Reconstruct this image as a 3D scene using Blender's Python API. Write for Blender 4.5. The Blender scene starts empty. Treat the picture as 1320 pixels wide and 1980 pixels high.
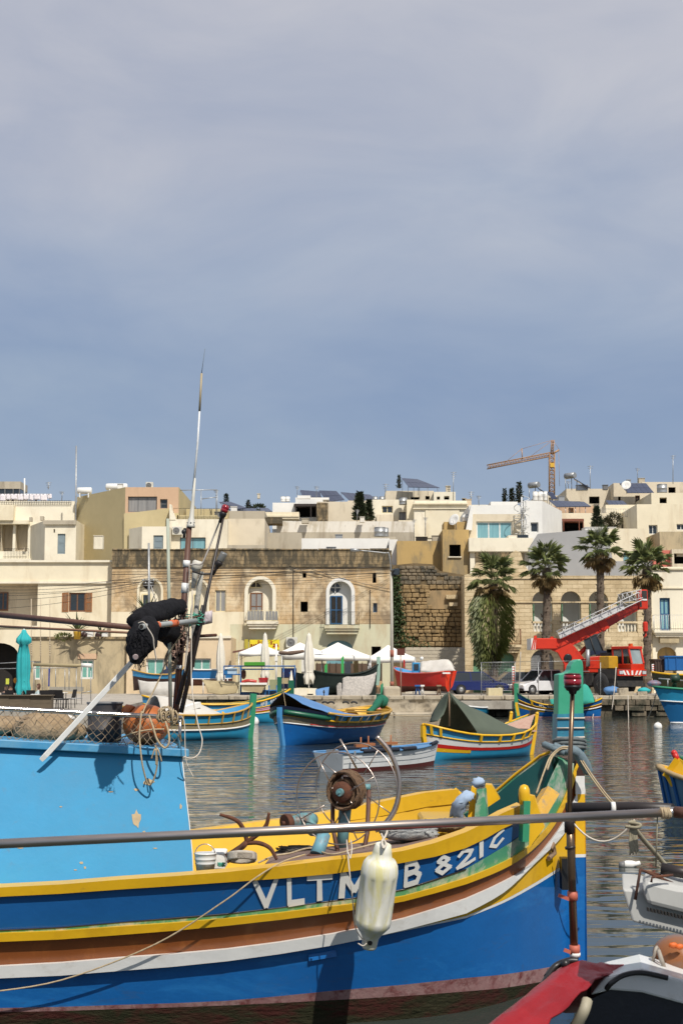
import bpy,math,random
from mathutils import Vector,Matrix,Euler
R=random.Random(7)
V=Vector
# ------------------------------------------------------------------ camera, world, sun, exposure
EYE,FPX=2.4,2805.0
PITCH=math.atan(320/FPX)
CP,SP=math.cos(PITCH),math.sin(PITCH)
sc=bpy.context.scene
cam_d=bpy.data.cameras.new('camera');cam=bpy.data.objects.new('camera',cam_d)
sc.collection.objects.link(cam);sc.camera=cam
cam.location=(0,0,EYE);cam.rotation_euler=(math.radians(90)+PITCH,0,0)
cam_d.sensor_fit='VERTICAL';cam_d.sensor_height=36;cam_d.lens=36*FPX/1980
cam_d.clip_start=.1;cam_d.clip_end=6000
cam_d.dof.use_dof=True;cam_d.dof.focus_distance=16;cam_d.dof.aperture_fstop=11
SUN_EL,SUN_AZ=50,25
sx,sy=math.sin(math.radians(SUN_AZ)),-math.cos(math.radians(SUN_AZ))
ce,se=math.cos(math.radians(SUN_EL)),math.sin(math.radians(SUN_EL))
to_sun=V((sx*ce,sy*ce,se))
sun_d=bpy.data.lights.new('sun','SUN');sun=bpy.data.objects.new('sun',sun_d);sc.collection.objects.link(sun)
sun_d.energy=4.5;sun_d.angle=math.radians(.55);sun_d.color=(1,.94,.85)
sun.rotation_euler=to_sun.to_track_quat('Z','Y').to_euler();sun.location=(20,-20,40)
w=bpy.data.worlds.new('World');sc.world=w;w.use_nodes=True
nt=w.node_tree;nt.nodes.clear()
def N(nt,t,**k):
 n=nt.nodes.new(t)
 for a,b in k.items():
  if a.startswith('i_'):n.inputs[int(a[2:])if a[2:].isdigit()else a[2:].replace('_',' ')].default_value=b
  else:setattr(n,a,b)
 return n
def ramp(nt,stops,interp='LINEAR'):
 r=nt.nodes.new('ShaderNodeValToRGB');e=r.color_ramp.elements;r.color_ramp.interpolation=interp
 while len(e)<len(stops):e.new(.5)
 for i,(p,c)in enumerate(stops):
  e[i].position=p;e[i].color=(*(c if hasattr(c,'__len__')else(c,c,c)),1)
 return r
def mixc(nt,fac,a,b,mode='MIX'):
 m=nt.nodes.new('ShaderNodeMix');m.data_type='RGBA';m.blend_type=mode
 for s,x in((m.inputs[0],fac),(m.inputs[6],a),(m.inputs[7],b)):
  if isinstance(x,bpy.types.NodeSocket):nt.links.new(x,s)
  elif hasattr(x,'__len__'):s.default_value=(*x[:3],1)
  else:s.default_value=x if s==m.inputs[0]else(x,x,x,1)
 return m.outputs[2]
L=nt.links.new
sky=N(nt,'ShaderNodeTexSky',sky_type='NISHITA',sun_disc=False)
sky.sun_elevation=math.radians(SUN_EL);sky.sun_rotation=math.atan2(to_sun.x,to_sun.y)
sky.air_density=1.0;sky.dust_density=1.5
tc=N(nt,'ShaderNodeTexCoord');sep=N(nt,'ShaderNodeSeparateXYZ');L(tc.outputs['Generated'],sep.inputs[0])
mp=N(nt,'ShaderNodeMapping');mp.inputs['Scale'].default_value=(1.5,1.5,3.6);mp.inputs['Location'].default_value=(3.1,.4,1.7);L(tc.outputs['Generated'],mp.inputs[0])
n1=N(nt,'ShaderNodeTexNoise',i_Scale=1.5,i_Detail=5.0,i_Roughness=.5,i_Distortion=.3);L(mp.outputs[0],n1.inputs[0])
add=N(nt,'ShaderNodeMath',operation='MULTIPLY_ADD');L(n1.outputs[0],add.inputs[0]);add.inputs[1].default_value=.26;L(sep.outputs[2],add.inputs[2])
cr=ramp(nt,[(.20,(.345,.43,.555)),(.28,(.31,.395,.535)),(.325,(.28,.365,.52)),(.38,(.335,.41,.55)),(.44,(.42,.47,.58)),(.50,(.47,.50,.59)),(.58,(.495,.515,.595)),(1,(.51,.52,.58))])
L(add.outputs[0],cr.inputs[0])
n2=N(nt,'ShaderNodeTexNoise',i_Scale=3.2,i_Detail=6.0,i_Roughness=.55,i_Distortion=.5);L(mp.outputs[0],n2.inputs[0])
cr2=ramp(nt,[(.3,(.88,.91,.96)),(.7,(1.12,1.09,1.04))]);L(n2.outputs[0],cr2.inputs[0])
cl=mixc(nt,1.0,cr.outputs[0],cr2.outputs[0],'MULTIPLY')
SKY_STRENGTH=.1
scl=mixc(nt,1.0,cl,(1/SKY_STRENGTH,)*3,'MULTIPLY')
cov=ramp(nt,[(.3,.88),(.7,1)]);L(n2.outputs[0],cov.inputs[0])
mx=mixc(nt,cov.outputs[0],sky.outputs[0],scl)
bg=N(nt,'ShaderNodeBackground');bg.inputs[1].default_value=SKY_STRENGTH;L(mx,bg.inputs[0])
wo=N(nt,'ShaderNodeOutputWorld');L(bg.outputs[0],wo.inputs[0])
sc.view_settings.view_transform='Standard';sc.view_settings.look='None';sc.view_settings.exposure=0;sc.view_settings.gamma=1
sc.view_settings.use_curve_mapping=False
sc.cycles.max_bounces=6;sc.cycles.caustics_reflective=False;sc.cycles.caustics_refractive=False
sc.cycles.use_denoising=True
# ------------------------------------------------------------------ photograph to place
def P(px,py,Y):
 u,v=px-660,990-py
 s=Y/(FPX*CP-v*SP)
 return V((u*s,Y,EYE+(FPX*SP+v*CP)*s))
def G(px,py,z=0):
 u,v=px-660,990-py
 s=(z-EYE)/(FPX*SP+v*CP)
 return V((u*s,(FPX*CP-v*SP)*s,z))
def cat(pts):
 pts=sorted(pts)
 def f(x):
  if x<=pts[0][0]:return pts[0][1]
  if x>=pts[-1][0]:return pts[-1][1]
  for i in range(len(pts)-1):
   if x<=pts[i+1][0]:break
  x0,y0=pts[i];x1,y1=pts[i+1]
  m=lambda j:(pts[min(j+1,len(pts)-1)][1]-pts[max(j-1,0)][1])/(pts[min(j+1,len(pts)-1)][0]-pts[max(j-1,0)][0])
  h=x1-x0;t=(x-x0)/h
  return(2*t**3-3*t*t+1)*y0+(t**3-2*t*t+t)*h*m(i)+(-2*t**3+3*t*t)*y1+(t**3-t*t)*h*m(i+1)
 return f
def smooth(pts,n=6):
 pts=[V(p)for p in pts];out=[]
 for i in range(len(pts)-1):
  p0,p1,p2,p3=pts[max(i-1,0)],pts[i],pts[i+1],pts[min(i+2,len(pts)-1)]
  for k in range(n):
   t=k/n
   out.append(.5*((2*p1)+(p2-p0)*t+(2*p0-5*p1+4*p2-p3)*t*t+(3*p1-p0-3*p2+p3)*t**3))
 return out+[pts[-1]]
def sag(a,b,d,n=10):
 a,b=V(a),V(b)
 return[a.lerp(b,i/n)-V((0,0,4*d*(i/n)*(1-i/n)))for i in range(n+1)]
# ------------------------------------------------------------------ mesh builder
class MB:
 def __init__(s,T=None):s.v=[];s.f=[];s.mi=[];s.sm=[];s.T=T
 def add(s,vs,fs,m=0,smooth=False):
  o=len(s.v)
  s.v+=[(s.T@V(v))if s.T else V(v)for v in vs]
  s.f+=[[o+i for i in f]for f in fs];s.mi+=[m]*len(fs);s.sm+=[smooth]*len(fs)
  return s
 def hexa(s,p,m=0):
  return s.add(p,[(3,2,1,0),(4,5,6,7),(0,1,5,4),(1,2,6,5),(2,3,7,6),(3,0,4,7)],m)
 def bb(s,a,b,m=0,bev=0):
  x0,y0,z0=[min(a[i],b[i])for i in range(3)];x1,y1,z1=[max(a[i],b[i])for i in range(3)]
  if bev:
   e=bev;c=[]
   for z,d in((z0,e),(z0+e,0),(z1-e,0),(z1,e)):
    for(x,y)in((x0+d+e,y0+d),(x1-d-e,y0+d),(x1-d,y0+d+e),(x1-d,y1-d-e),(x1-d-e,y1-d),(x0+d+e,y1-d),(x0+d,y1-d-e),(x0+d,y0+d+e)):c.append((x,y,z))
   f=[tuple(range(7,-1,-1)),tuple(range(24,32))]
   for k in range(3):
    for i in range(8):f.append((k*8+i,k*8+(i+1)%8,k*8+8+(i+1)%8,k*8+8+i))
   return s.add(c,f,m)
  return s.hexa([(x0,y0,z0),(x1,y0,z0),(x1,y1,z0),(x0,y1,z0),(x0,y0,z1),(x1,y0,z1),(x1,y1,z1),(x0,y1,z1)],m)
 def box(s,c,size,rot=(0,0,0),m=0):
  E=Euler(rot).to_matrix();c=V(c);a,b,d=[q/2 for q in size]
  return s.hexa([c+E@V(q)for q in((-a,-b,-d),(a,-b,-d),(a,b,-d),(-a,b,-d),(-a,-b,d),(a,-b,d),(a,b,d),(-a,b,d))],m)
 def tube(s,pts,r,n=8,m=0,closed=False,cap=True):
  pts=[V(p)for p in pts];k=len(pts)
  if not hasattr(r,'__len__'):r=[r]*k
  vs=[];up=None
  for i,p in enumerate(pts):
   d=(pts[(i+1)%k]-pts[i-1])if closed else(pts[min(i+1,k-1)]-pts[max(i-1,0)])
   if d.length<1e-9:d=V((0,0,1))
   d.normalize()
   if up is None:up=d.orthogonal().normalized()
   up=(up-d*up.dot(d));up=up.normalized()if up.length>1e-6 else d.orthogonal().normalized()
   q=d.cross(up)
   vs+=[p+(up*math.cos(2*math.pi*j/n)+q*math.sin(2*math.pi*j/n))*r[i]for j in range(n)]
  fs=[]
  for i in range(k if closed else k-1):
   a,b=i*n,((i+1)%k)*n
   fs+=[(a+j,a+(j+1)%n,b+(j+1)%n,b+j)for j in range(n)]
  s.add(vs,fs,m,True)
  if cap and not closed:
   o=len(s.v)-len(vs)
   s.f+=[[o+j for j in range(n-1,-1,-1)],[o+(k-1)*n+j for j in range(n)]];s.mi+=[m,m];s.sm+=[False,False]
  return s
 def beam(s,pts,wd,ht,m=0,side=None):
  pts=[V(p)for p in pts];k=len(pts);vs=[]
  for i,p in enumerate(pts):
   d=(pts[min(i+1,k-1)]-pts[max(i-1,0)]).normalized()
   sd=V(side).normalized()if side else d.cross(V((0,0,1))).normalized()
   u=sd.cross(d).normalized()
   vs+=[p-sd*wd/2-u*ht/2,p+sd*wd/2-u*ht/2,p+sd*wd/2+u*ht/2,p-sd*wd/2+u*ht/2]
  fs=[(3,2,1,0),tuple((k-1)*4+j for j in range(4))]
  for i in range(k-1):fs+=[(i*4+j,i*4+(j+1)%4,i*4+4+(j+1)%4,i*4+4+j)for j in range(4)]
  return s.add(vs,fs,m)
 def lathe(s,prof,c=(0,0,0),n=16,m=0,axis=None,smooth=True,flute=None):
  c=V(c);Q=V(axis).normalized().to_track_quat('Z','Y').to_matrix()if axis else Matrix.Identity(3)
  vs=[]
  for r,z in prof:
   for j in range(n):
    rr=r*(flute(j,z)if flute else 1);a=2*math.pi*j/n
    vs.append(c+Q@V((rr*math.cos(a),rr*math.sin(a),z)))
  fs=[]
  for i in range(len(prof)-1):fs+=[(i*n+j,i*n+(j+1)%n,(i+1)*n+(j+1)%n,(i+1)*n+j)for j in range(n)]
  s.add(vs,fs,m,smooth)
  o=len(s.v)-len(vs)
  s.f+=[[o+j for j in range(n-1,-1,-1)],[o+(len(prof)-1)*n+j for j in range(n)]];s.mi+=[m,m];s.sm+=[False,False]
  return s
 def sphere(s,c,r,n=12,k=8,m=0,rot=None,jit=0):
  c=V(c);r=V(r)if hasattr(r,'__len__')else V((r,r,r));E=Euler(rot).to_matrix()if rot else Matrix.Identity(3)
  vs=[];fs=[]
  for i in range(k+1):
   t=math.pi*i/k
   for j in range(n):
    a=2*math.pi*j/n;q=1+(R.uniform(-jit,jit)if jit else 0)
    vs.append(c+E@V((r.x*q*math.sin(t)*math.cos(a),r.y*q*math.sin(t)*math.sin(a),-r.z*q*math.cos(t))))
  for i in range(k):fs+=[(i*n+j,i*n+(j+1)%n,(i+1)*n+(j+1)%n,(i+1)*n+j)for j in range(n)]
  return s.add(vs,fs,m,True)
 def prism(s,poly,ext,m=0):
  poly=[V(p)for p in poly];n=len(poly);ext=V(ext)
  return s.add(poly+[p+ext for p in poly],[tuple(range(n-1,-1,-1)),tuple(range(n,2*n))]+[(i,(i+1)%n,n+(i+1)%n,n+i)for i in range(n)],m)
 def grid(s,rows,m=0,smooth=True,thick=0,wrap=False):
  a,b=len(rows),len(rows[0]);vs=[V(p)for r in rows for p in r]
  fs=[(i*b+j,i*b+(j+1)%b,(i+1)*b+(j+1)%b,(i+1)*b+j)for i in range(a-1)for j in range(b if wrap else b-1)]
  s.add(vs,fs,m,smooth)
  return s
 def leaf(s,p,d,u,ln,wd,m=0):
  p=V(p);d=V(d).normalized();q=d.cross(V(u))
  q=q.normalized()if q.length>1e-4 else d.orthogonal().normalized()
  return s.add([p,p+d*ln*.45+q*wd/2,p+d*ln,p+d*ln*.45-q*wd/2],[(0,1,2,3)],m)
 def mesh(s,name,mats,org=(0,0,0)):
  me=bpy.data.meshes.new(name);org=V(org)
  me.from_pydata([v-org for v in s.v],[],s.f)
  for m in(mats if isinstance(mats,(list,tuple))else[mats]):me.materials.append(m)
  me.polygons.foreach_set('material_index',s.mi);me.polygons.foreach_set('use_smooth',s.sm);me.update()
  return me
 def obj(s,name,mats,parent=None,loc=None,label=None,solid=0,bevel=0,kind=None):
  org=parent['org']if parent else(loc or(0,0,0));org=V(org)
  o=bpy.data.objects.new(name,s.mesh(name,mats,org));sc.collection.objects.link(o)
  o['org']=tuple(org)
  if parent:o.parent=parent
  else:o.location=org
  if label:o['label']=label
  if kind:o['kind']=kind
  if solid:md=o.modifiers.new('solid','SOLIDIFY');md.thickness=solid;md.offset=0
  if bevel:md=o.modifiers.new('bevel','BEVEL');md.width=bevel;md.segments=2;md.limit_method='ANGLE'
  return o
def thing(name,label,catg,loc,group=None):
 o=bpy.data.objects.new(name,None);sc.collection.objects.link(o);o.location=V(loc);o['org']=tuple(V(loc))
 o.empty_display_size=.3;o['label']=label;o['category']=catg
 if group:o['group']=group
 return o
def tag(o,label,catg,group=None):
 o['label']=label;o['category']=catg
 if group:o['group']=group
 return o
def struct(o):o['kind']='structure';return o
def dup(o,loc=None,rz=None,scale=None,label=None,parent=None):
 c=o.copy();sc.collection.objects.link(c);c.parent=parent
 if loc is not None:c.location=V(loc)
 if rz is not None:c.rotation_euler=(0,0,rz)
 if scale is not None:c.scale=(scale,)*3 if not hasattr(scale,'__len__')else scale
 if label:c['label']=label
 for ch in o.children:dup(ch,parent=c)
 return c
def link(name,me,loc,rot,scale,parent):
 o=bpy.data.objects.new(name,me);sc.collection.objects.link(o);o.parent=parent
 o.location=V(loc)-V(parent['org']);o.rotation_euler=rot;o.scale=scale if hasattr(scale,'__len__')else(scale,)*3
 return o
# ------------------------------------------------------------------ materials
MATS={}
def mat(name,col,col2=None,rough=.55,sc_=3.0,bump=0,bsc=None,metal=0,stain=None,ssc=1.2,samt=.5,stretch=(1,1,1),spec=.5,coat=0,world=False,brick=None,mortar=None,stain2=None,ssc2=6,samt2=.55,sstretch=None,trans=0,bdist=.02):
 if name in MATS:return MATS[name]
 m=bpy.data.materials.new(name);m.use_nodes=True;t=m.node_tree;b=t.nodes['Principled BSDF'];L=t.links.new
 col2=col2 or tuple(c*.82 for c in col)
 src=N(t,'ShaderNodeNewGeometry').outputs['Position']if world else N(t,'ShaderNodeTexCoord').outputs['Object']
 mp=N(t,'ShaderNodeMapping');mp.inputs['Scale'].default_value=stretch;L(src,mp.inputs[0])
 n=N(t,'ShaderNodeTexNoise',i_Scale=sc_,i_Detail=6.0,i_Roughness=.6);L(mp.outputs[0],n.inputs[0])
 r=ramp(t,[(.32,0),(.68,1)]);L(n.outputs[0],r.inputs[0])
 c=mixc(t,r.outputs[0],col,col2)
 bh=None
 if brick:
  sp=N(t,'ShaderNodeSeparateXYZ');L(src,sp.inputs[0]);ad=N(t,'ShaderNodeMath',operation='ADD');L(sp.outputs[0],ad.inputs[0]);L(sp.outputs[1],ad.inputs[1])
  cb=N(t,'ShaderNodeCombineXYZ');L(ad.outputs[0],cb.inputs[0]);L(sp.outputs[2],cb.inputs[1])
  wv=mixc(t,.012,cb.outputs[0],n.outputs[1],'ADD')
  bk=N(t,'ShaderNodeTexBrick');L(wv,bk.inputs[0])
  bk.inputs['Scale'].default_value=1;bk.inputs['Brick Width'].default_value=brick[0];bk.inputs['Row Height'].default_value=brick[1]
  bk.inputs['Mortar Size'].default_value=brick[2]if len(brick)>2 else .012;bk.inputs['Mortar Smooth'].default_value=.3;bk.inputs['Bias'].default_value=0
  bk.inputs['Color1'].default_value=(1,1,1,1);bk.inputs['Color2'].default_value=(.82,.8,.76,1);bk.inputs['Mortar'].default_value=(*(mortar or(.62,.58,.52)),1)
  c=mixc(t,1.0,c,bk.outputs[0],'MULTIPLY');bh=bk.outputs[1]
 for st,ss,sa in((stain,ssc,samt),(stain2,ssc2,samt2)):
  if st:
   m2=N(t,'ShaderNodeMapping');m2.inputs['Scale'].default_value=sstretch or stretch;m2.inputs['Location'].default_value=(3.3+ss,1.7,.9);L(src,m2.inputs[0])
   q=N(t,'ShaderNodeTexNoise',i_Scale=ss,i_Detail=8.0,i_Roughness=.68,i_Distortion=.4);L(m2.outputs[0],q.inputs[0])
   rr=ramp(t,[(1-sa-.06,0),(1-sa+.10,1)]);L(q.outputs[0],rr.inputs[0])
   c=mixc(t,rr.outputs[0],c,st)
 L(c,b.inputs['Base Color'])
 b.inputs['Roughness'].default_value=rough;b.inputs['Metallic'].default_value=metal
 b.inputs['Specular IOR Level'].default_value=spec;b.inputs['Coat Weight'].default_value=coat;b.inputs['Coat Roughness'].default_value=.08
 if trans:b.inputs['Transmission Weight'].default_value=trans
 if bump or bh:
  bp=N(t,'ShaderNodeBump');bp.inputs['Strength'].default_value=1
  bp.inputs['Distance'].default_value=bump or .01
  nb=N(t,'ShaderNodeTexNoise',i_Scale=bsc or sc_*4,i_Detail=5.0,i_Roughness=.65);L(mp.outputs[0],nb.inputs[0])
  h=nb.outputs[0]
  if bh:
   mm=N(t,'ShaderNodeMath',operation='MULTIPLY_ADD');L(bh,mm.inputs[0]);mm.inputs[1].default_value=-.8;L(h,mm.inputs[2]);h=mm.outputs[0]
  L(h,bp.inputs['Height']);L(bp.outputs[0],b.inputs['Normal'])
 MATS[name]=m
 return m
def paint(name,col,rough=.32,**k):
 k.setdefault('sc_',2.5);k.setdefault('col2',tuple(c*.88 for c in col));k.setdefault('bump',.002);k.setdefault('bsc',9)
 if 'stain2' not in k:k.update(stain2=tuple(c*.55+.03 for c in col),ssc2=11,samt2=.315)
 return mat(name,col,rough=rough,**k)
c_blue=paint('blue_paint',(.010,.125,.40),rough=.12,stain=(.018,.165,.46),ssc=2.2,samt=.42,stain2=(.03,.10,.26),ssc2=7,samt2=.36,sstretch=(.6,.6,2),bump=.007,bsc=2.5)
c_blue2=paint('strake_blue_paint',(.012,.105,.32),rough=.13,bump=.006,bsc=3)
c_yel=paint('yellow_paint',(.78,.45,.015),rough=.3,stain=(.62,.34,.012),ssc=4,samt=.40)
c_grn=paint('green_paint',(.035,.26,.135),rough=.4,stain=(.36,.45,.36),ssc=7,samt=.33)
c_grn2=paint('worn_green_paint',(.07,.30,.17),rough=.5,stain=(.45,.47,.40),ssc=6,samt=.46,stain2=(.12,.10,.07),ssc2=13,samt2=.27)
c_brn=paint('brown_paint',(.21,.062,.014),rough=.35,stain=(.27,.09,.02),ssc=5,samt=.4)
c_wht=paint('white_paint',(.78,.78,.76),rough=.35,stain=(.6,.58,.54),ssc=5,samt=.36)
c_cabin=paint('cabin_blue_paint',(.012,.255,.49),rough=.6,stain=(.022,.225,.42),ssc=1.6,samt=.47,stain2=(.05,.20,.34),ssc2=9,samt2=.33)
c_boot=mat('weathered_pink_antifouling',(.30,.19,.18),(.22,.10,.10),rough=.7,sc_=6,stain=(.13,.03,.03),ssc=9,samt=.45,bump=.006)
c_weed=mat('green_weed',(.014,.017,.006),(.032,.028,.014),rough=.9,sc_=5,stretch=(1,1,3),stain=(.045,.012,.009),ssc=3,samt=.5,bump=.02,bsc=14,spec=.2)
c_yin=mat('matt_yellow_paint',(.70,.41,.018),(.62,.35,.016),rough=.75,sc_=3)
c_dkgrn=paint('dark_green_paint',(.012,.11,.06),rough=.35)
c_turq=paint('turquoise_paint',(.03,.32,.55),rough=.35,stain=(.05,.28,.45),ssc=3,samt=.4)
c_red=paint('red_paint',(.55,.02,.015),rough=.4)
c_pink=paint('pale_pink_paint',(.62,.52,.62),rough=.45)
c_ltblu=paint('light_blue_paint',(.05,.30,.58),rough=.4,stain=(.10,.33,.50),ssc=4,samt=.4)
c_olive=mat('weathered_brown_strake',(.22,.19,.13),(.14,.12,.09),rough=.6,sc_=7,stretch=(3,1,1))
c_white2=paint('gloss_white_gel',(.74,.75,.74),rough=.25,stain=(.55,.53,.48),ssc=6,samt=.34)
wood=mat('bare_wood',(.30,.20,.12),(.20,.13,.085),rough=.7,sc_=5,stretch=(1,9,9),bump=.004)
wood_pink=mat('pale_worn_wood',(.56,.40,.30),(.44,.24,.18),rough=.7,sc_=4,stretch=(1,7,7),bump=.004)
wood_gold=paint('varnished_trim',(.52,.31,.06),rough=.4)
steel=mat('stainless_steel',(.62,.53,.46),(.50,.42,.36),rough=.33,metal=1,sc_=8,stretch=(1,1,12))
steel2=mat('polished_steel',(.62,.58,.53),(.5,.45,.4),rough=.2,metal=1,sc_=8)
galv=mat('galvanised_metal',(.42,.43,.43),(.32,.33,.33),rough=.45,metal=.6,sc_=6)
rust=mat('rust',(.08,.03,.017),(.13,.046,.02),rough=.85,sc_=14,bump=.004,stain=(.05,.02,.014),ssc=8,samt=.45)
rustpole=mat('rusty_brown_pole',(.085,.035,.024),(.12,.055,.035),rough=.55,sc_=5,stretch=(4,4,.8),bump=.002)
teal_rust=mat('chipped_teal_paint',(.10,.24,.27),(.14,.30,.32),rough=.5,sc_=6,stain=(.15,.055,.025),ssc=7,samt=.45)
blackp=mat('black_plastic',(.012,.012,.013),rough=.4)
black_pole=mat('black_pole',(.018,.016,.016),(.03,.02,.018),rough=.45,sc_=4)
blacknet=mat('black_netting',(.006,.006,.0075),(.016,.016,.019),rough=.9,sc_=20,bump=.012,bsc=30,spec=.15)
rope=mat('natural_rope',(.46,.37,.24),(.33,.25,.15),rough=.9,sc_=30,bump=.004,bsc=60)
rope_gray=mat('grey_rope',(.10,.12,.125),(.16,.18,.18),rough=.9,sc_=20,bump=.006,bsc=50)
rope_or=mat('orange_twine',(.62,.14,.05),rough=.9,sc_=20)
rope_grn=mat('green_twine',(.10,.40,.30),rough=.9,sc_=20)
rope_wht=mat('white_line',(.6,.55,.48),(.5,.44,.36),rough=.85,sc_=30)
netc=mat('brown_fishing_net',(.26,.18,.10),(.36,.27,.17),rough=.95,sc_=12,bump=.02,bsc=20)
netwire=mat('net_twine',(.33,.25,.17),(.2,.15,.1),rough=.9)
orange=mat('orange_float',(.50,.155,.03),(.42,.10,.02),rough=.45,sc_=3,stain=(.30,.09,.03),ssc=4,samt=.42)
dkmetal=mat('dark_stained_metal',(.045,.045,.05),(.07,.062,.06),rough=.5,sc_=3,stretch=(3,3,.6),stain=(.15,.06,.03),ssc=2.5,samt=.36)
plastic_w=mat('dirty_white_plastic',(.62,.61,.55),(.55,.53,.46),rough=.5,sc_=5,stain=(.40,.37,.30),ssc=9,samt=.34)
fender_m=mat('fender_vinyl',(.74,.73,.66),(.70,.69,.60),rough=.4,sc_=5,stain=(.66,.62,.32),ssc=4.5,samt=.49,stretch=(2.5,2.5,.6),stain2=(.52,.50,.42),ssc2=9,samt2=.36)
redlens=mat('red_lamp_lens',(.28,.004,.012),(.2,.003,.01),rough=.12,coat=1)
smoke_lens=mat('smoked_grey_lens',(.17,.17,.16),rough=.15,coat=.6)
redtarp=mat('red_tarpaulin',(.30,.009,.014),(.20,.006,.011),rough=.38,sc_=3,bump=.015,bsc=5,stain=(.22,.006,.01),ssc=2.2,samt=.42)
tarp_blue=mat('blue_tarpaulin',(.10,.23,.45),(.075,.185,.39),rough=.65,sc_=1.5,bump=.02,bsc=2.5)
tarp_green=mat('grey_green_canvas',(.085,.105,.075),(.065,.082,.06),rough=.8,sc_=1.4,bump=.02,bsc=2.5)
tarp_white=mat('off_white_canvas',(.60,.57,.52),(.50,.47,.42),rough=.85,sc_=2,bump=.02,bsc=3)
tarp_tan=mat('tan_canvas',(.40,.33,.19),(.31,.25,.14),rough=.85,sc_=2,bump=.02,bsc=3)
tarp_sheet=mat('mottled_grey_sheet',(.52,.48,.43),(.30,.28,.26),rough=.9,sc_=9,bump=.01)
dknet=mat('dark_green_shade_net',(.008,.018,.016),(.014,.026,.022),rough=.9,sc_=4)
teal_cloth=mat('turquoise_cloth',(.03,.42,.44),(.025,.34,.36),rough=.8,sc_=3)
cream_cloth=mat('cream_umbrella_cloth',(.74,.70,.60),(.66,.62,.53),rough=.85,sc_=3)
white_cloth=mat('white_awning_cloth',(.82,.80,.74),(.76,.74,.68),rough=.8,sc_=2)
cloth_blu=mat('pale_blue_rag',(.36,.46,.60),(.26,.35,.48),rough=.9,sc_=6)
glass=mat('dark_window_glass',(.02,.028,.034),(.03,.036,.04),rough=.06,spec=.8,sc_=.6)
glass_b=mat('blue_curtained_glass',(.22,.42,.46),(.14,.30,.35),rough=.12,spec=.7,sc_=1.5,stretch=(5,5,.2))
curtain=mat('grey_curtain_behind_glass',(.33,.32,.30),(.20,.20,.20),rough=.25,spec=.6,sc_=2.0,stretch=(5,5,.2))
dark_in=mat('dark_interior',(.02,.017,.015),rough=.9)
rubber=mat('tyre_rubber',(.022,.022,.024),(.035,.034,.033),rough=.8,sc_=6)
skin=mat('skin',(.50,.30,.21),rough=.55)
# ------------------------------------------------------------------ setting: water, quay, terrain
QZ=1.27;QY=90.0
def water_mat():
 m=bpy.data.materials.new('harbour_water');m.use_nodes=True;t=m.node_tree;b=t.nodes['Principled BSDF'];L=t.links.new
 b.inputs['Base Color'].default_value=(.035,.044,.038,1);b.inputs['Roughness'].default_value=.045;b.inputs['IOR'].default_value=1.33
 g=N(t,'ShaderNodeNewGeometry')
 hs=[]
 for scl,(ax,ay),wt,off in((.55,(.8,1.5),1.0,0),(1.5,(.6,1.5),.62,5),(3.4,(.55,1.4),.16,9)):
  mp=N(t,'ShaderNodeMapping');mp.inputs['Scale'].default_value=(ax,ay,1);mp.inputs['Location'].default_value=(off,off*.7,0);mp.inputs['Rotation'].default_value=(0,0,.12)
  L(g.outputs['Position'],mp.inputs[0])
  n=N(t,'ShaderNodeTexNoise',i_Scale=scl,i_Detail=.6,i_Roughness=.4,i_Distortion=.9);L(mp.outputs[0],n.inputs[0])
  k=N(t,'ShaderNodeMath',operation='MULTIPLY');L(n.outputs[0],k.inputs[0]);k.inputs[1].default_value=wt;hs.append(k.outputs[0])
 a=N(t,'ShaderNodeMath',operation='ADD');L(hs[0],a.inputs[0]);L(hs[1],a.inputs[1])
 a2=N(t,'ShaderNodeMath',operation='ADD');L(a.outputs[0],a2.inputs[0]);L(hs[2],a2.inputs[1])
 sp=N(t,'ShaderNodeSeparateXYZ');L(g.outputs['Position'],sp.inputs[0])
 mr=N(t,'ShaderNodeMapRange');L(sp.outputs[1],mr.inputs[0])
 for i,v in zip((1,2,3,4),(12,26,.35,1)):mr.inputs[i].default_value=v
 bp=N(t,'ShaderNodeBump');L(a2.outputs[0],bp.inputs['Height']);L(mr.outputs[0],bp.inputs['Strength']);bp.inputs['Distance'].default_value=.045
 L(bp.outputs[0],b.inputs['Normal'])
 return m
mb=MB();mb.add([(-900,-60,0),(900,-60,0),(900,QY+3,0),(-900,QY+3,0)],[(0,1,2,3)])
struct(mb.obj('water',water_mat()))
m_quay=mat('quay_concrete',(.42,.38,.32),(.34,.31,.26),rough=.85,sc_=1.2,world=True,stain=(.25,.22,.18),ssc=.8,samt=.42,bump=.01)
m_cop=mat('coping_limestone',(.46,.40,.30),(.38,.32,.23),rough=.85,sc_=1.6,world=True,stain=(.14,.12,.09),ssc=1.6,samt=.42,bump=.03,bsc=5)
m_qwall=mat('weedy_quay_stone',(.20,.16,.11),(.11,.09,.06),rough=.9,sc_=1.3,world=True,stain=(.04,.04,.025),ssc=1.1,samt=.5,bump=.06,bsc=4)
m_earth=mat('dry_hill_earth',(.24,.20,.13),(.12,.13,.07),rough=.95,sc_=.05,world=True)
mb=MB();mb.bb((-500,QY+1.0,-1.5),(500,116,QZ))
struct(mb.obj('quay_pavement',m_quay))
mb=MB();rows=[]
for i in range(24):
 y=114+i*i*2.4
 rows.append([(x,y,min(1.1+max(0,y-116)*.062,12)+.6*math.sin(x*.03+i))for x in range(-1500,1501,60)])
mb.grid(rows);struct(mb.obj('hill_terrain',m_earth))
QF=66.0
def gz(Y):return .88+(min(Y,91)-QF)/25*.39
mb=MB();mb.grid([[(x,y,gz(y))for x in(-90,-50,-30,-20,-15,-10.8)]for y in(QF,74,82,91.2)],smooth=False)
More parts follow.
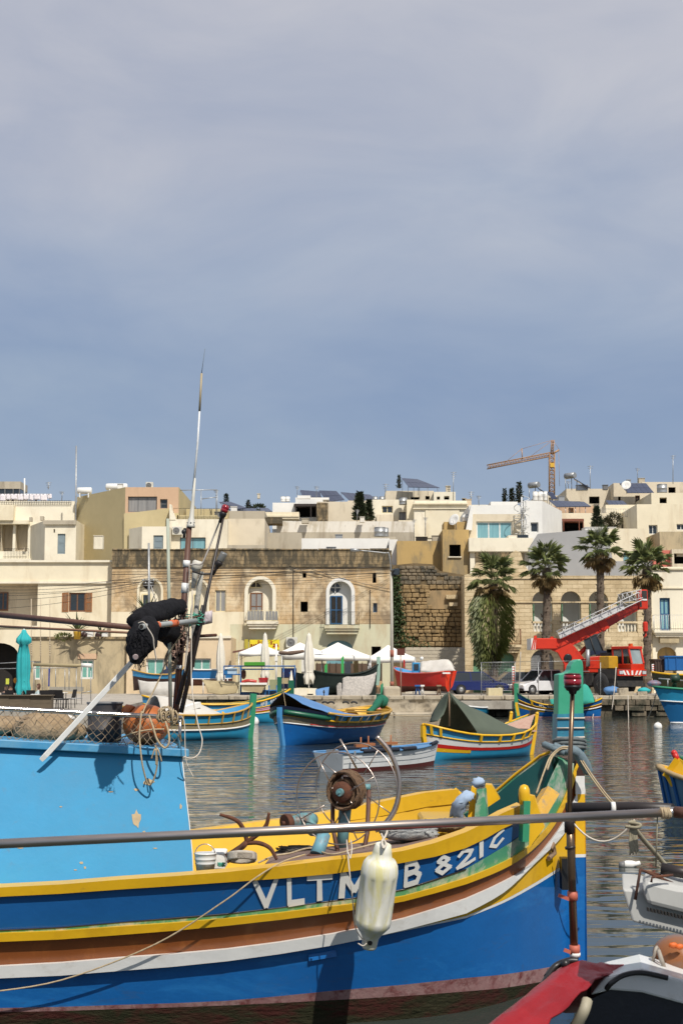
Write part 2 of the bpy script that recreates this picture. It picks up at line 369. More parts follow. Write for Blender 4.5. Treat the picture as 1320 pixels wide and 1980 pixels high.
mb.add([(-90,QF,-1),(-10.8,QF,-1),(-10.8,QF,gz(QF)),(-90,QF,gz(QF)),(-10.8,91.2,-1),(-10.8,91.2,gz(91))],[(0,1,2,3),(1,4,5,2)])
struct(mb.obj('lower_quay',m_quay))
qw=MB()
qw.bb((-120,QY+.45,-1.5),(120,QY+1.0,QZ-.24))
quay=tag(qw.obj('quay_wall',m_qwall,loc=(0,QY+.5,0)),'weathered stone quay wall with dark weed along the far waterline','wall')
x=-10.7
while x<34:
 wdt=R.choice((1.15,1.3,1.45))
 q=MB();e=.02;dz=R.uniform(-.02,.02);dy=R.uniform(-.05,.05)
 q.bb((x+e,QY+.25+dy,QZ-.24),(x+wdt-e,QY+1.3,QZ+.02+dz),bev=.03)
 q.obj('coping_stone',m_cop,quay);x+=wdt
for row,z in enumerate((.02,.36,.70)):
 x=8.6+row*.3
 while x<25:
  wdt=R.uniform(.5,1.3)
  if row<2 and 8.5<x and R.random()<.35:x+=wdt;continue
  q=MB();q.box((x+wdt/2,QY+.40+R.uniform(-.08,.04),z+.16),(wdt-.05,.5,.31),(0,R.uniform(-.03,.03),0));q.obj('wall_stone',m_qwall if(x>8 or row==0)else m_cop,quay,bevel=.03);x+=wdt
mb=MB();rows=[]
for j in range(7):
 z=.25+j*.135;rows.append([(-1.6+i*.17,QY+.30+.06*math.sin(i*.5+j*.6)*math.sin(i*.21)+R.uniform(-.025,.025)-(.10 if j==6 else 0),z+R.uniform(-.03,.03))for i in range(52)])
mb.grid(rows);mb.obj('eroded_face',m_cop,quay)
mb=MB();x=-1.4
while x<6.6:wd_=R.uniform(1.6,3.2);mb.bb((x,QY-1.0+R.uniform(-.15,.1),-.5),(x+wd_-.03,QY+.3,.30+R.uniform(-.05,.05)),bev=.08);x+=wd_
tag(mb.obj('landing_ledge',m_cop,loc=(2.6,QY-.5,0)),'low pale stone landing ledge below the quay beside the red hull','ledge')
mb=MB();mb.bb((6.9,QY-1.2,.5),(10.6,QY+.24,.98));mb.bb((6.9,QY-1.0,-.6),(7.3,QY+.2,.497));mb.bb((10.2,QY-1.0,-.6),(10.6,QY+.2,.497))
tag(mb.obj('concrete_slipway_slab',m_quay,loc=(8.7,QY-.5,0)),'grey concrete slab on piers over a dark gap in the quay','slab')
# ------------------------------------------------------------------ building kit
def plaster(name,col,st=None,amt=.42,**k):
 st=st or tuple(c*.62 for c in col)
 k.setdefault('sc_',.7);k.setdefault('ssc',.5)
 return mat(name,col,tuple(c*.90 for c in col),rough=.9,world=True,stain=st,samt=amt,sstretch=(1.6,1.6,.5),bump=.008,bsc=6,spec=.2,**k)
p_cream=plaster('cream_render',(.79,.71,.53),(.64,.55,.39),.43)
p_cream2=plaster('pale_cream_render',(.82,.76,.61),(.64,.57,.44),.43)
p_beige=plaster('beige_render',(.68,.60,.46),(.48,.41,.30),.44)
p_olive=plaster('olive_beige_render',(.56,.47,.27),(.50,.42,.24),.42)
p_pink=plaster('salmon_render',(.60,.41,.27))
p_ochre=plaster('ochre_render',(.52,.36,.15),(.28,.22,.13),.46,stain2=(.16,.14,.11),ssc2=.9,samt2=.36)
p_white=plaster('whitewash',(.78,.77,.73),(.66,.63,.58),.36)
p_peel=plaster('peeling_whitewash',(.74,.70,.62),(.46,.40,.30),.45,stain2=(.20,.17,.13),ssc2=3,samt2=.33)
p_shade_grey=plaster('wall_shade_grey',(.36,.36,.36),(.32,.32,.32),.4)  # grey with the shade of the walls put into the colour
p_conc=plaster('bare_concrete',(.46,.41,.32),(.30,.26,.20),.44)
p_stucco=plaster('stained_beige_stucco',(.50,.41,.26),(.26,.22,.15),.47,stain2=(.17,.15,.11),ssc2=1.4,samt2=.36)
p_green=plaster('pale_green_render',(.62,.60,.43),(.52,.44,.29),.47)
p_apric=plaster('apricot_render',(.72,.57,.38),(.54,.42,.27),.44)
p_redh=plaster('faded_red_render',(.55,.17,.13))
sand=mat('sandstone_masonry',(.66,.48,.28),(.54,.38,.21),rough=.9,sc_=.8,world=True,brick=(.75,.29,.010),mortar=(.84,.80,.72),stain=(.30,.225,.145),ssc=.50,samt=.50,sstretch=(1,1,.6),stain2=(.70,.57,.38),ssc2=.8,samt2=.47,bump=.03,bsc=9,spec=.15)
sand2=mat('golden_limestone_masonry',(.74,.615,.41),(.64,.51,.32),rough=.9,sc_=.8,world=True,brick=(.8,.30,.012),mortar=(.70,.64,.52),stain=(.44,.34,.20),ssc=.6,samt=.43,stain2=(.26,.21,.13),ssc2=1.8,samt2=.33,bump=.03,bsc=9,spec=.15)
para=mat('blackened_parapet_stone',(.40,.30,.17),(.30,.23,.14),rough=.95,sc_=1.2,world=True,brick=(.8,.3,.014),mortar=(.6,.55,.48),stain=(.10,.085,.06),ssc=1.1,samt=.55,sstretch=(2.2,2.2,.6),bump=.03,bsc=8,spec=.1)
rubble=mat('rubble_wall_mortar',(.22,.16,.09),(.13,.10,.06),rough=.95,sc_=2,world=True,bump=.06,bsc=5,spec=.1)
ruin1=mat('brown_rubble_stone',(.38,.27,.14),(.26,.18,.09),rough=.95,sc_=2,world=True,stain=(.10,.08,.05),ssc=1.2,samt=.45,bump=.05,bsc=6,spec=.1)
ruin2=mat('grey_rubble_stone',(.30,.24,.16),(.17,.14,.10),rough=.95,sc_=2,world=True,stain=(.08,.075,.06),ssc=1.0,samt=.5,bump=.05,bsc=6,spec=.1)
blockm=mat('pale_concrete_block',(.50,.44,.34),(.42,.37,.28),rough=.9,sc_=2,world=True,bump=.01,spec=.2)
mortarm=mat('light_mortar',(.58,.53,.44),rough=.95)
fr_white=mat('white_window_frame',(.75,.75,.72),rough=.5);fr_brown=mat('brown_window_frame',(.20,.085,.035),(.15,.06,.025),rough=.6,sc_=9)
fr_grey=mat('grey_window_frame',(.16,.16,.16),rough=.5);fr_cream=mat('cream_window_frame',(.78,.68,.42),rough=.6)
fr_blue=mat('blue_window_frame',(.03,.11,.24),rough=.5)
d_grey=mat('blue_grey_door',(.22,.28,.31),rough=.6);d_green=mat('green_door_paint',(.16,.34,.20),(.12,.27,.16),rough=.6,sc_=5,stretch=(6,6,.5))
shut_br=mat('orange_brown_shutter',(.36,.15,.05),(.28,.11,.035),rough=.6,sc_=9)
shut_gn=mat('sea_green_shutter',(.17,.40,.34),(.13,.33,.28),rough=.6,sc_=4)
iron=mat('black_ironwork',(.02,.02,.022),rough=.5);iron_w=mat('white_ironwork',(.7,.7,.68),rough=.5)
panel_m=mat('solar_cells',(.022,.03,.062),(.03,.04,.08),rough=.18,spec=.7,sc_=3)
alu=mat('aluminium_frame',(.5,.51,.52),rough=.4,metal=.7)
MTS=dict(g=glass,b=glass_b,c=curtain,d=dark_in,s=shut_gn)
def facade(mb,X0,X1,Z0,Z1,Y,ops,th=.3,mf=None,cuts=((),()),topf=None):
 xs=sorted({X0,X1,*cuts[0],*[o[0]for o in ops],*[o[1]for o in ops]});zs=sorted({Z0,Z1,*cuts[1],*[o[2]for o in ops],*[o[3]for o in ops]})
 xs=[x for x in xs if X0<=x<=X1];zs=[z for z in zs if Z0<=z<=Z1]
 mf=mf or(lambda x,z:0)
 for i in range(len(xs)-1):
  for j in range(len(zs)-1):
   cx,cz=(xs[i]+xs[i+1])/2,(zs[j]+zs[j+1])/2
   if any(o[0]<cx<o[1]and o[2]<cz<o[3]for o in ops):continue
   mb.add([(xs[i],Y,zs[j]),(xs[i+1],Y,zs[j]),(xs[i+1],Y,zs[j+1]),(xs[i],Y,zs[j+1])],[(0,1,2,3)],mf(cx,cz))
 for o in ops:
  a,b,c,d=o[:4];arch=o[4]if len(o)>4 else 0;k=mf((a+b)/2,(c+d)/2);y2=Y+th
  if len(o)>5 and o[5]is not None:k=o[5]
  if arch:
   rx=(b-a)/2;rz=min(rx*arch,d-c);sp=d-rz;n=10
   pts=[((a+b)/2-rx*math.cos(math.pi*i/n),sp+rz*math.sin(math.pi*i/n))for i in range(n+1)]
   km=mf((a+b)/2,d)
   for i in range(n):
    p,q=pts[i],pts[i+1]
    mb.add([(p[0],Y,p[1]),(q[0],Y,q[1]),(q[0],Y,d),(p[0],Y,d)],[(0,1,2,3)],km)
    mb.add([(p[0],Y,p[1]),(p[0],y2,p[1]),(q[0],y2,q[1]),(q[0],Y,q[1])],[(0,1,2,3)],k,True)
   top=sp
  else:
   top=d;mb.add([(a,Y,d),(a,y2,d),(b,y2,d),(b,Y,d)],[(0,1,2,3)],k)
  mb.add([(a,Y,c),(b,Y,c),(b,y2,c),(a,y2,c)],[(0,1,2,3)],k)
  mb.add([(a,Y,c),(a,y2,c),(a,y2,top),(a,Y,top)],[(0,1,2,3)],k)
  mb.add([(b,Y,c),(b,Y,top),(b,y2,top),(b,y2,c)],[(0,1,2,3)],k)
def archpoly(a,b,c,d,rise,Y,n=12):
 rx=(b-a)/2;rz=min(rx*rise,d-c);sp=d-rz
 return[(a,Y,c),(b,Y,c)]+[((a+b)/2+rx*math.cos(math.pi*i/n),Y,sp+rz*math.sin(math.pi*i/n))for i in range(n+1)]
def window(par,a,b,c,d,Y,fm,gm,nx=2,nz=1,rec=.2,arch=0,fw=.07,name='window',shut=None,sill=None,slat=None):
 f=MB();y0,y1=Y+rec,Y+rec+.06
 f.bb((a,y0,c),(a+fw,y1,d));f.bb((b-fw,y0,c),(b,y1,d));f.bb((a+fw,y0,c),(b-fw,y1,c+fw));f.bb((a+fw,y0,d-fw),(b-fw,y1,d))
 iw=(b-a-2*fw);ih=d-c-2*fw
 for i in range(1,nx):x=a+fw+iw*i/nx;f.bb((x-fw*.4,y0+.002,c+fw),(x+fw*.4,y1-.002,d-fw))
 for j in range(1,nz):z=c+fw+ih*j/nz;f.bb((a+fw,y0+.004,z-fw*.35),(b-fw,y1-.004,z+fw*.35))
 wn=f.obj(name,fm,par)
 for i in range(nx):
  q=MB();xa=a+fw+iw*i/nx;xb=a+fw+iw*(i+1)/nx
  q.bb((xa-.005,y0+.025,c+fw-.005),(xb+.005,y0+.04,d-fw+.005));q.obj('pane',gm,wn)
 if shut:
  for s_ in(-1,1):
   q=MB();wd=(b-a)*.42;xa=a-wd if s_<0 else b
   q.bb((xa+.02,Y-.05,c),(xa+.08,Y-.005,d));q.bb((xa+wd-.08,Y-.05,c),(xa+wd-.02,Y-.005,d))
   for z in(c,(c+d)/2-.04,d-.08):q.bb((xa+.08,Y-.048,z),(xa+wd-.08,Y-.007,z+.08))
   so=q.obj('shutter',shut,wn)
   sl=MB();z=c+.1
   while z<d-.1:sl.box((xa+wd/2,Y-.03,z+.03),(wd-.17,.045,.012),(.6,0,0));z+=.09
   so2=sl.mesh('shutter_slats',shut,par['org']);bm_join(so,so2)
 if sill:q=MB();q.bb((a-.1,Y-.1,c-.1),(b+.1,Y+rec,c-.002));q.obj('sill',sill,wn)
 return wn
def bm_join(o,me2):
 import bmesh
 bm=bmesh.new();bm.from_mesh(o.data);bm.from_mesh(me2);bm.to_mesh(o.data);bm.free();bpy.data.meshes.remove(me2)
def railing(par,x0,x1,Y,z0,z1,m,nb,dep=0,name='railing',side=True):
 q=MB();r=.018
 pl=[(x0,Y),(x1,Y)]
 for z in(z0+.05,z1):q.tube([(x0,Y,z),(x1,Y,z)],r,4)
 for i in range(nb+1):x=x0+(x1-x0)*i/nb;q.tube([(x,Y,z0),(x,Y,z1)],r*.8,4)
 if dep and side:
  for x in(x0,x1):
   for z in(z0+.05,z1):q.tube([(x,Y,z),(x,Y+dep,z)],r,4)
   for i in range(1,4):q.tube([(x,Y+dep*i/4,z0),(x,Y+dep*i/4,z1)],r*.8,4)
 return q.obj(name,m,par)
def house(name,label,Y,depth,px0,px1,ptop,m,zb=-1,ops=(),roof=None,leftback=None,rightback=None,th=.3,catg='house',par_h=.5,mf=None,cuts=((),()),open_back=False):
 """frontal facade in the plane Y between two photo columns, its sides, back and roof; ops = openings in photo pixels"""
 pm=1050
 A,B=P(px0,ptop,Y),P(px1,ptop,Y);X0,X1,Z1=A.x,B.x,P(660,ptop,Y).z
 t=thing(name,label,catg,((X0+X1)/2,Y,max(zb,1.2)))
 hs=[];wins=[]
 for o in ops:
  kd,a,b_,c,d=o[:5];k=o[5]if len(o)>5 else{}
  x0,x1=P(a,b_,Y).x,P(c,b_,Y).x;zt,zb_=P(660,b_,Y).z,P(660,d,Y).z
  hs.append((x0,x1,zb_,zt,k.get('arch',0),k.get('rm')));wins.append((kd,x0,x1,zb_,zt,k))
 mb=MB();facade(mb,X0,X1,zb,Z1,Y,hs,th,mf,cuts)
 lb=P(leftback[0],ptop,leftback[1])if leftback else V((X0,Y+depth,0));rb=P(rightback[0],ptop,rightback[1])if rightback else V((X1,Y+depth,0))
 foot=[V((X0,Y,0)),V((X1,Y,0)),V((rb.x,rb.y,0)),V((lb.x,lb.y,0))]
 cen=sum(foot,V())/4
 for i in(1,2,3):
  a,b_=foot[i],foot[(i+1)%4]
  mb.add([a+V((0,0,zb)),b_+V((0,0,zb)),b_+V((0,0,Z1)),a+V((0,0,Z1))],[(0,1,2,3)],0)
 inn=[f+(cen-f)*min(.25,.35/max((cen-f).length,1)*1.4)for f in foot]
 for i in range(4):
  a,b_,c,d=foot[i],foot[(i+1)%4],inn[(i+1)%4],inn[i];z=V((0,0,Z1));z2=V((0,0,Z1-par_h-.05))
  mb.add([a+z,b_+z,c+z,d+z],[(0,1,2,3)],0);mb.add([d+z,c+z,c+z2,d+z2],[(0,1,2,3)],0)
 t['mats']=m[0].name if isinstance(m,(list,tuple))else m.name
 mb.obj('wall',m,t)
 q=MB();q.add([f+V((0,0,Z1-par_h))for f in inn],[(0,1,2,3)]);q.obj('roof',roof or p_conc,t)
 for kd,x0,x1,z0,z1,k in wins:
  if kd=='win':window(t,x0,x1,z0,z1,Y,k.get('f',fr_white),MTS[k.get('g','g')],k.get('nx',2),k.get('nz',1),k.get('rec',.2),shut=k.get('shut'),sill=k.get('sill'),fw=k.get('fw',.07))
  elif kd=='door':
   q=MB();q.bb((x0,Y+.12,z0),(x1,Y+.17,z1));q.bb((x0+.1,Y+.1,z0+.15),(x1-.1,Y+.119,(z0+z1)/2-.08));q.bb((x0+.1,Y+.1,(z0+z1)/2+.08),(x1-.1,Y+.119,z1-.12))
   q.obj('door',k.get('m',d_grey),t)
  elif kd=='dark':
   q=MB();y2=Y+k.get('dep',1.4);mm=k.get('m',dark_in)
   a,b_=x0-.0,x1+.0;yy=Y+th
   q.add([(a,yy,z0),(b_,yy,z0),(b_,y2,z0),(a,y2,z0),(a,yy,z1),(b_,yy,z1),(b_,y2,z1),(a,y2,z1)],[(0,1,2,3),(7,6,5,4),(2,6,7,3),(1,5,6,2),(3,7,4,0)])
   q.obj('recess',mm,t)
 return t
def zpx(py,Y):return P(660,py,Y).z
def bbpx(mb,px0,py0,px1,py1,Y0,Y1,m=0,bev=0):
 a,b=P(px0,py0,Y0),P(px1,py1,Y0);mb.bb((a.x,Y0,P(660,py1,Y0).z),(b.x,Y1,P(660,py0,Y0).z),m,bev);return mb
def cyl(name,label,px,py0,py1,wpx,Y,m,group=None,ribs=False):
 a=P(px,py1,Y);r=wpx*Y/FPX/2;h=P(px,py0,Y).z-a.z
 t=thing(name,label,name.replace('_',' '),a,group)
 q=MB();q.lathe([(r,0),(r*1.03,.05),(r,.1),(r,h*.48),(r*1.03,h*.5),(r,h*.52),(r,h*.92)],a,14);q.obj('drum',m,t)
 q=MB();q.lathe([(r*1.04,h*.92),(r*.9,h*.97),(r*.2,h)],a,14);q.obj('lid',m,t)
 return t
def ac(px0,py0,px1,py1,Y,label):
 a=P((px0+px1)/2,py1,Y);t=thing('air_conditioner',label,'air conditioner',a,'outdoor air conditioning units')
 q=MB();bbpx(q,px0,py0,px1,py1,Y,Y+.35,bev=.02);q.obj('casing',plastic_w,t)
 c=P(px0+(px1-px0)*.42,(py0+py1)/2,Y);r=abs(P(px0,py0,Y).z-P(px0,py1,Y).z)*.4
 q=MB();q.lathe([(r,0),(r,.02),(r*.8,.03),(r*.75,.012)],c,16,axis=(0,-1,0));q.lathe([(r*.25,0),(r*.25,.035),(.01,.04)],c,8,axis=(0,-1,0));q.obj('fan_grille',fr_grey,t)
 return t
def solar(label,low,high,Y0,Y1,nx,nz=1,legs=True):
 """array whose low edge runs between two photo points at Y0 and high edge between two at Y1"""
 a,b=P(*low[0],Y0),P(*low[1],Y0);c,d=P(*high[0],Y1),P(*high[1],Y1)
 t=thing('solar_array',label,'solar panels',(a+b)/2)
 up=(b-a).cross(c-a).normalized();up=up if up.z>0 else -up
 bil=lambda u,v:(a.lerp(b,u)).lerp(c.lerp(d,u),v)
 for i in range(nx):
  for j in range(nz):
   e=.04/nx;f=.02;p=[bil((i+e*2)/nx,(j+f)/nz),bil((i+1-e*2)/nx,(j+f)/nz),bil((i+1-e*2)/nx,(j+1-f)/nz),bil((i+e*2)/nx,(j+1-f)/nz)]
   q=MB();q.hexa([x-up*.05 for x in p]+p);q.obj('panel',panel_m,t)
 q=MB()
 for v in(.1,.9):q.tube([bil(0,v)-up*.09,bil(1,v)-up*.09],.04,4)
 if legs:
  for i in range(0,nx+1,2):
   p=bil(i/nx,.9);q.tube([p-up*.1,V((p.x,p.y,min(a.z,b.z)-.8))],.035,4);p=bil(i/nx,.1);q.tube([p-up*.1,V((p.x,p.y,min(a.z,b.z)-.8))],.035,4)
 q.obj('rack',alu,t)
 return t
# ------------------------------------------------------------------ quayside row
def ring(par,a,b,c,d,Y,wd,m,dp=.1,rise=1.0,name='surround',n=14):
 q=MB();rx,sp=(b-a)/2,d-(b-a)/2*rise;cx=(a+b)/2
 for i in range(n):
  t0,t1=math.pi*i/n,math.pi*(i+1)/n
  p=[(cx-r_*math.cos(t),sp+(rz)*math.sin(t))for t,r_,rz in((t0,rx,rx*rise),(t1,rx,rx*rise),(t1,rx+wd,rx*rise+wd),(t0,rx+wd,rx*rise+wd))]
  q.prism([(x,Y-dp,z)for x,z in p],(0,dp+.004,0))
 q.bb((a-wd,Y-dp,c),(a,Y+.004,sp));q.bb((b,Y-dp,c),(b+wd,Y+.004,sp))
 return q.obj(name,m,par)
def niche(par,a,b,c,d,Y,m,dep=.5):
 q=MB();q.prism(archpoly(a,b,c,d,1,Y+dep),(0,.1,0));return q.obj('niche',m,par)
def balcony(par,px0,px1,pr,ps,pb,Y,m_slab,m_rail,nb=14,dep=.9,corbel=True):
 """slab between photo rows ps (top) and pb (bottom), rail top at row pr, in front of the facade Y"""
 yf=Y-dep;x0,x1=P(px0,ps,yf).x,P(px1,ps,yf).x;zt,zb_,zr=zpx(ps,yf),zpx(pb,yf),zpx(pr,yf)
 q=MB();h=zt-zb_
 if corbel:
  q.bb((x0,yf,zt-h*.35),(x1,Y,zt));q.bb((x0+.06,yf+.08,zt-h*.6),(x1-.06,Y,zt-h*.352));q.bb((x0+.16,yf+.2,zb_),(x1-.16,Y,zt-h*.602))
 else:q.bb((x0,yf,zb_),(x1,Y,zt))
 s_=q.obj('balcony',m_slab,par);railing_on(s_,par,x0+.04,x1-.04,yf+.05,zt,zr,m_rail,nb,dep-.06);return s_
def railing_on(o,par,x0,x1,Y,z0,z1,m,nb,dep):
 r_=railing(par,x0,x1,Y,z0,z1,m,nb,dep);r_.parent=o
YB=108
def mfB(x,z):
 px=660+x*FPX/YB*.994
 if z>zpx(1183,YB):return 0
 if z>zpx(1207,YB):return 1 if px<535 else 0
 return 1 if px<445 else 2
b2=house('sandstone_house','long weathered sandstone house with blackened parapet and two arched balcony doors',YB,10,217,757,1094,[sand,p_cream,p_green],ops=[('x',270,1120,312,1192,dict(arch=1,rm=1)),('x',362,1122,401,1192,dict(arch=1,rm=1)),('win',416,1141,437,1183,dict(f=fr_cream,g='c',rec=.12)),('x',480,1121,527,1200,dict(arch=1,rm=1)),('dark',581,1163,595,1183),('x',637,1124,679,1208,dict(arch=1,rm=2)),('win',721,1166,729,1184,dict(f=fr_blue,nx=1,fw=.05)),('dark',720,1107,727,1127,dict(arch=1)),('dark',585,1104,592,1117,dict(arch=1)),('dark',631,1238,682,1332,dict(arch=.62,m=glass_b,dep=.5)),('dark',718,1250,736,1332)],th=.5,mf=mfB,cuts=([P(535,1200,YB).x,P(445,1200,YB).x],[zpx(1183,YB),zpx(1207,YB)]))
def pxr(px0,py0,px1,py1,Y):return P(px0,py0,Y).x,P(px1,py0,Y).x,zpx(py1,Y),zpx(py0,Y)
z0,z1=zpx(1094,YB),zpx(1064,YB)
q=MB();xa,xb=P(217,1064,YB).x,P(757,1064,YB).x
q.bb((xa,YB+.02,z0),(xb,YB+.4,z1));q.bb((xa,YB+.4,z0),(xa+.35,YB+9.9,z1));q.bb((xb-.35,YB+.4,z0),(xb,YB+9.9,z1));q.bb((xa+.35,YB+9.5,z0),(xb-.35,YB+9.9,z1))
q.obj('parapet',para,b2)
q=MB();q.bb((xa-.08,YB-.12,z0-.1),(xb+.08,YB-.002,z0+.1));q.obj('cornice',para,b2)
x=xa;cap_row=0
while x<xb-.3:
 wdt=min(R.uniform(1.0,1.5),xb-x);q=MB();q.bb((x+.015,YB-.06,z1+.002),(x+wdt-.015,YB+.46,z1+R.uniform(.10,.15)),bev=.02);q.obj('coping_stone',para,b2);x+=wdt
for(a,b,c,d,rg,wm)in((270,1120,312,1192,None,p_cream2),(362,1122,401,1192,None,p_cream2),(480,1121,527,1200,p_cream2,p_cream2),(637,1124,679,1208,p_white,p_white)):
 r_=pxr(a,b,c,d,YB);niche(b2,*r_,YB,wm)
 ring(b2,*r_,YB,.16 if not rg else .26,rg or p_cream,dp=.06 if not rg else .12)
for(a,b,c,d,fm,gm,nx,nz)in((275,1148,293,1186,fr_cream,glass,1,1),(374,1148,388,1190,fr_cream,dark_in,1,1),(484,1146,508,1199,fr_brown,curtain,2,2),(638,1152,662,1207,fr_blue,dark_in,2,2)):
 window(b2,*pxr(a,b,c,d,YB+.38),YB+.3,fm,gm,nx,nz,rec=.08,fw=.09,name='window' if nx==1 else 'balcony_door')
def disc_window(par,px,py,r,Y,fm,gm,flat=0):
 c=P(px,py,Y);q=MB();n=20
 q.tube([c+V((r*math.cos(2*math.pi*i/n),0,max(r*math.sin(2*math.pi*i/n),-flat*9 if not flat else 0)))for i in range(n)],.05,5,closed=True)
 q.bb((c.x-.03,Y-.03,c.z-(0 if flat else r)),(c.x+.03,Y+.03,c.z+r))
 if not flat:q.bb((c.x-r,Y-.028,c.z-.03),(c.x+r,Y+.028,c.z+.03))
 w_=q.obj('round_window',fm,par);q=MB()
 q.prism([c+V((r*.97*math.cos(2*math.pi*i/n),.02,max(r*.97*math.sin(2*math.pi*i/n),-9 if not flat else 0)))for i in range(n+1 if flat else n)],(0,.03,0));q.obj('pane',gm,w_)
disc_window(b2,648,1136,.40,YB+.44,fr_white,glass);disc_window(b2,287,1129,.42,YB+.42,fr_grey,dark_in);disc_window(b2,495,1136,.42,YB+.42,fr_cream,dark_in,1)
balcony(b2,477,538,1180,1201,1216,YB,p_cream2,fr_cream,10);balcony(b2,627,695,1183,1209,1226,YB,p_green,iron,18)
q=MB()
for(a,b)in(((478,1182),(510,1200)),((513,1182),(537,1200))):bbpx(q,*a,*b,YB-.83,YB-.82)
q.obj('smoked_balcony_panel',curtain,b2)
sg=thing('shop_sign','yellow sign board with red lettering on the wall above the white canopies','sign',P(512,1255,YB-.12))
q=MB();bbpx(q,483,1237,540,1256,YB-.12,YB-.03);q.obj('board',paint('sign_yellow',(.80,.66,.03)),sg)
q=MB();bbpx(q,473,1236,480,1255,YB-.14,YB-.02);q.obj('end_panel',paint('sign_end',(.45,.38,.05)),sg)
ST={'V':[[(0,1),(.5,0),(1,1)]],'L':[[(0,1),(0,0),(.9,0)]],'T':[[(-.1,1),(1.1,1)],[(.5,1),(.5,0)]],'M':[[(0,0),(.08,1),(.5,.2),(.95,1),(1,0)]],'F':[[(0,0),(0,1),(.9,1)],[(0,.52),(.7,.52)]],'B':[[(0,0),(.08,1),(.7,.95),(.85,.75),(.65,.55),(.1,.52)],[(.65,.55),(.95,.32),(.75,.04),(0,0)]],'8':[[(.5,.55),(.15,.75),(.5,1),(.85,.78),(.5,.55),(.05,.28),(.45,0),(.95,.25),(.5,.55)]],'2':[[(.1,.72),(.4,1),(.85,.8),(.7,.5),(0,0),(1,.06)]],'1':[[(.5,1),(.5,0)]],'6':[[(.85,1),(.3,.75),(.05,.3),(.4,0),(.85,.28)]],'9':[[(.85,.7),(.5,.5),(.15,.72),(.5,1),(.85,.75),(.7,0)]],'0':[[(.5,1),(.1,.7),(.1,.3),(.5,0),(.9,.3),(.9,.7),(.5,1)]],'3':[[(.1,.9),(.6,1),(.85,.77),(.45,.53),(.9,.27),(.55,0),(.05,.1)]],'5':[[(.9,1),(.15,1),(.1,.57),(.6,.6),(.9,.3),(.5,0),(.05,.1)]],'P':[[(0,0),(0,1),(.7,.97),(.9,.75),(.65,.5),(0,.48)]],'I':[[(.5,1),(.5,0)]],'Z':[[(0,1),(.95,1),(0,0),(1,0)]],'G':[[(.9,.8),(.5,1),(.1,.6),(.2,.1),(.6,0),(.95,.2),(.95,.48),(.6,.48)]],'A':[[(0,0),(.5,1),(1,0)],[(.25,.4),(.75,.4)]],'R':[[(0,0),(0,1),(.75,.95),(.8,.6),(0,.5)],[(.4,.5),(.95,0)]]}
def strokes(text,fmap,hw,mb=None,adv=1.45,wide=1.0,jit=0):
 """ribbon letters; fmap(u, v) -> point on the surface, u counted in letter widths"""
 mb=mb or MB();u0=0
 for ch in text:
  for ln in ST.get(ch,[]):
   ln=[(u0+x*wide+R.uniform(-jit,jit),y+R.uniform(-jit,jit))for x,y in ln]
   for(a,b)in zip(ln[:-1],ln[1:]):
    d=V((b[0]-a[0],b[1]-a[1]));n_=V((-d.y,d.x));n_=n_.normalized()*hw if n_.length else n_;e=d.normalized()*hw*.6 if d.length else d
    h0,h1=n_*(1+R.uniform(-jit,jit)*4),n_*(1+R.uniform(-jit,jit)*4)
    k=3;vs=[]
    for i in range(k+1):
     t=i/k;c=V(a)-e+(d+2*e)*t;nn=h0.lerp(h1,t);vs+=[fmap(c.x-nn.x,c.y-nn.y),fmap(c.x+nn.x,c.y+nn.y)]
    mb.add(vs,[(2*i,2*i+2,2*i+3,2*i+1)for i in range(k)])
  u0+=adv
 return mb
def flat(px0,py0,px1,py1,Y,nl,adv=1.45):
 uw=(px1-px0)/((nl-1)*adv+1);return lambda u,v:P(px0+u*uw,py1+(py0-py1)*v,Y)
sred=paint('sign_red',(.55,.03,.02))
q=strokes('PIZ  G',flat(499,1239,526,1246,YB-.124,6),.16);strokes('BAR',flat(485,1246,497,1251,YB-.124,3),.2,q);strokes('2A',flat(528,1245,538,1251,YB-.124,2),.2,q);q.obj('lettering',sred,sg)
ac(553,1232,575,1252,YB-.4,'large white air conditioner on the wall above the middle canopy')
q=MB()
for(a,b,d)in(((217,1106),(757,1096),.05),((340,1107),(757,1103),.1),((217,1122),(600,1100),.15),((600,1100),(757,1140),.1),((560,1095),(625,1112),.1)):q.tube(sag(P(*a,YB-.14),P(*b,YB-.14),d,8),.022,4)
for px,y0,y1 in((567,1100,1240),(715,1140,1215)):q.tube([P(px,y0,YB-.06),P(px,y1,YB-.06)],.03,5)
tag(q.obj('facade_cables',blackp,loc=P(480,1100,YB)),'dark electric cables strung along the sandstone facade','cables')
fr=house('low_apricot_annex','low apricot front building with green glazed windows behind the masts',103,5,246,447,1232,p_apric,ops=[('win',283,1273,318,1313,dict(g='s',f=fr_white,fw=.12)),('win',372,1273,408,1313,dict(g='s',f=fr_white,fw=.12))],par_h=.2)
q=MB();bbpx(q,246,1229,447,1234,102.88,103);q.obj('roof_edge',p_cream2,fr)
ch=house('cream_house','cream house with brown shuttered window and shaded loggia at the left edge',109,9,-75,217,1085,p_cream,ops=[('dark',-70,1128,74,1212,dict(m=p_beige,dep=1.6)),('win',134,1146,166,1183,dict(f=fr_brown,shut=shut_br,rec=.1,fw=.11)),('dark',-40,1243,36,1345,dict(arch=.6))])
q=MB();bbpx(q,-76,1124,218,1128,108.85,108.998);bbpx(q,-76,1083,218,1087,108.8,108.998);bbpx(q,-70,1210,74,1214,108.9,108.998);q.obj('cornice',p_cream2,ch)
window(ch,*pxr(-2,1145,17,1181,110.55),110.4,fr_brown,glass,2,1,rec=.1,fw=.1,name='balcony_door')
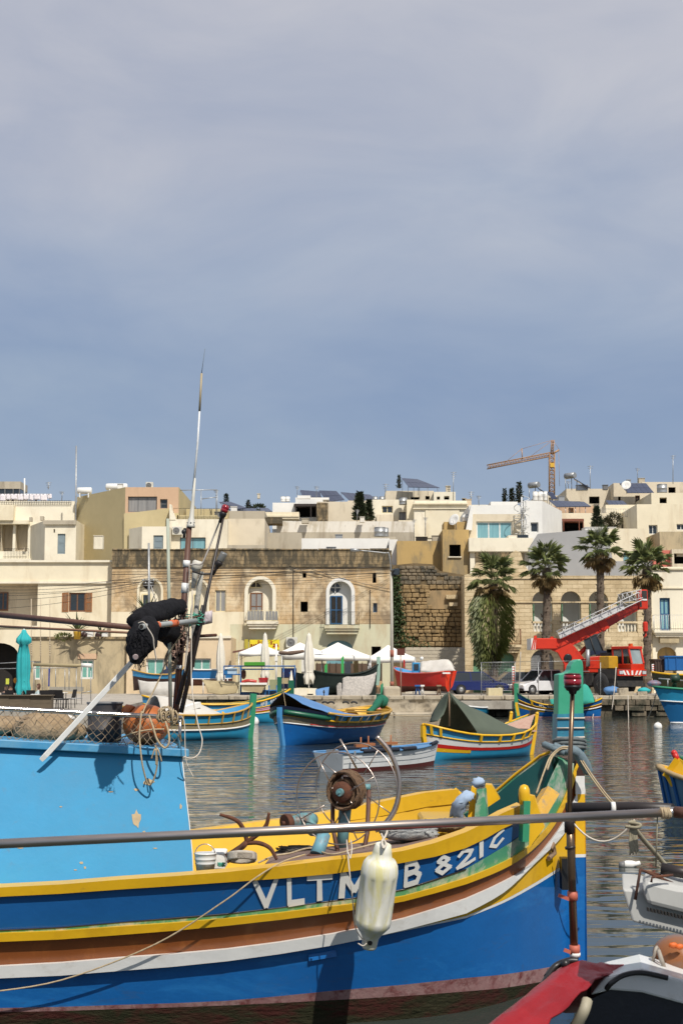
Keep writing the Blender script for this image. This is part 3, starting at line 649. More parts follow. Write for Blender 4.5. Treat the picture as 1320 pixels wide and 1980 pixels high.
an=house('stained_annex','low beige annex with mould-stained parapet behind the outdoor tables',103.5,5,40,246,1234,p_stucco,ops=[('win',66,1278,80,1314,dict(f=fr_white,g='s',nx=1,fw=.12)),('win',156,1275,182,1313,dict(f=fr_white,g='s',nz=1,fw=.13))],par_h=.2)
q=MB();bbpx(q,151,1264,187,1274,103.44,103.5);q.obj('lintel',p_pink,an)
q=MB();bbpx(q,39,1231,247,1236,103.4,103.5);q.obj('coping',para,an)
YL=108
lo=house('loggia_house','golden limestone house with a row of arched loggia openings and stone balustrades',YL,10,897,1257,1117,sand2,ops=[('dark',1028,1143,1067,1224,dict(arch=1,m=p_white,dep=1.35)),('dark',1083,1143,1122,1224,dict(arch=1,m=p_white,dep=1.35)),('dark',1137,1143,1175,1224,dict(arch=1,m=p_white,dep=1.35)),('dark',1191,1143,1230,1224,dict(arch=1,m=p_white,dep=1.35)),('x',1025,1256,1070,1345,dict(arch=1)),('x',962,1262,993,1345,dict(arch=.7)),('dark',914,1271,933,1345,dict(arch=.8,m=d_green,dep=.5)),('dark',921,1192,931,1212),('dark',1172,1255,1200,1300)],th=.45)
ln_=[1028,1083,1137,1191]
for i,a in enumerate(ln_):
 x0,x1,zb_,zt=pxr(a,1203,a+39,1224,YL);q=MB()
 q.bb((x0-.05,YL+.0,zt-.08),(x1+.05,YL+.3,zt+.06));q.bb((x0,YL+.02,zb_-.02),(x1,YL+.28,zb_+.1));bs=q.obj('balustrade',sand2,lo)
 for j in range(6):
  c=V((x0+(x1-x0)*(j+.5)/6,YL+.15,zb_+.1));h=zt-zb_-.18;q=MB();q.lathe([(.07,0),(.05,h*.1),(.09,h*.35),(.05,h*.75),(.075,h)],c,8);q.obj('baluster',p_cream2,bs)
 y2=YL+1.75;q=MB();dx0,dx1,dz0,dz1=pxr(a+25,1172,a+36,1224,y2);q.bb((dx0,y2-.1,dz0),(dx1,y2-.04,dz1));q.obj('loggia_door',fr_brown if i else d_green,lo)
 x0,x1,zb_,zt=pxr(a+1,1168,a+5,1203,YL+.5);q=MB();q.box(((x0+x1)/2,YL+.75,(zb_+zt)/2),(.05,.5,zt-zb_));q.obj('loggia_shutter',d_green,lo)
q=MB()
for a,b in((1113,1119),(1163,1165.5)):bbpx(q,990,a,1257,b,YL-.08,YL-.002)
q.obj('string_course',sand2,lo)
q=MB();x0,x1,zb_,zt=pxr(1025,1256,1070,1345,YL+.3);q.prism(archpoly(x0,x1,zb_,zt,1,YL+.3),(0,.06,0));sh=q.obj('roller_shutter',fr_grey,lo)
for k in range(22):
 z=zb_+.05+k*.14
 if z<zt-.5:q=MB();q.bb((x0,YL+.26,z),(x1,YL+.298,z+.11));q.obj('slat',galv,sh)
x0,x1,zb_,zt=pxr(962,1262,993,1345,YL+.3);q=MB();q.prism(archpoly(x0,x1,zb_,zt,.7,YL+.28),(0,.06,0));gd=q.obj('door',d_green,lo)
for k in range(6):q=MB();xx=x0+(x1-x0)*k/6;q.bb((xx+.015,YL+.25,zb_),(xx+(x1-x0)/6-.015,YL+.279,zt-.45-.2*abs(k-2.5)/2.5));q.obj('plank',d_green,gd)
balcony(lo,972,1008,1217,1246,1262,YL,sand2,fr_brown,8,.8)
q=MB();q.prism([P(*a,YL+.05)for a in((897,1118),(1030,1118),(1024,1108),(1012,1090),(1006,1068),(996,1064),(984,1072),(978,1085),(920,1088),(912,1108),(897,1112))],(0,.5,0));q.obj('ramped_gable',sand2,lo)
q=MB();bbpx(q,918,1068,984,1090,109.2,109.5);q.obj('dark_back_wall',para,lo)
rc=house('cream_corner_house','cream house with a tall blue door and white balcony railing at the right edge',YL+.2,10,1257,1420,1096,p_cream2,ops=[('win',1274,1156,1294,1219,dict(f=fr_blue,g='b',nz=2,fw=.14)),('dark',1269,1251,1306,1345,dict(arch=.8,m=p_ochre,dep=.4))])
q=MB();bbpx(q,1256,1098,1420,1101,YL+.05,YL+.198);bbpx(q,1256,1136,1420,1138,YL+.1,YL+.198);q.obj('string_course',p_cream,rc)
balcony(rc,1264,1420,1189,1219,1231,YL+.2,p_cream2,iron_w,34,.8)
q=MB();bbpx(q,1275,1231,1312,1243,YL-.3,YL+.2);q.obj('balcony_bracket',p_stucco,rc)
YR=111
rw=thing('rubble_stone_wall','high rough rubble wall with exposed brown stones between the two stone houses','wall',P(830,1330,YR))
prof=[(757,1093),(800,1089),(836,1091),(850,1104),(900,1112),(905,1345),(757,1345)]
q=MB();q.prism([P(*a,YR+.12)for a in prof],(0,1.2,0));q.obj('wall_core',rubble,rw)
topf=lambda px:1092 if px<838 else(1105 if px<852 else 1113)
py=1250
while py>1094:
 hh=R.uniform(6.2,9.5);px=776+R.uniform(-8,0)
 while px<903:
  wd=R.uniform(8,17)
  patch=px>826 and 1140<py<1180 and px<890
  if py-hh>topf(px)-2 and not patch and R.random()>.05:
   a,b=P(px+.5,py-hh+.6,YR),P(min(px+wd,904)-.5,py-.3,YR);q=MB()
   c=(a+b)/2;sz=b-a;dpt=R.uniform(.18,.38)if py>1140 else R.uniform(.15,.22)
   q.box((c.x,YR+.2-dpt/2+.1,c.z),(abs(sz.x),dpt+.2,abs(sz.z)),(R.uniform(-.06,.06),R.uniform(-.07,.07),R.uniform(-.08,.08)))
   q.obj('rubble_stone',ruin1 if(py>1135)else ruin2,rw,bevel=.05)
  px+=wd
 py-=hh
q=MB();bbpx(q,824,1142,893,1178,YR-.03,YR+.2,bev=.02);q.obj('plaster_patch',plaster('stained_tan_render',(.40,.28,.15),(.22,.17,.10),.5),rw)
q=MB()
for(a,b)in(((862,1150),(884,1158)),((868,1165),(884,1172))):bbpx(q,*a,*b,YR-.35,YR)
q.obj('corbel_stone',sand2,rw)
bw=thing('concrete_block_wall','pale concrete block wall with light mortar behind the red hull','wall',P(840,1330,105))
q=MB();bbpx(q,783,1253,899,1345,105.03,105.25);q.obj('mortar_bed',mortarm,bw)
py=1335;row=0
while py>1254:
 px=784+(row%2)*7-7
 while px<899:
  a,b=max(px+.4,784),min(px+13.4,898)
  if b-a>3:q=MB();bbpx(q,a,py-6.4,b,py-.5,105,105.2);q.obj('concrete_block',blockm,bw)
  px+=14
 py-=7;row+=1
# ------------------------------------------------------------------ second and third rows (roofs behind)
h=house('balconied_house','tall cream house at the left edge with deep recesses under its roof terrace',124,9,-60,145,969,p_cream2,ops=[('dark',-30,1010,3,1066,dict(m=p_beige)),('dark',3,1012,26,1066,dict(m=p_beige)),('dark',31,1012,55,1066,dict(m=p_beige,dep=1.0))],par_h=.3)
window(h,*pxr(-8,1035,8,1048,125.2),125.1,fr_brown,dark_in,1,1)
q=MB();bbpx(q,-60,1006,56,1013,123.4,123.99);bbpx(q,-40,976,26,1006,123.2,123.99);q.obj('terrace_parapet',p_cream,h)
r_=railing(h,P(9,1062,123.5).x,P(56,1062,123.5).x,123.5,zpx(1082,123.5),zpx(1061,123.5),iron,16);
q=MB();bbpx(q,-60,1080,60,1100,123.4,124.2);q.obj('lower_terrace',p_cream2,h)
railing(h,P(-40,975,123.9).x,P(138,975,123.9).x,123.9,zpx(976,123.9),zpx(968,123.9),iron,40,name='roof_railing')
t=thing('roof_room','small grey rooftop room with dark window band above the laundry','roof room',P(10,970,131))
q=MB();bbpx(q,-30,931,40,945,131,134);bbpx(q,-30,956,40,990,131.05,134);q.obj('wall',p_conc,t);q=MB();bbpx(q,-30,945,39.5,956,131.1,133.9);q.obj('window_band',glass,t)
q=MB();
for px in(-8,10,26,38):bbpx(q,px-.8,945,px+.8,956,131,131.09)
q.obj('mullion',fr_grey,t)
t=thing('laundry_line','row of white laundry drying on the roof terrace railing','laundry',P(45,972,124.6))
q=MB();q.tube([P(-20,955,124.6),P(98,955,124.6)],.02,4)
for px in(-18,96):q.tube([P(px,955,124.6),P(px,974,124.6)],.03,4)
q.obj('line',galv,t)
wl=mat('white_laundry',(.78,.75,.76),(.70,.64,.68),rough=.9);wl2=mat('dark_laundry',(.10,.03,.04),(.03,.03,.05),rough=.9)
px=0
while px<94:
 wd=R.uniform(7,13);bt=R.uniform(963,970);rows=[[P(px+wd*i/5,955+(bt-955)*j/4,124.6+.08*math.sin(i*2+j+px))for i in range(6)]for j in range(5)]
 q=MB();q.grid(rows);q.obj('sheet',wl,t,solid=.02)
 if R.random()<.5:q=MB();q.grid([[P(px+2+4*i/2,964+9*j/2,124.8+.05*i)for i in range(3)]for j in range(3)]);q.obj('garment',wl2,t,solid=.02)
 px+=wd+.8
house('stair_head_house','small cream block with a blue-grey door and a shaded left side',119.5,5,88,148,1006,p_cream2,ops=[('door',112,1032,127,1071),('dark',104,1023,107,1030)],leftback=(54,125),zb=3)
q=MB();bbpx(q,84,1006,147,1014,119.3,119.49);bbpx(q,57,1000,62,1008,122,122.4);bbpx(q,78,998,84,1006,120.5,121);tag(q.obj('parapet_trim',p_conc,loc=P(110,1010,119.4)),'small stone parapet trim with two knobs on the stair block','parapet')
ol=house('olive_gable_house','big olive-beige house with blank side wall and salmon upper front',118,14,243,346,942,[p_olive,p_pink],ops=[('win',248,960,304,990,dict(f=fr_grey,g='c',nx=3)),('win',310,965,324,983,dict(f=fr_grey,nx=1,g='g',nz=2))],leftback=(150,124.5),mf=lambda x,z:1 if z>zpx(992,118)else 0,cuts=((),[zpx(992,118)]))
q=MB();a,b,c,d=P(240,993,117.9),P(332,982,117.9),P(332,1090,117.9),P(240,1090,117.9)
q.prism([d,c,b,a],(0,.09,0));q.obj('lower_wall',p_olive,ol)
for px0,px1,y0,y1,Y in((205,247,937,946,121),(150,178,945,953,123)):
 a,b=P(px0,(y0+y1)/2,Y),P(px1,(y0+y1)/2,Y);q=MB();r_=.24*1.2;q.tube([a,a.lerp(b,.04),a.lerp(b,.96),b],[r_*.6,r_,r_,r_*.6],12)
 for f_ in(.2,.8):c=a.lerp(b,f_);q.bb((c.x-.05,Y-.2,c.z-.6),(c.x+.05,Y+.2,c.z-.2))
 tag(q.obj('water_heater',p_white,loc=a),'white cylindrical water heater on the olive roof, '+('right and longer one' if px0>200 else 'left smaller one by the tall pole'),'water heater')
ac(282,932,296,945,118.3,'air conditioner standing on the salmon house roof')
house('white_stair_head','little white roof room with blue-grey door against the olive wall',115.5,4,275,328,1018,p_cream2,ops=[('door',297,1035,316,1062)],leftback=(250,117.5),zb=3)
gp=house('terrace_house','cream terrace house with blue-curtained window behind the rusty mast',117,9,328,440,1004,p_cream2,ops=[('win',348,1039,398,1066,dict(f=fr_grey,g='b',nx=2))],par_h=.8)
q=MB();q.prism([P(*a,116.95)for a in((328,1005),(340,1005),(337,996),(332,985),(331,975),(328,975))],(0,4,0));q.obj('curved_parapet',p_cream2,gp)
railing(gp,P(336,984,117.5).x,P(430,984,117.5).x,117.5,zpx(1004,117.5),zpx(983,117.5),iron,8,name='roof_railing');q=MB();bbpx(q,343,996,420,1004,118,120);bbpx(q,360,984,440,1003,122,124);q.obj('terrace_wall',p_olive,gp)
ac(333,1018,352,1034,116.6,'white air conditioner beside the blue-curtained window')
t=thing('roof_pergola_frame','thin metal pergola frame on the terrace roof','pergola',P(390,1000,119));q=MB()
for a,b in(((335,948),(420,947)),((420,947),(420,1002)),((389,949),(389,1003)),((389,965),(420,961)),((335,948),(335,985)),((300,944),(335,948))):q.tube([P(*a,119),P(*b,119)],.04,4)
q.obj('frame',galv,t)
house('blank_beige_house','plain beige wall block right of the terrace house',118.5,9,440,512,1003,p_beige,zb=2);
q=MB();bbpx(q,440,1054,512,1072,116,118);tag(q.obj('low_roof_wall',p_conc,loc=P(476,1070,116)),'low rough parapet just above the sandstone roof beside the masts','wall')
house('chimney_block_house','narrow beige block with a grey cap band beside the long peeling wall',119.5,8,484,512,1008,[p_conc],zb=2)
house('peeling_terrace_house','long terrace house with peeling whitewashed upper wall',128,8,535,800,1008,[p_peel,p_conc],mf=lambda x,z:0 if z>zpx(1029,128)else 1,cuts=((),[zpx(1029,128)]),zb=2)
house('concrete_terrace','bare concrete terrace wall left of the whitewashed wall',124,4,512,583,1030,p_conc,zb=2)
q=MB();bbpx(q,512,1000,545,1012,126,128);bbpx(q,505,1003,512,1060,121,122);tag(q.obj('roof_lip_wall',para,loc=P(530,1012,126)),'dark stained roof lip with a pipe beside the peeling wall','parapet')
house('whitewashed_house','low bright whitewashed wall above the sandstone parapet',119,9,583,752,1041,p_white,ops=[('dark',749,1054,751,1080)],zb=2,rightback=(766,128))
cyl('water_tank','wide galvanised water tank on the concrete terrace',734,1019,1038,22,124,galv);cyl('water_tank','narrow galvanised tank beside the wide one',745,1020,1038,12,125.2,galv)
q=MB();bbpx(q,716,1038,765,1046,123,127);tag(q.obj('tank_platform',p_conc,loc=P(740,1046,123)),'concrete platform under the two galvanised tanks','platform')
house('white_box_house','small white cube house with water drums on the roof',140,8,527,572,972,p_white,zb=4,par_h=.3)
cyl('water_drum','white water drum on the cube house, left one of the pair',547,960,970,9,140.5,p_white);cyl('water_drum','white water drum on the cube house, right one of the pair',556,960,970,9,140.8,p_white)
house('white_slope_house','white house with dark pergola opening on its terrace',141,9,571,624,965,p_white,ops=[('dark',573,976,612,1000)],zb=4)
q=MB();bbpx(q,568,974,613,979,139.5,141);
for px in(570,600,610):bbpx(q,px,979,px+2,1000,139.5,139.7)
tag(q.obj('roof_pergola',mat('dark_timber',(.03,.02,.015)),loc=P(590,1000,139.5)),'dark timber pergola in front of the white house','pergola')
q=MB();bbpx(q,511,990,578,1003,137,139);bbpx(q,512,996,578,999,136.9,137);tag(q.obj('terrace',p_cream,loc=P(545,1003,137)),'long cream terrace front below the white cube house','terrace')
house('beige_wall_house','beige wall house with dark stained corner and a white downpipe',139,9,613,688,970,p_beige,zb=4)
q=MB();bbpx(q,612,972,634,1010,138.5,138.99);q.obj('stained_pier',para,bpy.data.objects['beige_wall_house'])
q=MB();bbpx(q,571,962,636,966,145,150);bbpx(q,575,958,600,964,144,146);tag(q.obj('flat_roof_slab',p_white,loc=P(600,966,145)),'white flat roof slab under the left solar arrays','roof')
house('mid_beige_house','beige house with a dark wide window behind the conifers',142,9,672,745,968,p_beige,ops=[('dark',738,978,744,991)],zb=4)
house('two_window_house','cream house with two grey windows beside the big cornice block',137,8,720,792,966,p_cream2,ops=[('win',738,978,759,992,dict(f=fr_cream)),('win',771,990,788,1006,dict(f=fr_grey,g='c'))],zb=4)
q=MB();bbpx(q,728,995,760,1008,136,136.9);tag(q.obj('terrace_balustrade',p_beige,loc=P(744,1008,136)),'low beige terrace wall under the dark window','wall')
ck=house('cornice_block_house','large cream blank house with a stepped cornice',134,9,800,902,968,p_cream2,zb=4);
q=MB();bbpx(q,798,972,904,975,133.7,133.99);bbpx(q,798,982,904,984,133.8,133.99);bbpx(q,822,984,888,1040,133.9,133.99);q.obj('cornice',p_cream,ck)
q=MB();bbpx(q,786,966,800,1040,135,137);bbpx(q,770,1006,800,1030,132.5,134.2);tag(q.obj('pilaster_block',p_cream,loc=P(790,1040,135)),'narrow cream pier beside the cornice block','pier')
house('roof_top_house','far cream rooftop house under the raised solar canopy',165,9,745,838,949,p_beige,ops=[('dark',794,961,810,966),('dark',822,959,830,966)],zb=6);house('cream_roof_room','far cream roof room right of the solar canopy',160,7,838,880,951,p_cream2,ops=[('dark',844,960,850,966),('dark',858,959,868,966)],zb=6)
cyl('water_tank','grey steel tank on the cream house with two windows',779,962,976,16,136,galv)
oh=house('ochre_house','ochre stained house with one black window opening',116,8,855,906,1024,p_ochre,ops=[('dark',868,1053,890,1076)],zb=2,th=.25)
q=MB();x0,x1,zb_,zt=pxr(866,1076,892,1078,115.9);q.bb((x0,115.85,zb_),(x1,115.99,zt));q.obj('sill',p_cream2,oh)
house('ochre_wing','lower ochre wing with a stained top band',117.5,6,767,855,1046,p_ochre,zb=2)
house('white_gable_house','narrow white gable end behind the street lamp',118.4,8,752,768,1043,p_white,zb=2)
def dish(px,py,r,Y,label,face=(-.5,-.8,.5),m=None):
 c=P(px,py,Y);t=thing('satellite_dish',label,'satellite dish',c-V((0,0,r+.3)),'satellite dishes');f=V(face).normalized()
 q=MB();q.lathe([(.01,0),(r*.5,r*.07),(r*.85,r*.2),(r,r*.3),(r*.98,r*.33),(r*.5,r*.1),(.01,r*.03)],c,18,axis=f);q.obj('dish',m or p_white,t)
 q=MB();q.tube([c,c-f*.15,c-V((0,0,r+.3))-f*.1],.04,5);q.tube([c-V((0,0,r*.9))+f*r*.2,c+f*r*.8],.02,4);q.obj('mount',galv,t)
dish(879,1006,.5,117,'white satellite dish leaning back on the ochre house roof',(-.55,-.6,.3));cyl('water_tank','small white tank beside the leaning dish',900,994,1008,14,118,p_white)
q=MB();bbpx(q,858,1009,905,1026,117.4,120);tag(q.obj('roof_lip',p_ochre,loc=P(880,1025,117.4)),'rough ochre roof lip under the leaning dish','parapet')
mh=house('modern_white_house','modern white house with a wide blue-curtained sliding window',117,9,906,1012,977,[p_white,p_beige,p_cream2],ops=[('win',920,1008,990,1046,dict(f=fr_white,g='b',nx=3,fw=.12))],zb=2,mf=lambda x,z:0 if z>zpx(994,117)else(1 if z>zpx(1047,117)else 2),cuts=((),[zpx(994,117),zpx(1047,117)]))
q=MB();q.prism([P(*a,116.6)for a in((900,1025),(912,1025),(914,990),(917,977),(910,977))],(0,.5,0));q.obj('sloping_fin',p_white,mh)
q=MB();bbpx(q,906,1040,1030,1066,115.2,116.9);bbpx(q,982,1035,1000,1041,115.25,116.9);bbpx(q,908,1056,920,1120,115.6,116.9);q.obj('balcony_parapet',p_cream2,mh)
q=MB();bbpx(q,920,1056,984,1118,115.8,116.9);q.obj('lower_shade_wall',p_shade_grey,mh)  # the shade on this lower wall is painted as grey
wc=house('white_cube_house','bright white cube with a small dark window beside the spiral stair',116.5,9,1012,1047,968,p_white,ops=[('win',1025,1010,1040,1029,dict(f=fr_white,nx=1))],zb=2,rightback=(1085,124))
t=thing('spiral_stair','white spiral stair climbing the modern white house','stair',P(1010,1052,115.8));c0=P(1009,1052,115.9);hgt=P(1009,975,115.9).z-c0.z
q=MB();q.tube([c0,c0+V((0,0,hgt+.6))],.06,6);q.tube([c0+V((.62*math.cos(i*.35),.62*math.sin(i*.35),hgt*i/40+.8))for i in range(41)],.03,4);q.obj('pole',iron_w,t)
for i in range(20):q=MB();a=i*.7;q.box(c0+V((.32*math.cos(a),.32*math.sin(a),hgt*i/20)),(.62,.2,.04),(0,0,a));q.obj('tread',iron_w,t)
q=MB();bbpx(q,999,1034,1021,1056,115.25,115.3);tag(q.obj('balcony_glass',glass,loc=P(1010,1056,115.2)),'dark glass balcony panel below the spiral stair','panel')
gw=thing('shade_grey_gable_wall','long plain gable wall, its shade painted in grey, behind the palm crowns','wall',P(1100,1115,113));q=MB();q.prism([P(*a,113)for a in((1022,1118),(1262,1118),(1262,1085),(1184,1085),(1172,1022),(1040,1032),(1022,1060))],(0,.5,0));q.obj('wall',p_shade_grey,gw)  # gable wall coloured grey to stand for its shade
house('cream_set_back_house','cream house with a blue door behind the middle palm',115,8,1171,1247,1022,p_cream,ops=[('win',1204,1069,1230,1086,dict(f=fr_blue,g='b',nx=2))],zb=2)
house('big_cream_house','wide cream house with paired grey windows at the right edge',122,9,1230,1420,975,p_cream,ops=[('win',1253,1015,1270,1033,dict(f=fr_white)),('win',1307,1013,1325,1025,dict(f=fr_white))],zb=2)
house('red_house','small faded red house behind the rightmost palm',112.6,4,1262,1296,1064,p_redh,ops=[('dark',1270,1076,1284,1086)],zb=2)
house('shaded_beige_house','shaded beige house corner at the right edge',113.5,5,1274,1420,1028,[p_stucco],zb=2);house('brown_gap_house','brown door recess block under the beige corner',112,3,1298,1420,1062,p_beige,ops=[('dark',1302,1070,1330,1090)],zb=2)
house('pergola_house','tan house with red-brown terrace awning',128,9,1058,1200,992,p_cream,ops=[('dark',1086,1006,1127,1028)],zb=3)
q=MB();bbpx(q,1085,1003,1128,1008,126.5,128);
for px in(1088,1118,1126):bbpx(q,px,1008,px+2,1026,126.5,126.6)
tag(q.obj('terrace_awning',mat('red_brown_timber',(.20,.06,.03)),loc=P(1106,1026,126.5)),'red-brown timber awning on the tan house terrace','awning')
q=MB();bbpx(q,1170,976,1232,1025,129,131);tag(q.obj('stair_tower',p_cream,loc=P(1200,1025,129)),'cream stair tower with railing right of the brown awning','tower')
railing(wc,P(1155,995,126).x,P(1228,995,126).x,126,zpx(1000,126),zpx(984,126),galv,22).parent=None
ra=bpy.data.objects[[o.name for o in bpy.data.objects if o.name.startswith('railing')][-1]];ra.location=wc.location;tag(ra,'grey roof railing above the tan house','railing')
house('far_beige_house','far beige house with a dark window and round hole on the skyline',160,9,1094,1192,945,p_beige,ops=[('dark',1138,960,1158,974),('dark',1192,961,1198,968)],zb=6);house('far_ochre_house','far ochre house under the steep dark solar roof',158,9,1185,1265,934,p_beige,ops=[('win',1227,958,1236,973,dict(f=fr_brown)),('dark',1194,960,1199,968)],zb=6)
house('far_right_house','far pale house with two windows at the right of the skyline',150,9,1258,1420,953,p_cream,ops=[('dark',1274,962,1288,973)],zb=6);house('skyline_block_house','low tan block on the skyline behind the steel tank',165,9,1240,1420,932,p_beige,ops=[('dark',1291,942,1305,953),('dark',1340,942,1350,953)],zb=6)
cyl('water_tank','big steel tank on the skyline at the right',1279,936,953,20,152,galv)
house('salmon_roof_house','salmon roof house below the long solar array',135,8,1062,1150,978,p_pink,ops=[('dark',1098,982,1108,992)],zb=3);house('far_left_cream','low cream house behind the mast lamp',128,8,440,512,988,p_conc,zb=3)
house('white_parapet_house','white parapet house behind the modern white house',125,8,948,1000,970,p_white,zb=3);house('tan_back_house','low tan house filling the skyline left of the white cube',140,8,880,960,976,p_cream2,zb=4)
house('far_mid_house','distant pale house seen between the white cube house and the mast',170,9,560,760,972,p_cream2,zb=6);house('far_right_row','distant tan row of houses behind the tower crane',190,9,1035,1120,958,p_beige,ops=[('dark',1060,962,1068,968)],zb=8)
solar('tilted solar array left of the dark conifers',((632,971),(666,966)),((616,948),(650,949)),146,149,4,2);solar('dark solar array low behind the dark conifers',((676,968),(735,972)),((658,951),(715,956)),152,155,5)
solar('flat solar row left of the tilted array',((584,960),(622,962)),((580,947),(618,950)),150,152,4);solar('raised solar canopy on stilts on the skyline',((790,942),(850,943)),((776,924),(806,926)),160,164,6,2)
solar('solar array behind the red mast lamp',((455,998),(508,996)),((440,984),(492,982)),132,135,5);solar('small solar array above the terrace behind the mast lamp',((462,984),(478,982)),((422,970),(446,970)),134,137,3);solar('small solar array left of the white cube house',((506,990),(527,989)),((502,982),(518,982)),140,142,2)
solar('long low solar array above the salmon roof house',((1075,980),(1142,979)),((1060,967),(1128,970)),131,133,7);solar('short solar array in front of the far beige house',((1180,980),(1214,978)),((1170,967),(1204,968)),132,134,4);solar('steep dark solar roof on the far ochre house',((1212,953),(1264,953)),((1196,934),(1248,934)),154,157,5,2,False)
solar('solar heater panel leaning beside the tower crane',((1066,966),(1078,964)),((1056,950),(1068,952)),137,138,1)
dish(1210,939,.5,150,'white satellite dish beside the steep solar roof',(-.3,-.8,.3))
for px,py,lab in((1104,920,'solar water heater with round tank on the far beige house'),(1034,938,'solar water heater with round tank left of the tower crane')):
 t=thing('solar_heater',lab,'solar heater',P(px,py+25,158));c=P(px,py,158);q=MB();q.tube([c+V((-.6,.4,0)),c+V((.3,-.5,0))],.33,12);q.obj('tank',galv,t)
 q=MB();a=c+V((.2,-.3,-.4));q.hexa([a,a+V((1.6,-.7,-1.1)),a+V((1.8,.2,-1.1)),a+V((.2,.9,0)),a+V((0,0,.1)),a+V((1.6,-.7,-1.0)),a+V((1.8,.2,-1.0)),a+V((.2,.9,.1))]);q.obj('collector',panel_m,t)
 q=MB();[q.tube([c+V((dx,0,-.3)),c+V((dx*.9,0,-1.6))],.05,4)for dx in(-.7,0,.6)];q.obj('stand',galv,t)
for px,w_ in((1034,10),(1044,10),(1054,9)):cyl('water_drum','white rooftop drum in the row under the tower crane, '+{1034:'leftmost',1044:'middle',1054:'rightmost'}[px]+' of three',px,950,968,w_,139,p_white)
for px,lab in((690,'left'),(725,'middle'),(738,'right')):cyl('water_tank',f'{lab} steel tank of the roof row behind the conifers',px,960,970,11,150,galv)
for px,y0,y1,Y,lab,arms in((148,862,1082,120,'tall thin metal pole in front of the olive wall',0),(48,925,972,130,'short white pole beside the laundry roof',0),(876,912,968,160,'television aerial right of the solar canopy',4),(1140,900,946,162,'thin lattice aerial on the far beige house',2),(1300,880,936,160,'tall thin aerial at the right of the skyline',2),(745,935,952,162,'small aerial left of the thin cypress',3),(94,932,946,130,'wire aerial above the laundry roof',3),(910,950,975,140,'twin aerial beside the modern white house',4)):
 t=thing('aerial_mast' if arms else 'metal_pole',lab,'aerial' if arms else 'pole',P(px,y1,Y));q=MB();r_=.07 if not arms else .04;q.tube([P(px-(2 if px==148 else 0),y1,Y),P(px,y0,Y)],r_,6);q.obj('pole',galv if px!=48 else p_white,t)
 if arms:
  q=MB()
  for k in range(arms):q.tube([P(px-5+k,y0+2+k*4,Y),P(px+6-k,y0+1.5+k*4,Y)],.03,4)
  q.obj('aerial_arm',galv,t)
YC=230;yc_m=paint('crane_tan',(.42,.24,.12));t=thing('tower_crane','tan tower crane with long jib on the skyline','crane',P(1067,955,YC))
def lattice(q,a,b,u,v,wd,n,r):
 a,b,u,v=V(a),V(b),V(u),V(v);cs=[(-1,-1),(1,-1),(1,1),(-1,1)]
 pt=lambda k,t:a.lerp(b,t)+(u*cs[k][0]+v*cs[k][1])*wd/2
 for k in range(4):q.tube([pt(k,0),pt(k,1)],r,4)
 for i in range(n):
  for k in range(4):
   q.tube([pt(k,i/n),pt((k+1)%4,(i+1)/n)],r*.6,3);q.tube([pt(k,i/n),pt((k+1)%4,i/n)],r*.6,3)
q=MB();lattice(q,P(1066,958,YC),P(1066,878,YC),(1,0,0),(0,1,0),.8,10,.09);q.obj('mast',yc_m,t)
q=MB();lattice(q,P(1062,879,YC),P(941,903,YC),(0,1,0),(0,0,1),.62,22,.07);q.obj('jib',yc_m,t)
q=MB();lattice(q,P(1066,878,YC),P(1068,851,YC),(1,0,0),(0,1,0),.35,5,.08);q.tube([P(1066,878,YC),P(1080,870,YC)],.16,5);q.obj('tower_head',yc_m,t)
q=MB();[q.tube([P(*a,YC),P(*b,YC)],.035,3)for a,b in(((1068,851),(1008,868)),((1008,868),(975,895)),((1068,851),(1020,886)),((1068,851),(1080,869)),((1079,870),(1081,940)))];q.tube([P(1008,867,YC),P(1009,888,YC)],.1,4);q.obj('tie_bar',yc_m,t)
q=MB();bbpx(q,1063,895,1071,903,YC-.6,YC+.6);q.obj('cab',paint('crane_cab_yellow',(.7,.42,.05)),t)
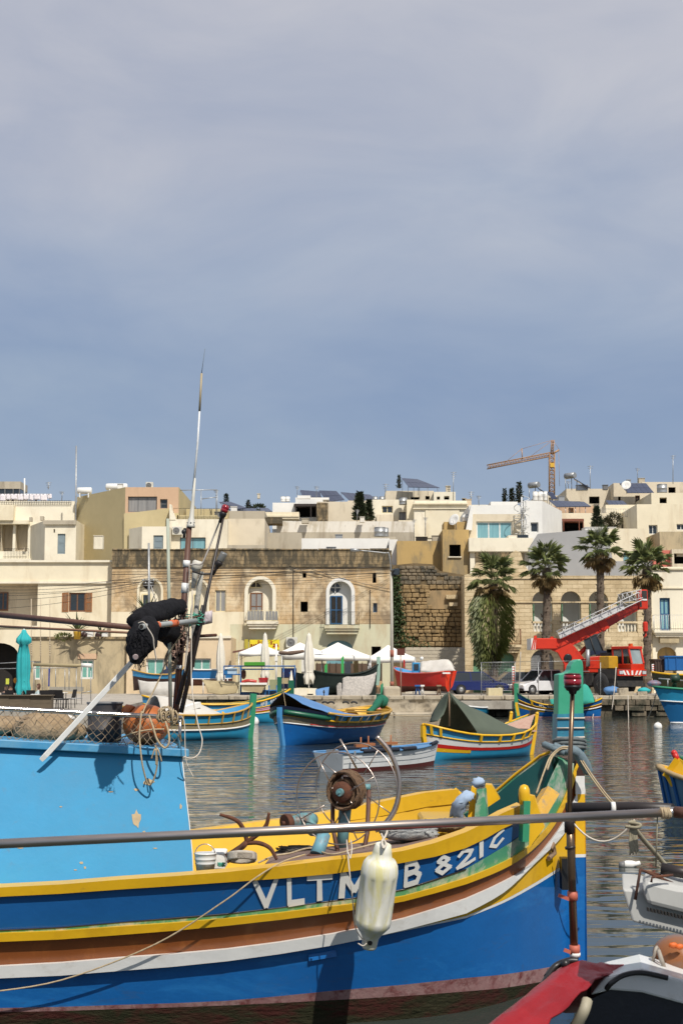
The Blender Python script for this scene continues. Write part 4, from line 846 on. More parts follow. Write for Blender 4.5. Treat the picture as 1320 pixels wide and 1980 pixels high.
# ------------------------------------------------------------------ small double-ended boats
class Boat:
 def __init__(s,name,label,bow,stern,B,h,rb=.5,rs=.3,full=2.2,rake=.05,group='painted wooden fishing boats',flare=.32):
  bow,stern=V((bow[0],bow[1],0)),V((stern[0],stern[1],0));s.c=(bow+stern)/2;d=bow-stern;s.L=d.length
  s.T=Matrix.Translation(s.c)@Matrix.Rotation(math.atan2(d.y,d.x),4,'Z');s.B,s.h,s.rb,s.rs,s.full,s.rake,s.flare=B,h,rb,rs,full,rake,flare
  s.t=thing(name,label,'boat',s.c,group)
 def pt(s,u,t,sd,inset=0,dz=0):
  a=abs(u);r=s.rb if u>0 else s.rs;tt=max(t,-.3)
  z=tt*(s.h+r*a**2.6);e=s.full*(1+.25*t)
  b=s.B/2*(1-s.flare+s.flare*min(1,max(tt,0))**.8)*max(0,1-a**e)**.75
  if tt<0:b*=max(0,1+tt*3.2)
  return s.T@V((u*s.L/2*(1+s.rake*tt),sd*max(0,b-inset),z+dz))
 US=[-1,-.97,-.92,-.84,-.72,-.55,-.35,-.1,.15,.4,.58,.72,.84,.92,.97,1]
 def us(s,a=-1,b=1):return[a]+[u for u in s.US if a<u<b]+[b]
 def band(s,name,t0,t1,m,u0=-1,u1=1,out=0,k=2,side=(-1,1)):
  q=MB();ts=[t0+(t1-t0)*i/k for i in range(k+1)]
  for sd in side:q.grid([[s.pt(u,t,sd,-out)for u in s.us(u0,u1)]for t in ts])
  return q.obj(name,m,s.t)
 def rail(s,t,r,m,u0=-1,u1=1,name='rub_rail',side=(-1,1),out=.01,flat=None):
  q=MB()
  for sd in side:q.tube([s.pt(u,t,sd,-out)for u in s.us(u0,u1)],r,6)
  return q.obj(name,m,s.t)
 def ribs(s,t0,t1,m,us,wd=.10,name='upright',side=(-1,1)):
  for sd in side:
   for u in us:q=MB();q.beam([s.pt(u,t0,sd,-.02),s.pt(u,t1,sd,-.02)],wd,.05,side=(s.pt(u+.03,t0,sd)-s.pt(u-.03,t0,sd)));q.obj(name,m,s.t)
 def inner(s,m,md,t=.55,floor=True,u0=-1,u1=1):
  q=MB()
  for sd in(-1,1):q.grid([[s.pt(u,tt,sd,.06)for u in s.us(u0,u1)]for tt in(t,.8,1.0)])
  q.obj('inner_planking',m,s.t);q=MB();q.grid([[s.pt(u,t,sd,.06)for u in s.us(u0,u1)]for sd in(-1,1)]);q.obj('deck',md,s.t)
  for sd in(-1,1):pass
 def post(s,end,h0,h1,m,wd=.09,dp=.2,lean=0,name='stem_post',shape=None):
  q=MB();x=end*s.L/2;f=lambda z:s.T@V((x*(1+s.rake*max(0,z)/s.h)+end*.03,0,z))
  a,b=f(h0),f(min(h1,s.h));pts=[a,b,f(s.h)+s.T.to_3x3()@V((end*lean*max(0,h1-s.h),0,max(0,h1-s.h)))]if h1>s.h else[a,f(h1)]
  q.beam(pts,wd,dp,side=s.T.to_3x3()@V((0,1,0)));return q.obj(name,m,s.t)
 def text(s,txt,u0,u1,t0,t1,side,m,hw=.14,flip=False):
  n=(len(txt)-1)*1.45+1
  def f(u,v):
   uu=u0+(u1-u0)*u/n;return s.pt(uu,t0+(t1-t0)*v,side,-.035)
  return strokes(txt,f,hw).obj('lettering',m,s.t)
 def thwart(s,u,t,m,wd=.22):
  q=MB();a,b=s.pt(u,t,-1,.05),s.pt(u,t,1,.05);q.beam([a,b],wd,.05,side=s.T.to_3x3()@V((1,0,0)));return q.obj('thwart',m,s.t)
def sheet(rows,name,m,par=None,label=None,catg=None,org=None,n=4,thick=.02,wave=.03):
 """cloth draped through control rows, resampled and slightly rumpled"""
 rows=[smooth(r,n)for r in rows];cols=list(zip(*rows));cols=[smooth(c,n)for c in cols]
 g=[[p+V((R.uniform(-1,1),R.uniform(-1,1),R.uniform(-1,1)))*wave for p in c]for c in cols]
 q=MB();q.grid(g)
 o=q.obj(name,m,par,loc=org or g[0][0],solid=thick)
 if label:tag(o,label,catg)
 return o
def gp(px,py):g=G(px,py);return(g.x,g.y)
bx,by=gp(549,1441);ang=math.radians(57);L_=6.2
A=Boat('luzzu_boat','blue hulled boat half covered by a blue tarpaulin, bow facing the camera',(bx,by),(bx+L_*math.cos(ang),by+L_*math.sin(ang)),2.9,1.0,.42,.3,full=3.1,rake=.08,flare=.48)
A.band('hull',-.3,.56,c_blue,k=5);A.band('lower_strake',.585,.76,c_olive,u1=.80);A.band('lower_strake',.585,.74,c_olive,u0=.80);A.rail(.57,.022,c_wht,name='white_line');A.rail(.595,.018,c_red,name='red_line',u1=.8)
A.band('side_panel',.78,.99,c_ltblu,u1=.62,out=-.02);A.band('bow_panel',.76,1,paint('navy_paint',(.012,.02,.05)),u0=.62);A.rail(.84,.09,c_dkgrn,.60,.99,name='green_bow_rail')
A.rail(.77,.035,c_yel,u1=.64);A.rail(1.0,.05,wood_gold,u1=.64,name='gunwale');A.ribs(.77,1,wood_gold,[-.8,-.62,-.42,-.2,.05,.3,.5]);A.inner(c_yel,wood_gold)
for u in(-.78,-.62):A.thwart(u,1.0,wood_gold,.3)
A.post(1,-.2,1.35,paint('stem_light_blue',(.08,.30,.60)),.13,.16);sp=A.post(-1,-.2,1.75,c_dkgrn,.12,.28,.05);sp.name='stern_post'
pk=P(548,1339,by+.25);ap=lambda u,t,sd,i=0,dz=0:A.pt(u,t,sd,i,dz)
rid=[pk,P(590,1349,by+1.5),P(640,1372,by+3),P(700,1393,by+4.3)]
sheet([[rid[0],ap(.86,1.0,1,-.05,.1)],[rid[1],ap(.52,.97,1,-.10,0)],[rid[2],ap(.1,.97,1,-.09,0)],[rid[3],ap(-.32,1.0,1,-.06,.02)]],'tarpaulin',tarp_blue,None,'faded blue tarpaulin sloping down over the bow of the blue boat','tarpaulin',wave=.022)
sheet([[rid[0]+V((-.03,0,0)),ap(.88,1.0,-1,-.05,.06)],[rid[1]+V((-.05,0,.0)),ap(.5,.97,-1,-.1)],[rid[2]+V((-.05,.1,0)),ap(.1,.97,-1,-.08)],[rid[3]+V((0,.1,0)),ap(-.3,1,-1,-.06)]],'tarpaulin_far_flap',mat('tarp_shade_navy',(.02,.035,.09),rough=.8),bpy.data.objects['tarpaulin'],wave=.02)  # far flap coloured navy for the dark shaded opening under the tarp
q=MB();q.tube([pk,ap(.97,.55,1)],.012,4);[q.tube([ap(u,1,1,-.12),ap(u,.5,1,-.03)],.008,3)for u in(.45,.3,.1,-.05,-.2)];q.tube([pk,P(548,1300,by+.4)],.012,3);q.obj('tie_rope',rope,bpy.data.objects['tarpaulin'])
q=MB();q.sphere(P(738,1356,by+5.0),(.28,.2,.25),9,6,jit=.12);q.tube(smooth([P(734,1352,by+4.8),P(725,1366,by+4.5),P(712,1378,by+4.2)]),[.16]*6+[.12]*7,7);tag(q.obj('green_net',mat('green_netting',(.015,.15,.09),rough=.9,sc_=20,bump=.02),loc=P(735,1372,by+5)),'green net bundled round the far post of the blue tarpaulin boat','net')
q=MB();q.sphere(P(730,1376,by+4.6),(.16,.14,.2),8,6,jit=.1);tag(q.obj('red_bag',mat('pink_red_bag',(.5,.08,.10),(.6,.25,.25),sc_=9),loc=P(730,1384,by+4.6)),'pinkish red bag under the green net','bag')
B_=Boat('luzzu_boat','blue hulled boat with red and white stripes carrying a grey-green canvas tent',gp(1022,1459),gp(830,1469),1.85,.68,.58,.36,full=2.3,rake=.10,flare=.3)
B_.band('hull',-.3,.36,c_turq,k=4);B_.band('red_strake',.36,.48,c_red,out=.012);B_.band('white_strake',.48,.68,c_wht,out=.006);B_.band('yellow_bow_strake',.24,.36,c_yel,-.97,-.5,out=.008);B_.rail(.72,.022,c_yel);B_.band('side_panel',.72,.98,c_ltblu,out=-.02)
B_.rail(1.0,.035,c_yel,name='gunwale');B_.ribs(.72,1,c_yel,[-.96,-.88,-.38,-.05,.2,.42,.6,.76],.08);B_.inner(c_grn2,wood_pink,.5);B_.thwart(.62,.9,wood_pink,.6)
B_.post(1,-.2,1.22,c_yel,.10,.16,.1);q=B_.post(-1,-.2,1.0,c_yel,.1,.14);q.name='stern_post'
for sd in(-1,1):q=MB();a=B_.pt(.80,1,sd,-.01);q.beam([a,a+V((.04,0,.26))],.09,.09);q.sphere(a+V((.04,0,.28)),.06,8,5);q.obj('bitt',c_yel,B_.t)
q=MB();a=B_.pt(1,1,1);q.bb(a+V((-.10,-.12,.0)),a+V((.12,.12,.12)));q.obj('post_cap',blackp,B_.t)
q=MB();bp_=lambda u,t,sd,dz=0:B_.pt(u,t,sd,-.02,dz);a=B_.pt(.97,1,-1,0,.05);q.add([B_.pt(.62,.98,-1,.08),B_.pt(.62,.98,1,.08),a],[(0,1,2)]);q.obj('fore_deck',wood_pink,B_.t)
pk=P(868,1339,43.9)
tn=sheet([[pk,bp_(-.42,1,-1)],[pk+V((.5,.35,-.36)),bp_(.05,1,-1,-.01)],[P(945,1383,44.6),bp_(.32,1,-1)],[P(985,1412,45.2),bp_(.55,1,-1,.01)]],'canvas_tent',tarp_green,None,'grey-green canvas tent pitched over the red and white striped boat','tent',wave=.012)
sheet([[pk+V((-.02,0,0)),bp_(-.40,1,1,.02)],[pk+V((.5,.45,-.36)),bp_(.05,1,1)],[P(945,1384,44.8),bp_(.32,1,1)]],'tent_far_side',tarp_green,tn,wave=.012)
sheet([[pk+V((-.02,-.01,0)),pk+V((-.13,-.05,-.55)),P(845,1394,43.3)],[pk+V((-.13,.3,-.08)),P(838,1375,44.3),P(830,1396,44.3)]],'tent_flap',tarp_green,tn,wave=.01);q=MB();q.tube([pk+V((0,.02,.03)),pk+V((0,.02,-1.0))],.025,5);q.obj('tent_pole',wood,tn)
bw_=V((-3.74,59));ang=math.radians(38);L_=5.6
C_=Boat('luzzu_boat','turquoise boat with yellow rails under an off-white cover behind the cabin',bw_,(bw_.x-L_*math.cos(ang),bw_.y-L_*math.sin(ang)),2.0,.95,.42,.35,full=2.4,flare=.3)
C_.band('hull',-.3,.38,c_turq,k=4);C_.rail(.40,.035,c_wht,name='white_line');C_.band('tan_strake',.41,.62,paint('tan_paint',(.33,.27,.16)),out=.004);C_.rail(.64,.025,wood_gold);C_.band('side_panel',.64,.98,c_turq,out=-.02);C_.rail(1,.045,wood_gold,name='gunwale');C_.ribs(.64,1,wood_gold,[-.5,-.3,-.1,.1,.32,.52,.7,.85],.05);C_.inner(c_ltblu,wood)
C_.post(1,-.2,1.75,c_grn,.12,.26,.08)
cp=lambda u,t,sd,dz=0:C_.pt(u,t,sd,-.02,dz)
sheet([[cp(-.6,1,-1),P(300,1345,56.5),cp(-.6,1,1)],[cp(-.2,1,-1),P(360,1352,57.4),cp(-.2,1,1)],[cp(.2,1,-1),P(410,1373,58),cp(.2,1,1)],[cp(.52,1,-1),P(440,1389,58.6),cp(.55,1,1)]],'white_cover',tarp_white,None,'off-white canvas cover over the turquoise boat','cover',wave=.02)
for nm,a,sz,m,lab,ct in(('sacking_heap',(450,1386,58.6),(.32,.2,.13),netc,'brown sacking heap on the turquoise boat foredeck','sack'),('white_bottle',(464,1384,58.8),(.10,.08,.12),p_white,'white plastic bottle by the green stem post','bottle')):q=MB();q.sphere(P(*a),sz,10,6,jit=.08);tag(q.obj(nm,m,loc=P(*a)),lab,ct)
q=MB();q.beam([P(422,1385,58),P(434,1378,58)],.1,.05);q.beam([P(430,1376,58),P(436,1386,58)],.06,.06);tag(q.obj('yellow_bracket',c_yel,loc=P(428,1384,58)),'yellow wooden bracket lying on the off-white cover','bracket')
q=MB();a,b=P(342,1376,56),P(385,1362,57);q.beam([a,b],.22,.2);tag(q.obj('white_box',p_white,loc=a),'long white plastic box on the off-white cover','box')
D_=Boat('luzzu_boat','blue boat with a lilac bow band and white number, behind the blue tarpaulin boat',gp(556,1396),(-10.4,77.5),2.1,1.0,.85,.5,full=2.3,rake=.04)
D_.band('hull',-.3,.42,c_turq,k=4);D_.rail(.42,.02,c_wht,name='white_line');D_.band('yellow_strake',.44,.52,c_yel,out=.006);D_.band('lilac_strake',.52,.68,c_pink,out=.012);D_.rail(.60,.014,c_red,name='red_line');D_.rail(.52,.018,c_red,name='red_line');D_.rail(.69,.03,c_yel);D_.band('number_strip',.71,.94,c_ltblu,out=-.01);D_.rail(.97,.055,c_yel,name='gunwale');D_.inner(c_dkgrn,wood)
D_.text('MFB 90360',.55,.84,.74,.90,-1,c_wht,.16);D_.post(1,-.2,2.25,c_dkgrn,.16,.3,.0);D_.ribs(.7,1,c_dkgrn,[.86],.1)
E_=Boat('luzzu_boat','blue and yellow boat with a white number moored along the far quay wall',gp(1003,1387.2),gp(1160,1387.2),1.6,.72,.78,.45,full=2.3,rake=.05)
E_.band('hull',-.3,.46,c_blue,k=4);E_.rail(.02,.05,c_boot,name='waterline');E_.band('yellow_strake',.40,.54,c_yel,.4,1,out=.008);E_.rail(.57,.035,c_wht,name='white_line');E_.band('brown_strake',.58,.72,c_brn,out=.006);E_.rail(.73,.025,c_yel);E_.band('number_strip',.74,.95,c_blue2,out=-.01);E_.rail(.99,.04,c_yel,u1=.72,name='gunwale');E_.rail(.99,.035,c_dkgrn,u0=.72,name='bow_rail');E_.inner(c_dkgrn,wood);E_.ribs(.75,1.02,c_yel,[.68,.1],.12)
E_.text('MFL 9031',.52,.16,.80,.93,1,c_wht,.15);E_.post(1,-.2,2.05,c_grn,.14,.26);q=E_.post(1,.1,.9,c_yel,.16,.16);q.name='stem_face'
sheet([[P(1065,1362,87),P(1062,1352,87.4),P(1068,1364,88.2)],[P(1105,1363,87),P(1105,1345,87.4),P(1108,1362,88.2)],[P(1126,1362,87),P(1130,1322,87.4),P(1132,1360,88.2)],[P(1149,1358,87),P(1147,1348,87.4),P(1150,1358,88.2)]],'teal_net_cover',mat('teal_netting',(.04,.36,.27),rough=.9,sc_=20,bump=.01),None,'teal net heaped to a peak over the boat moored at the quay','net',wave=.015)
F_=Boat('fishing_boat','large blue hull with green rail entering from the right edge',gp(1296,1399),(32.5,79.5),3.0,1.6,.35,.3,full=2.6,rake=.12,group=None or 'painted wooden fishing boats')
F_.band('hull',-.2,.60,paint('hull_sky_blue',(.02,.16,.38)),k=5);F_.rail(.02,.05,c_wht,name='waterline');F_.band('upper_strake',.62,.97,c_turq,k=2);F_.rail(.61,.04,c_wht,name='white_line');F_.rail(.985,.06,c_grn,name='gunwale');F_.inner(c_grn,wood,.6)
yw=thing('deck_winch','dark green net winch on the bow of the large blue hull','winch',P(1304,1330,77));q=MB();q.tube([P(1304,1330,77),P(1304,1305,77)],.1,7);q.tube([P(1296,1312,77),P(1312,1312,77)],.22,9);q.tube([P(1298,1330,77),P(1310,1302,77)],.05,5);q.obj('drum',mat('dark_green_iron',(.02,.05,.03),rough=.5),yw);q=MB();q.tube([P(1272,1312,77),P(1320,1316,77)],.04,5);q.tube([P(1290,1314,77),P(1290,1330,77)],.03,5);q.obj('handrail',galv,yw)
Yb=26.2
H_=Boat('luzzu_boat','yellow boat end with a red knob at the right edge',(P(1287,1563,Yb).x,Yb),(P(1287,1563,Yb).x+4.2,Yb-2.3),1.5,.52,.35,.3,full=2.3,rake=.06)
H_.band('hull',-.3,.92,paint('pale_blue_hull',(.12,.24,.36)),k=3);H_.rail(.95,.05,mat('tan_rope_rail',(.42,.30,.15),rough=.8),name='gunwale');H_.inner(c_yel,wood_gold,.5);H_.ribs(.1,.92,c_blue2,[.98,.93,.86,.76,.64,.5],.05)
q=MB();a=P(1306,1465,Yb-.3);q.prism([P(1284,1500,Yb-.25),P(1296,1521,Yb-.3),P(1345,1519,Yb-.6),P(1345,1490,Yb-.6),P(1311,1466,Yb-.35),P(1305,1468,Yb-.3)],(.03,.08,0));q.obj('bow_board',c_yel,H_.t);q=MB();q.beam([P(1284,1502,Yb-.27),P(1308,1468,Yb-.36)],.03,.1,side=(0,1,0));q.obj('bow_board_edge',c_yel,H_.t)
q=MB();q.tube([P(1310,1472,Yb-.3),P(1302,1456,Yb-.3)],[.05,.055],8);q.sphere(P(1302,1456,Yb-.3),.056,8,6);q.obj('red_knob',c_red,H_.t);q=MB();q.tube([P(1314,1466,Yb-.2),P(1350,1476,Yb-.5)],.05,6);q.obj('green_rail',c_grn,H_.t)
def dinghy():
 s0,s1=V((*gp(640,1493),0)),V((*gp(838,1479),0));d=(s1-s0);L_=d.length;T=Matrix.Translation(s0)@Matrix.Rotation(math.atan2(d.y,d.x),4,'Z')
 t=thing('rowing_dinghy','white clinker rowing dinghy with maroon bottom and blue rails between the covered boats','dinghy',(s0+s1)/2)
 def pt(u,v,sd,ins=0,dz=0):
  b=(.62*(1-max(0,(u-.35)/.65)**2.3)*(.84+.16*min(1,u/.3)))*(.74+.26*v);z=v*(.50+.12*max(0,u-.5)**2*4)
  return T@V((u*L_*(1+.05*v)-(0 if u>.01 else .12*v),sd*max(0,b-ins),z+dz))
 us=[0,.06,.15,.3,.45,.6,.72,.82,.9,.96,1]
 for nm,lv,m in(('bottom',[-.25,0,.2],paint('maroon_antifouling',(.10,.018,.015),rough=.6)),('plank',[.2,.46],c_white2),('plank',[.46,.72],c_white2),('plank',[.72,.96],c_white2)):
  q=MB()
  for sd in(-1,1):q.grid([[pt(u,v,sd,.012 if(v==lv[-1]and nm=='plank')else 0)for u in us]for v in lv])
  q.obj(nm,m,t)
 q=MB();q.prism([pt(0,-.2,-1),pt(0,.2,-1),pt(0,.96,-1),pt(0,.96,1),pt(0,.2,1),pt(0,-.2,1)],T.to_3x3()@V((.03,0,0)));q.obj('transom',c_white2,t)
 bl=paint('dinghy_blue',(.10,.25,.46));q=MB()
 for sd in(-1,1):q.tube([pt(u,1,sd,0,0)for u in us],.028,6)
 q.obj('gunwale',bl,t);q=MB();q.grid([[pt(u,.55,sd,.05)for u in us]for sd in(-1,1)]);q.obj('floor',bl,t)
 q=MB()
 for sd in(-1,1):q.grid([[pt(u,v,sd,.04)for u in us]for v in(.5,.97)])
 q.obj('inner_planking',bl,t);q=MB();q.grid([[pt(u,.98,sd,.03)for u in us[6:]]for sd in(-1,1)]);q.obj('fore_deck',bl,t)
 navy=mat('navy_padding',(.012,.016,.03),rough=.8)
 for a,b,sd in((.13,.30,-1),(.30,.44,-1),(.48,.62,-1),(.5,.66,1),(.84,.95,-1),(.2,.4,1)):q=MB();q.tube([pt(a,1.05,sd),pt((a+b)/2,1.06,sd),pt(b,1.05,sd)],.055,7);q.obj('rail_padding',navy,t)
 for u in(.22,.5,.74):q=MB();q.beam([pt(u,.9,-1,.03),pt(u,.9,1,.03)],.2,.03,side=T.to_3x3()@V((1,0,0)));q.obj('thwart',bl,t)
 for u,v in((.22,-.2),(.40,.2),(.62,.2)):q=MB();c=T@V((u*L_,v,.58));q.tube([c-V((0,0,.1)),c+V((0,0,.28))],.02,6);q.box(c+V((0,0,.06)),(.34,.16,.07),(0,0,.4));q.obj('oar_block',mat('orange_wood',(.34,.12,.04),rough=.6),t)
 q=MB();q.bb(pt(0,.7,-1)+V((.28,-.03,-.06)),pt(0,.7,-1)+V((.33,.0,.2)));q.box(T@V((.05,0,.5)),(.1,.35,.12),(0,0,math.atan2(d.y,d.x)));q.obj('motor_bracket',galv,t)
dinghy()
I_=Boat('rowing_boat','low dark blue boat tied to the quay behind the blue tarpaulin',gp(640,1391),gp(705,1387),1.2,.42,.2,.2);I_.band('hull',-.2,.8,c_blue2,k=2);I_.rail(.88,.05,tarp_white,name='gunwale');I_.inner(c_blue2,wood,.4)
K_=Boat('rowing_boat','small bright blue boat end at the gap beside the concrete slab',gp(905,1388),gp(940,1386),1.1,.62,.1,.1);K_.band('hull',-.2,.9,c_turq,k=2);K_.rail(.96,.05,c_wht,name='gunwale');K_.inner(c_turq,wood,.4)
for px,py,r,lab in((1271,1405,.2,'white round mooring buoy at the right before the large blue hull'),(490,1397,.28,'white round mooring buoy beside the lilac banded boat')):
 c=G(px,py+4)+V((0,0,r*.5));t=thing('mooring_buoy',lab,'buoy',c);q=MB();q.sphere(c,r,14,9);q.obj('float',p_white,t);q=MB();q.tube([c+V((0,0,r*.9)),c+V((0,0,r*1.25))],r*.18,7);q.obj('top_eye',fr_grey,t)
def rope_thing(pts,r,m,label,name='mooring_rope',n=6):
 q=MB();q.tube(pts,r,n);return tag(q.obj(name,m,loc=pts[0]),label,'rope')
for a,b,lab in(((1152,1348,90),(1140,1400,86.5),'slack rope hanging from the quay into the water left of the large blue hull'),((1190,1290,90),(1182,1372,89.2),'pale rope hanging down the quay in front of the crane truck'),((1270,1330,77),(1246,1398,83),'mooring rope slanting from the large blue hull to the quay foot'),((1006,1260,88.2),(1000,1360,89),'thin pale line rising at the bow of the quay boat'),((1213,1345,89.9),(1214,1390,89.3),'short rope over the quay edge below the stone blocks')):rope_thing(sag(P(*a),P(*b),.25,8),.025,rope_wht,lab)
rope_thing(sag(P(740,1382,88.5),P(905,1380,88.5),.12,10),.03,rope,'long mooring rope slung low along the landing ledge')
# ------------------------------------------------------------------ foreground boat
ysh=cat([(-1100,9.93),(-900,9.62),(-600,9.6),(-300,9.75),(0,9.9),(440,9.98),(780,10.2),(900,10.45),(1000,10.98),(1040,11.38),(1060,11.58),(1084,11.80),(1100,11.9),(1128,12.0)])
ywl=cat([(-1100,9.97),(-900,9.8),(-600,9.85),(-300,9.98),(0,10.12),(440,10.28),(780,10.58),(900,10.82),(1000,11.25),(1060,11.68),(1100,11.92),(1128,12.04)])
SX=[-1100,-1040,-900,-600,-300,0,120,230,340,440,540,640,710,780,840,900]
fs_=lambda*p:cat(list(p))
CV={'A':(fs_((-1100,1600),(-600,1690),(0,1716),(200,1703),(440,1686),(640,1663),(780,1645),(900,1609),(1000,1556)),None),'B':(fs_((-1100,1630),(-600,1722),(0,1734),(200,1722),(440,1706),(640,1690),(780,1668),(900,1640),(1000,1586)),None),'C':(fs_((-1100,1690),(-600,1785),(0,1798),(230,1784),(440,1767),(640,1743),(780,1720),(900,1680)),[(960,1645),(1009,1612),(1037,1566),(1060,1511),(1084,1462)]),'D':(fs_((-1100,1695),(-600,1790),(0,1803),(230,1790),(440,1774),(640,1751),(780,1731),(900,1696)),[(961,1671),(1010,1643),(1055,1600),(1087,1545),(1112,1475)]),'E':(fs_((-1100,1710),(-600,1806),(0,1819),(230,1806),(440,1788),(640,1764),(780,1741),(900,1708)),[(963,1683),(1013,1654),(1062,1606),(1096,1546),(1117,1480)]),'F':(fs_((-1100,1760),(-600,1855),(0,1866),(230,1850),(440,1833),(640,1804),(780,1774),(900,1736)),[(966,1706),(1018,1674),(1074,1608),(1106,1548),(1124,1505)]),'G':(fs_((-1100,1785),(-600,1878),(0,1889),(230,1875),(440,1856),(640,1826),(780,1796),(900,1764)),[(972,1724),(1028,1672),(1086,1614),(1114,1562),(1127.5,1535)]),'H':(fs_((-1100,1786),(-600,1879),(0,1890),(230,1876),(440,1857),(640,1827),(780,1798),(900,1771)),[(972,1741),(1030,1709),(1072,1683),(1102,1664),(1128,1650)]),'H2':(fs_((-1100,1787),(-600,1880),(0,1891),(230,1877),(440,1858),(640,1828),(780,1800),(900,1775)),[(972,1746),(1030,1715),(1072,1689),(1102,1670),(1128,1656)]),'I':(fs_((-1100,1880),(-600,1940),(0,1949),(230,1943),(440,1935),(640,1916),(780,1904),(900,1891)),[(966,1885),(1020,1877),(1072,1868),(1102,1862),(1128,1856)]),'J':(fs_((-1100,1890),(-600,1948),(0,1957),(230,1951),(440,1944),(640,1934),(780,1926),(900,1917)),[(966,1911),(1020,1903),(1072,1893),(1102,1886),(1128,1879)]),}
def wlrow(px):return 1310+FPX*EYE/ywl(px)*1.0
def hp(px,py,dy=0):
 a,k=CV['A'][0](px),wlrow(px);t=max(0,min(1.15,(k-py)/(k-a)))
 return P(px,py,ywl(px)+(ysh(px)-ywl(px))*min(t,1)+dy)
def line(key,dy=0,n=1):
 f,bowp=CV[key];pts=[hp(x,f(x),dy)for x in SX]
 if bowp:
  seq=[(SX[-1],f(SX[-1]))]+bowp;fx=smooth([V((x,y,0))for x,y in seq],4)[1:]
  pts+=[hp(p.x,p.y,dy)for p in fx]
 return pts
STEM=V((P(1128,1700,12.0).x,12.02,0));HD=V((math.cos(math.radians(14.5)),math.sin(math.radians(14.5)),0));HN=V((-HD.y,HD.x,0))
def mir(p):
 d=(V((p.x,p.y,0))-STEM).dot(HN);return p-HN*2*d+V((0,0,0))
LN={k:line(k)for k in CV}
for k in LN:
 if CV[k][1]:
  e=LN[k][-1];LN[k][-1]=e+HN*min(.0,0)-HN*((V((e.x,e.y,0))-STEM).dot(HN)+.06)*.8
fb=thing('luzzu_boat','big blue, yellow and brown fishing boat with white painted number in the foreground','boat',(-2,11,0),'painted wooden fishing boats')
def strip(name,k0,k1,m,sub=3,a=None,far=True,out=0):
 q=MB();n=min(len(LN[k0]),len(LN[k1]));l0,l1=LN[k0][:n],LN[k1][:n]
 rows=[[p.lerp(q_,i/sub)-V((0,out,0))for p,q_ in zip(l0,l1)]for i in range(sub+1)]
 q.grid(rows)
 if far:q.grid([[mir(p)for p in r_]for r_ in rows])
 return q.obj(name,m,fb)
NA=len(SX)
strip('number_strake','B','C',c_blue2);
q=MB();bl_=[hp(x,CV['B'][0](x))for x in(900,940,975,1009)];cl_=[hp(x,y)for x,y in((900,1680),(940,1657),(975,1636),(1009,1613))];q.grid([[a.lerp(b,i/3)for a,b in zip(bl_,cl_)]for i in range(4)]);q.obj('number_strake',c_blue2,fb);q=MB();q.grid([[mir(a.lerp(b,i/3))for a,b in zip(bl_,cl_)]for i in range(4)]);q.obj('number_strake',c_blue2,fb)
strip('green_strake','C','D',c_grn2,2,out=.004);strip('yellow_strake','D','E',c_yel,2,out=.0);strip('brown_strake','E','F',c_brn,4);strip('bow_yellow_strake','G','H',c_yel,2);strip('bow_white_line','H','H2',c_wht,1,out=.004);strip('hull','H2','I',c_blue,5);strip('boot_top','I','J',c_boot,2)
wl_=[V((p.x+.0,0,0))for p in LN['J']];LN['K']=[]
for p in LN['J']:
 y=p.y+.04;LN['K'].append(V((p.x*(y/p.y),y,-.02)))
LN['Q']=[V((p.x*.985,p.y+.25,-.5))for p in LN['J']]
strip('weed_band','J','K',c_weed,3);strip('bottom','K','Q',c_weed,2)
def raised(name,k0,k1,m,dp,far=True):
 q=MB();n=min(len(LN[k0]),len(LN[k1]));o=V((0,-dp,0));
 for f_ in((lambda p:p),mir)if far else((lambda p:p),):
  a=[f_(p)for p in LN[k0][:n]];b=[f_(p)for p in LN[k1][:n]];c=[f_(p+o)for p in LN[k0][:n]];d=[f_(p+o)for p in LN[k1][:n]]
  q.grid([a,c],smooth=False);q.grid([c,d],smooth=False);q.grid([d,b],smooth=False)
 return q.obj(name,m,fb)
q=MB();q.tube([p+V((0,-.004+R.uniform(-.003,.002),R.uniform(-.003,.003)))for p in LN['C'][:NA]],[R.uniform(.003,.008)for _ in range(NA)],5);q.obj('shadow_gap_seam',blackp,fb)  # black strip draws the cracked edge and shadow gap under the blue strake
raised('white_rubbing_strake','F','G',c_wht,.05);raised('yellow_rub_rail','D','E',c_yel,.045)
q=MB();xs=SX+[940,970,1008];ga=[hp(x,CV['A'][0](x),-.03)for x in xs];gb=[hp(x,CV['B'][0](x),-.03)for x in xs]
for f_ in((lambda p:p),mir):
 a=[f_(p)for p in ga];b=[f_(p)for p in gb];c=[f_(p+V((-.02,.15,.005)))for p in ga];d=[f_(p+V((-.02,.15,.005)))for p in gb]
 q.grid([b,a],smooth=False);q.grid([a,c],smooth=False);q.grid([c,d],smooth=False);q.grid([d,b],smooth=False);q.add([a[-1],b[-1],d[-1],c[-1]],[(0,1,2,3)])
q.obj('gunwale',c_yel,fb,bevel=.008)
DZ=.62
q=MB()
inn=[p+V((-.01,.13,.0))for p in ga]
lowin=[V((p.x-.02,p.y+.08+.75*(ywl(x)-ysh(x)),DZ))for p,x in zip(inn,xs)]
for f_ in((lambda p:p),mir):q.grid([[f_(p)for p in inn],[f_(p)for p in lowin]])
q.obj('inner_planking',c_yin,fb)
cb=[LN['C'][i]+V((-.02,.05,0))for i in range(NA,len(LN['C']))];q=MB()
for f_ in((lambda p:p),mir):q.grid([[f_(p)for p in cb],[f_(V((p.x-.02,p.y+.1,max(DZ,p.z-.55))))for p in cb]])
q.obj('bow_inner_planking',paint('deep_teal_paint',(.012,.085,.085)),fb)
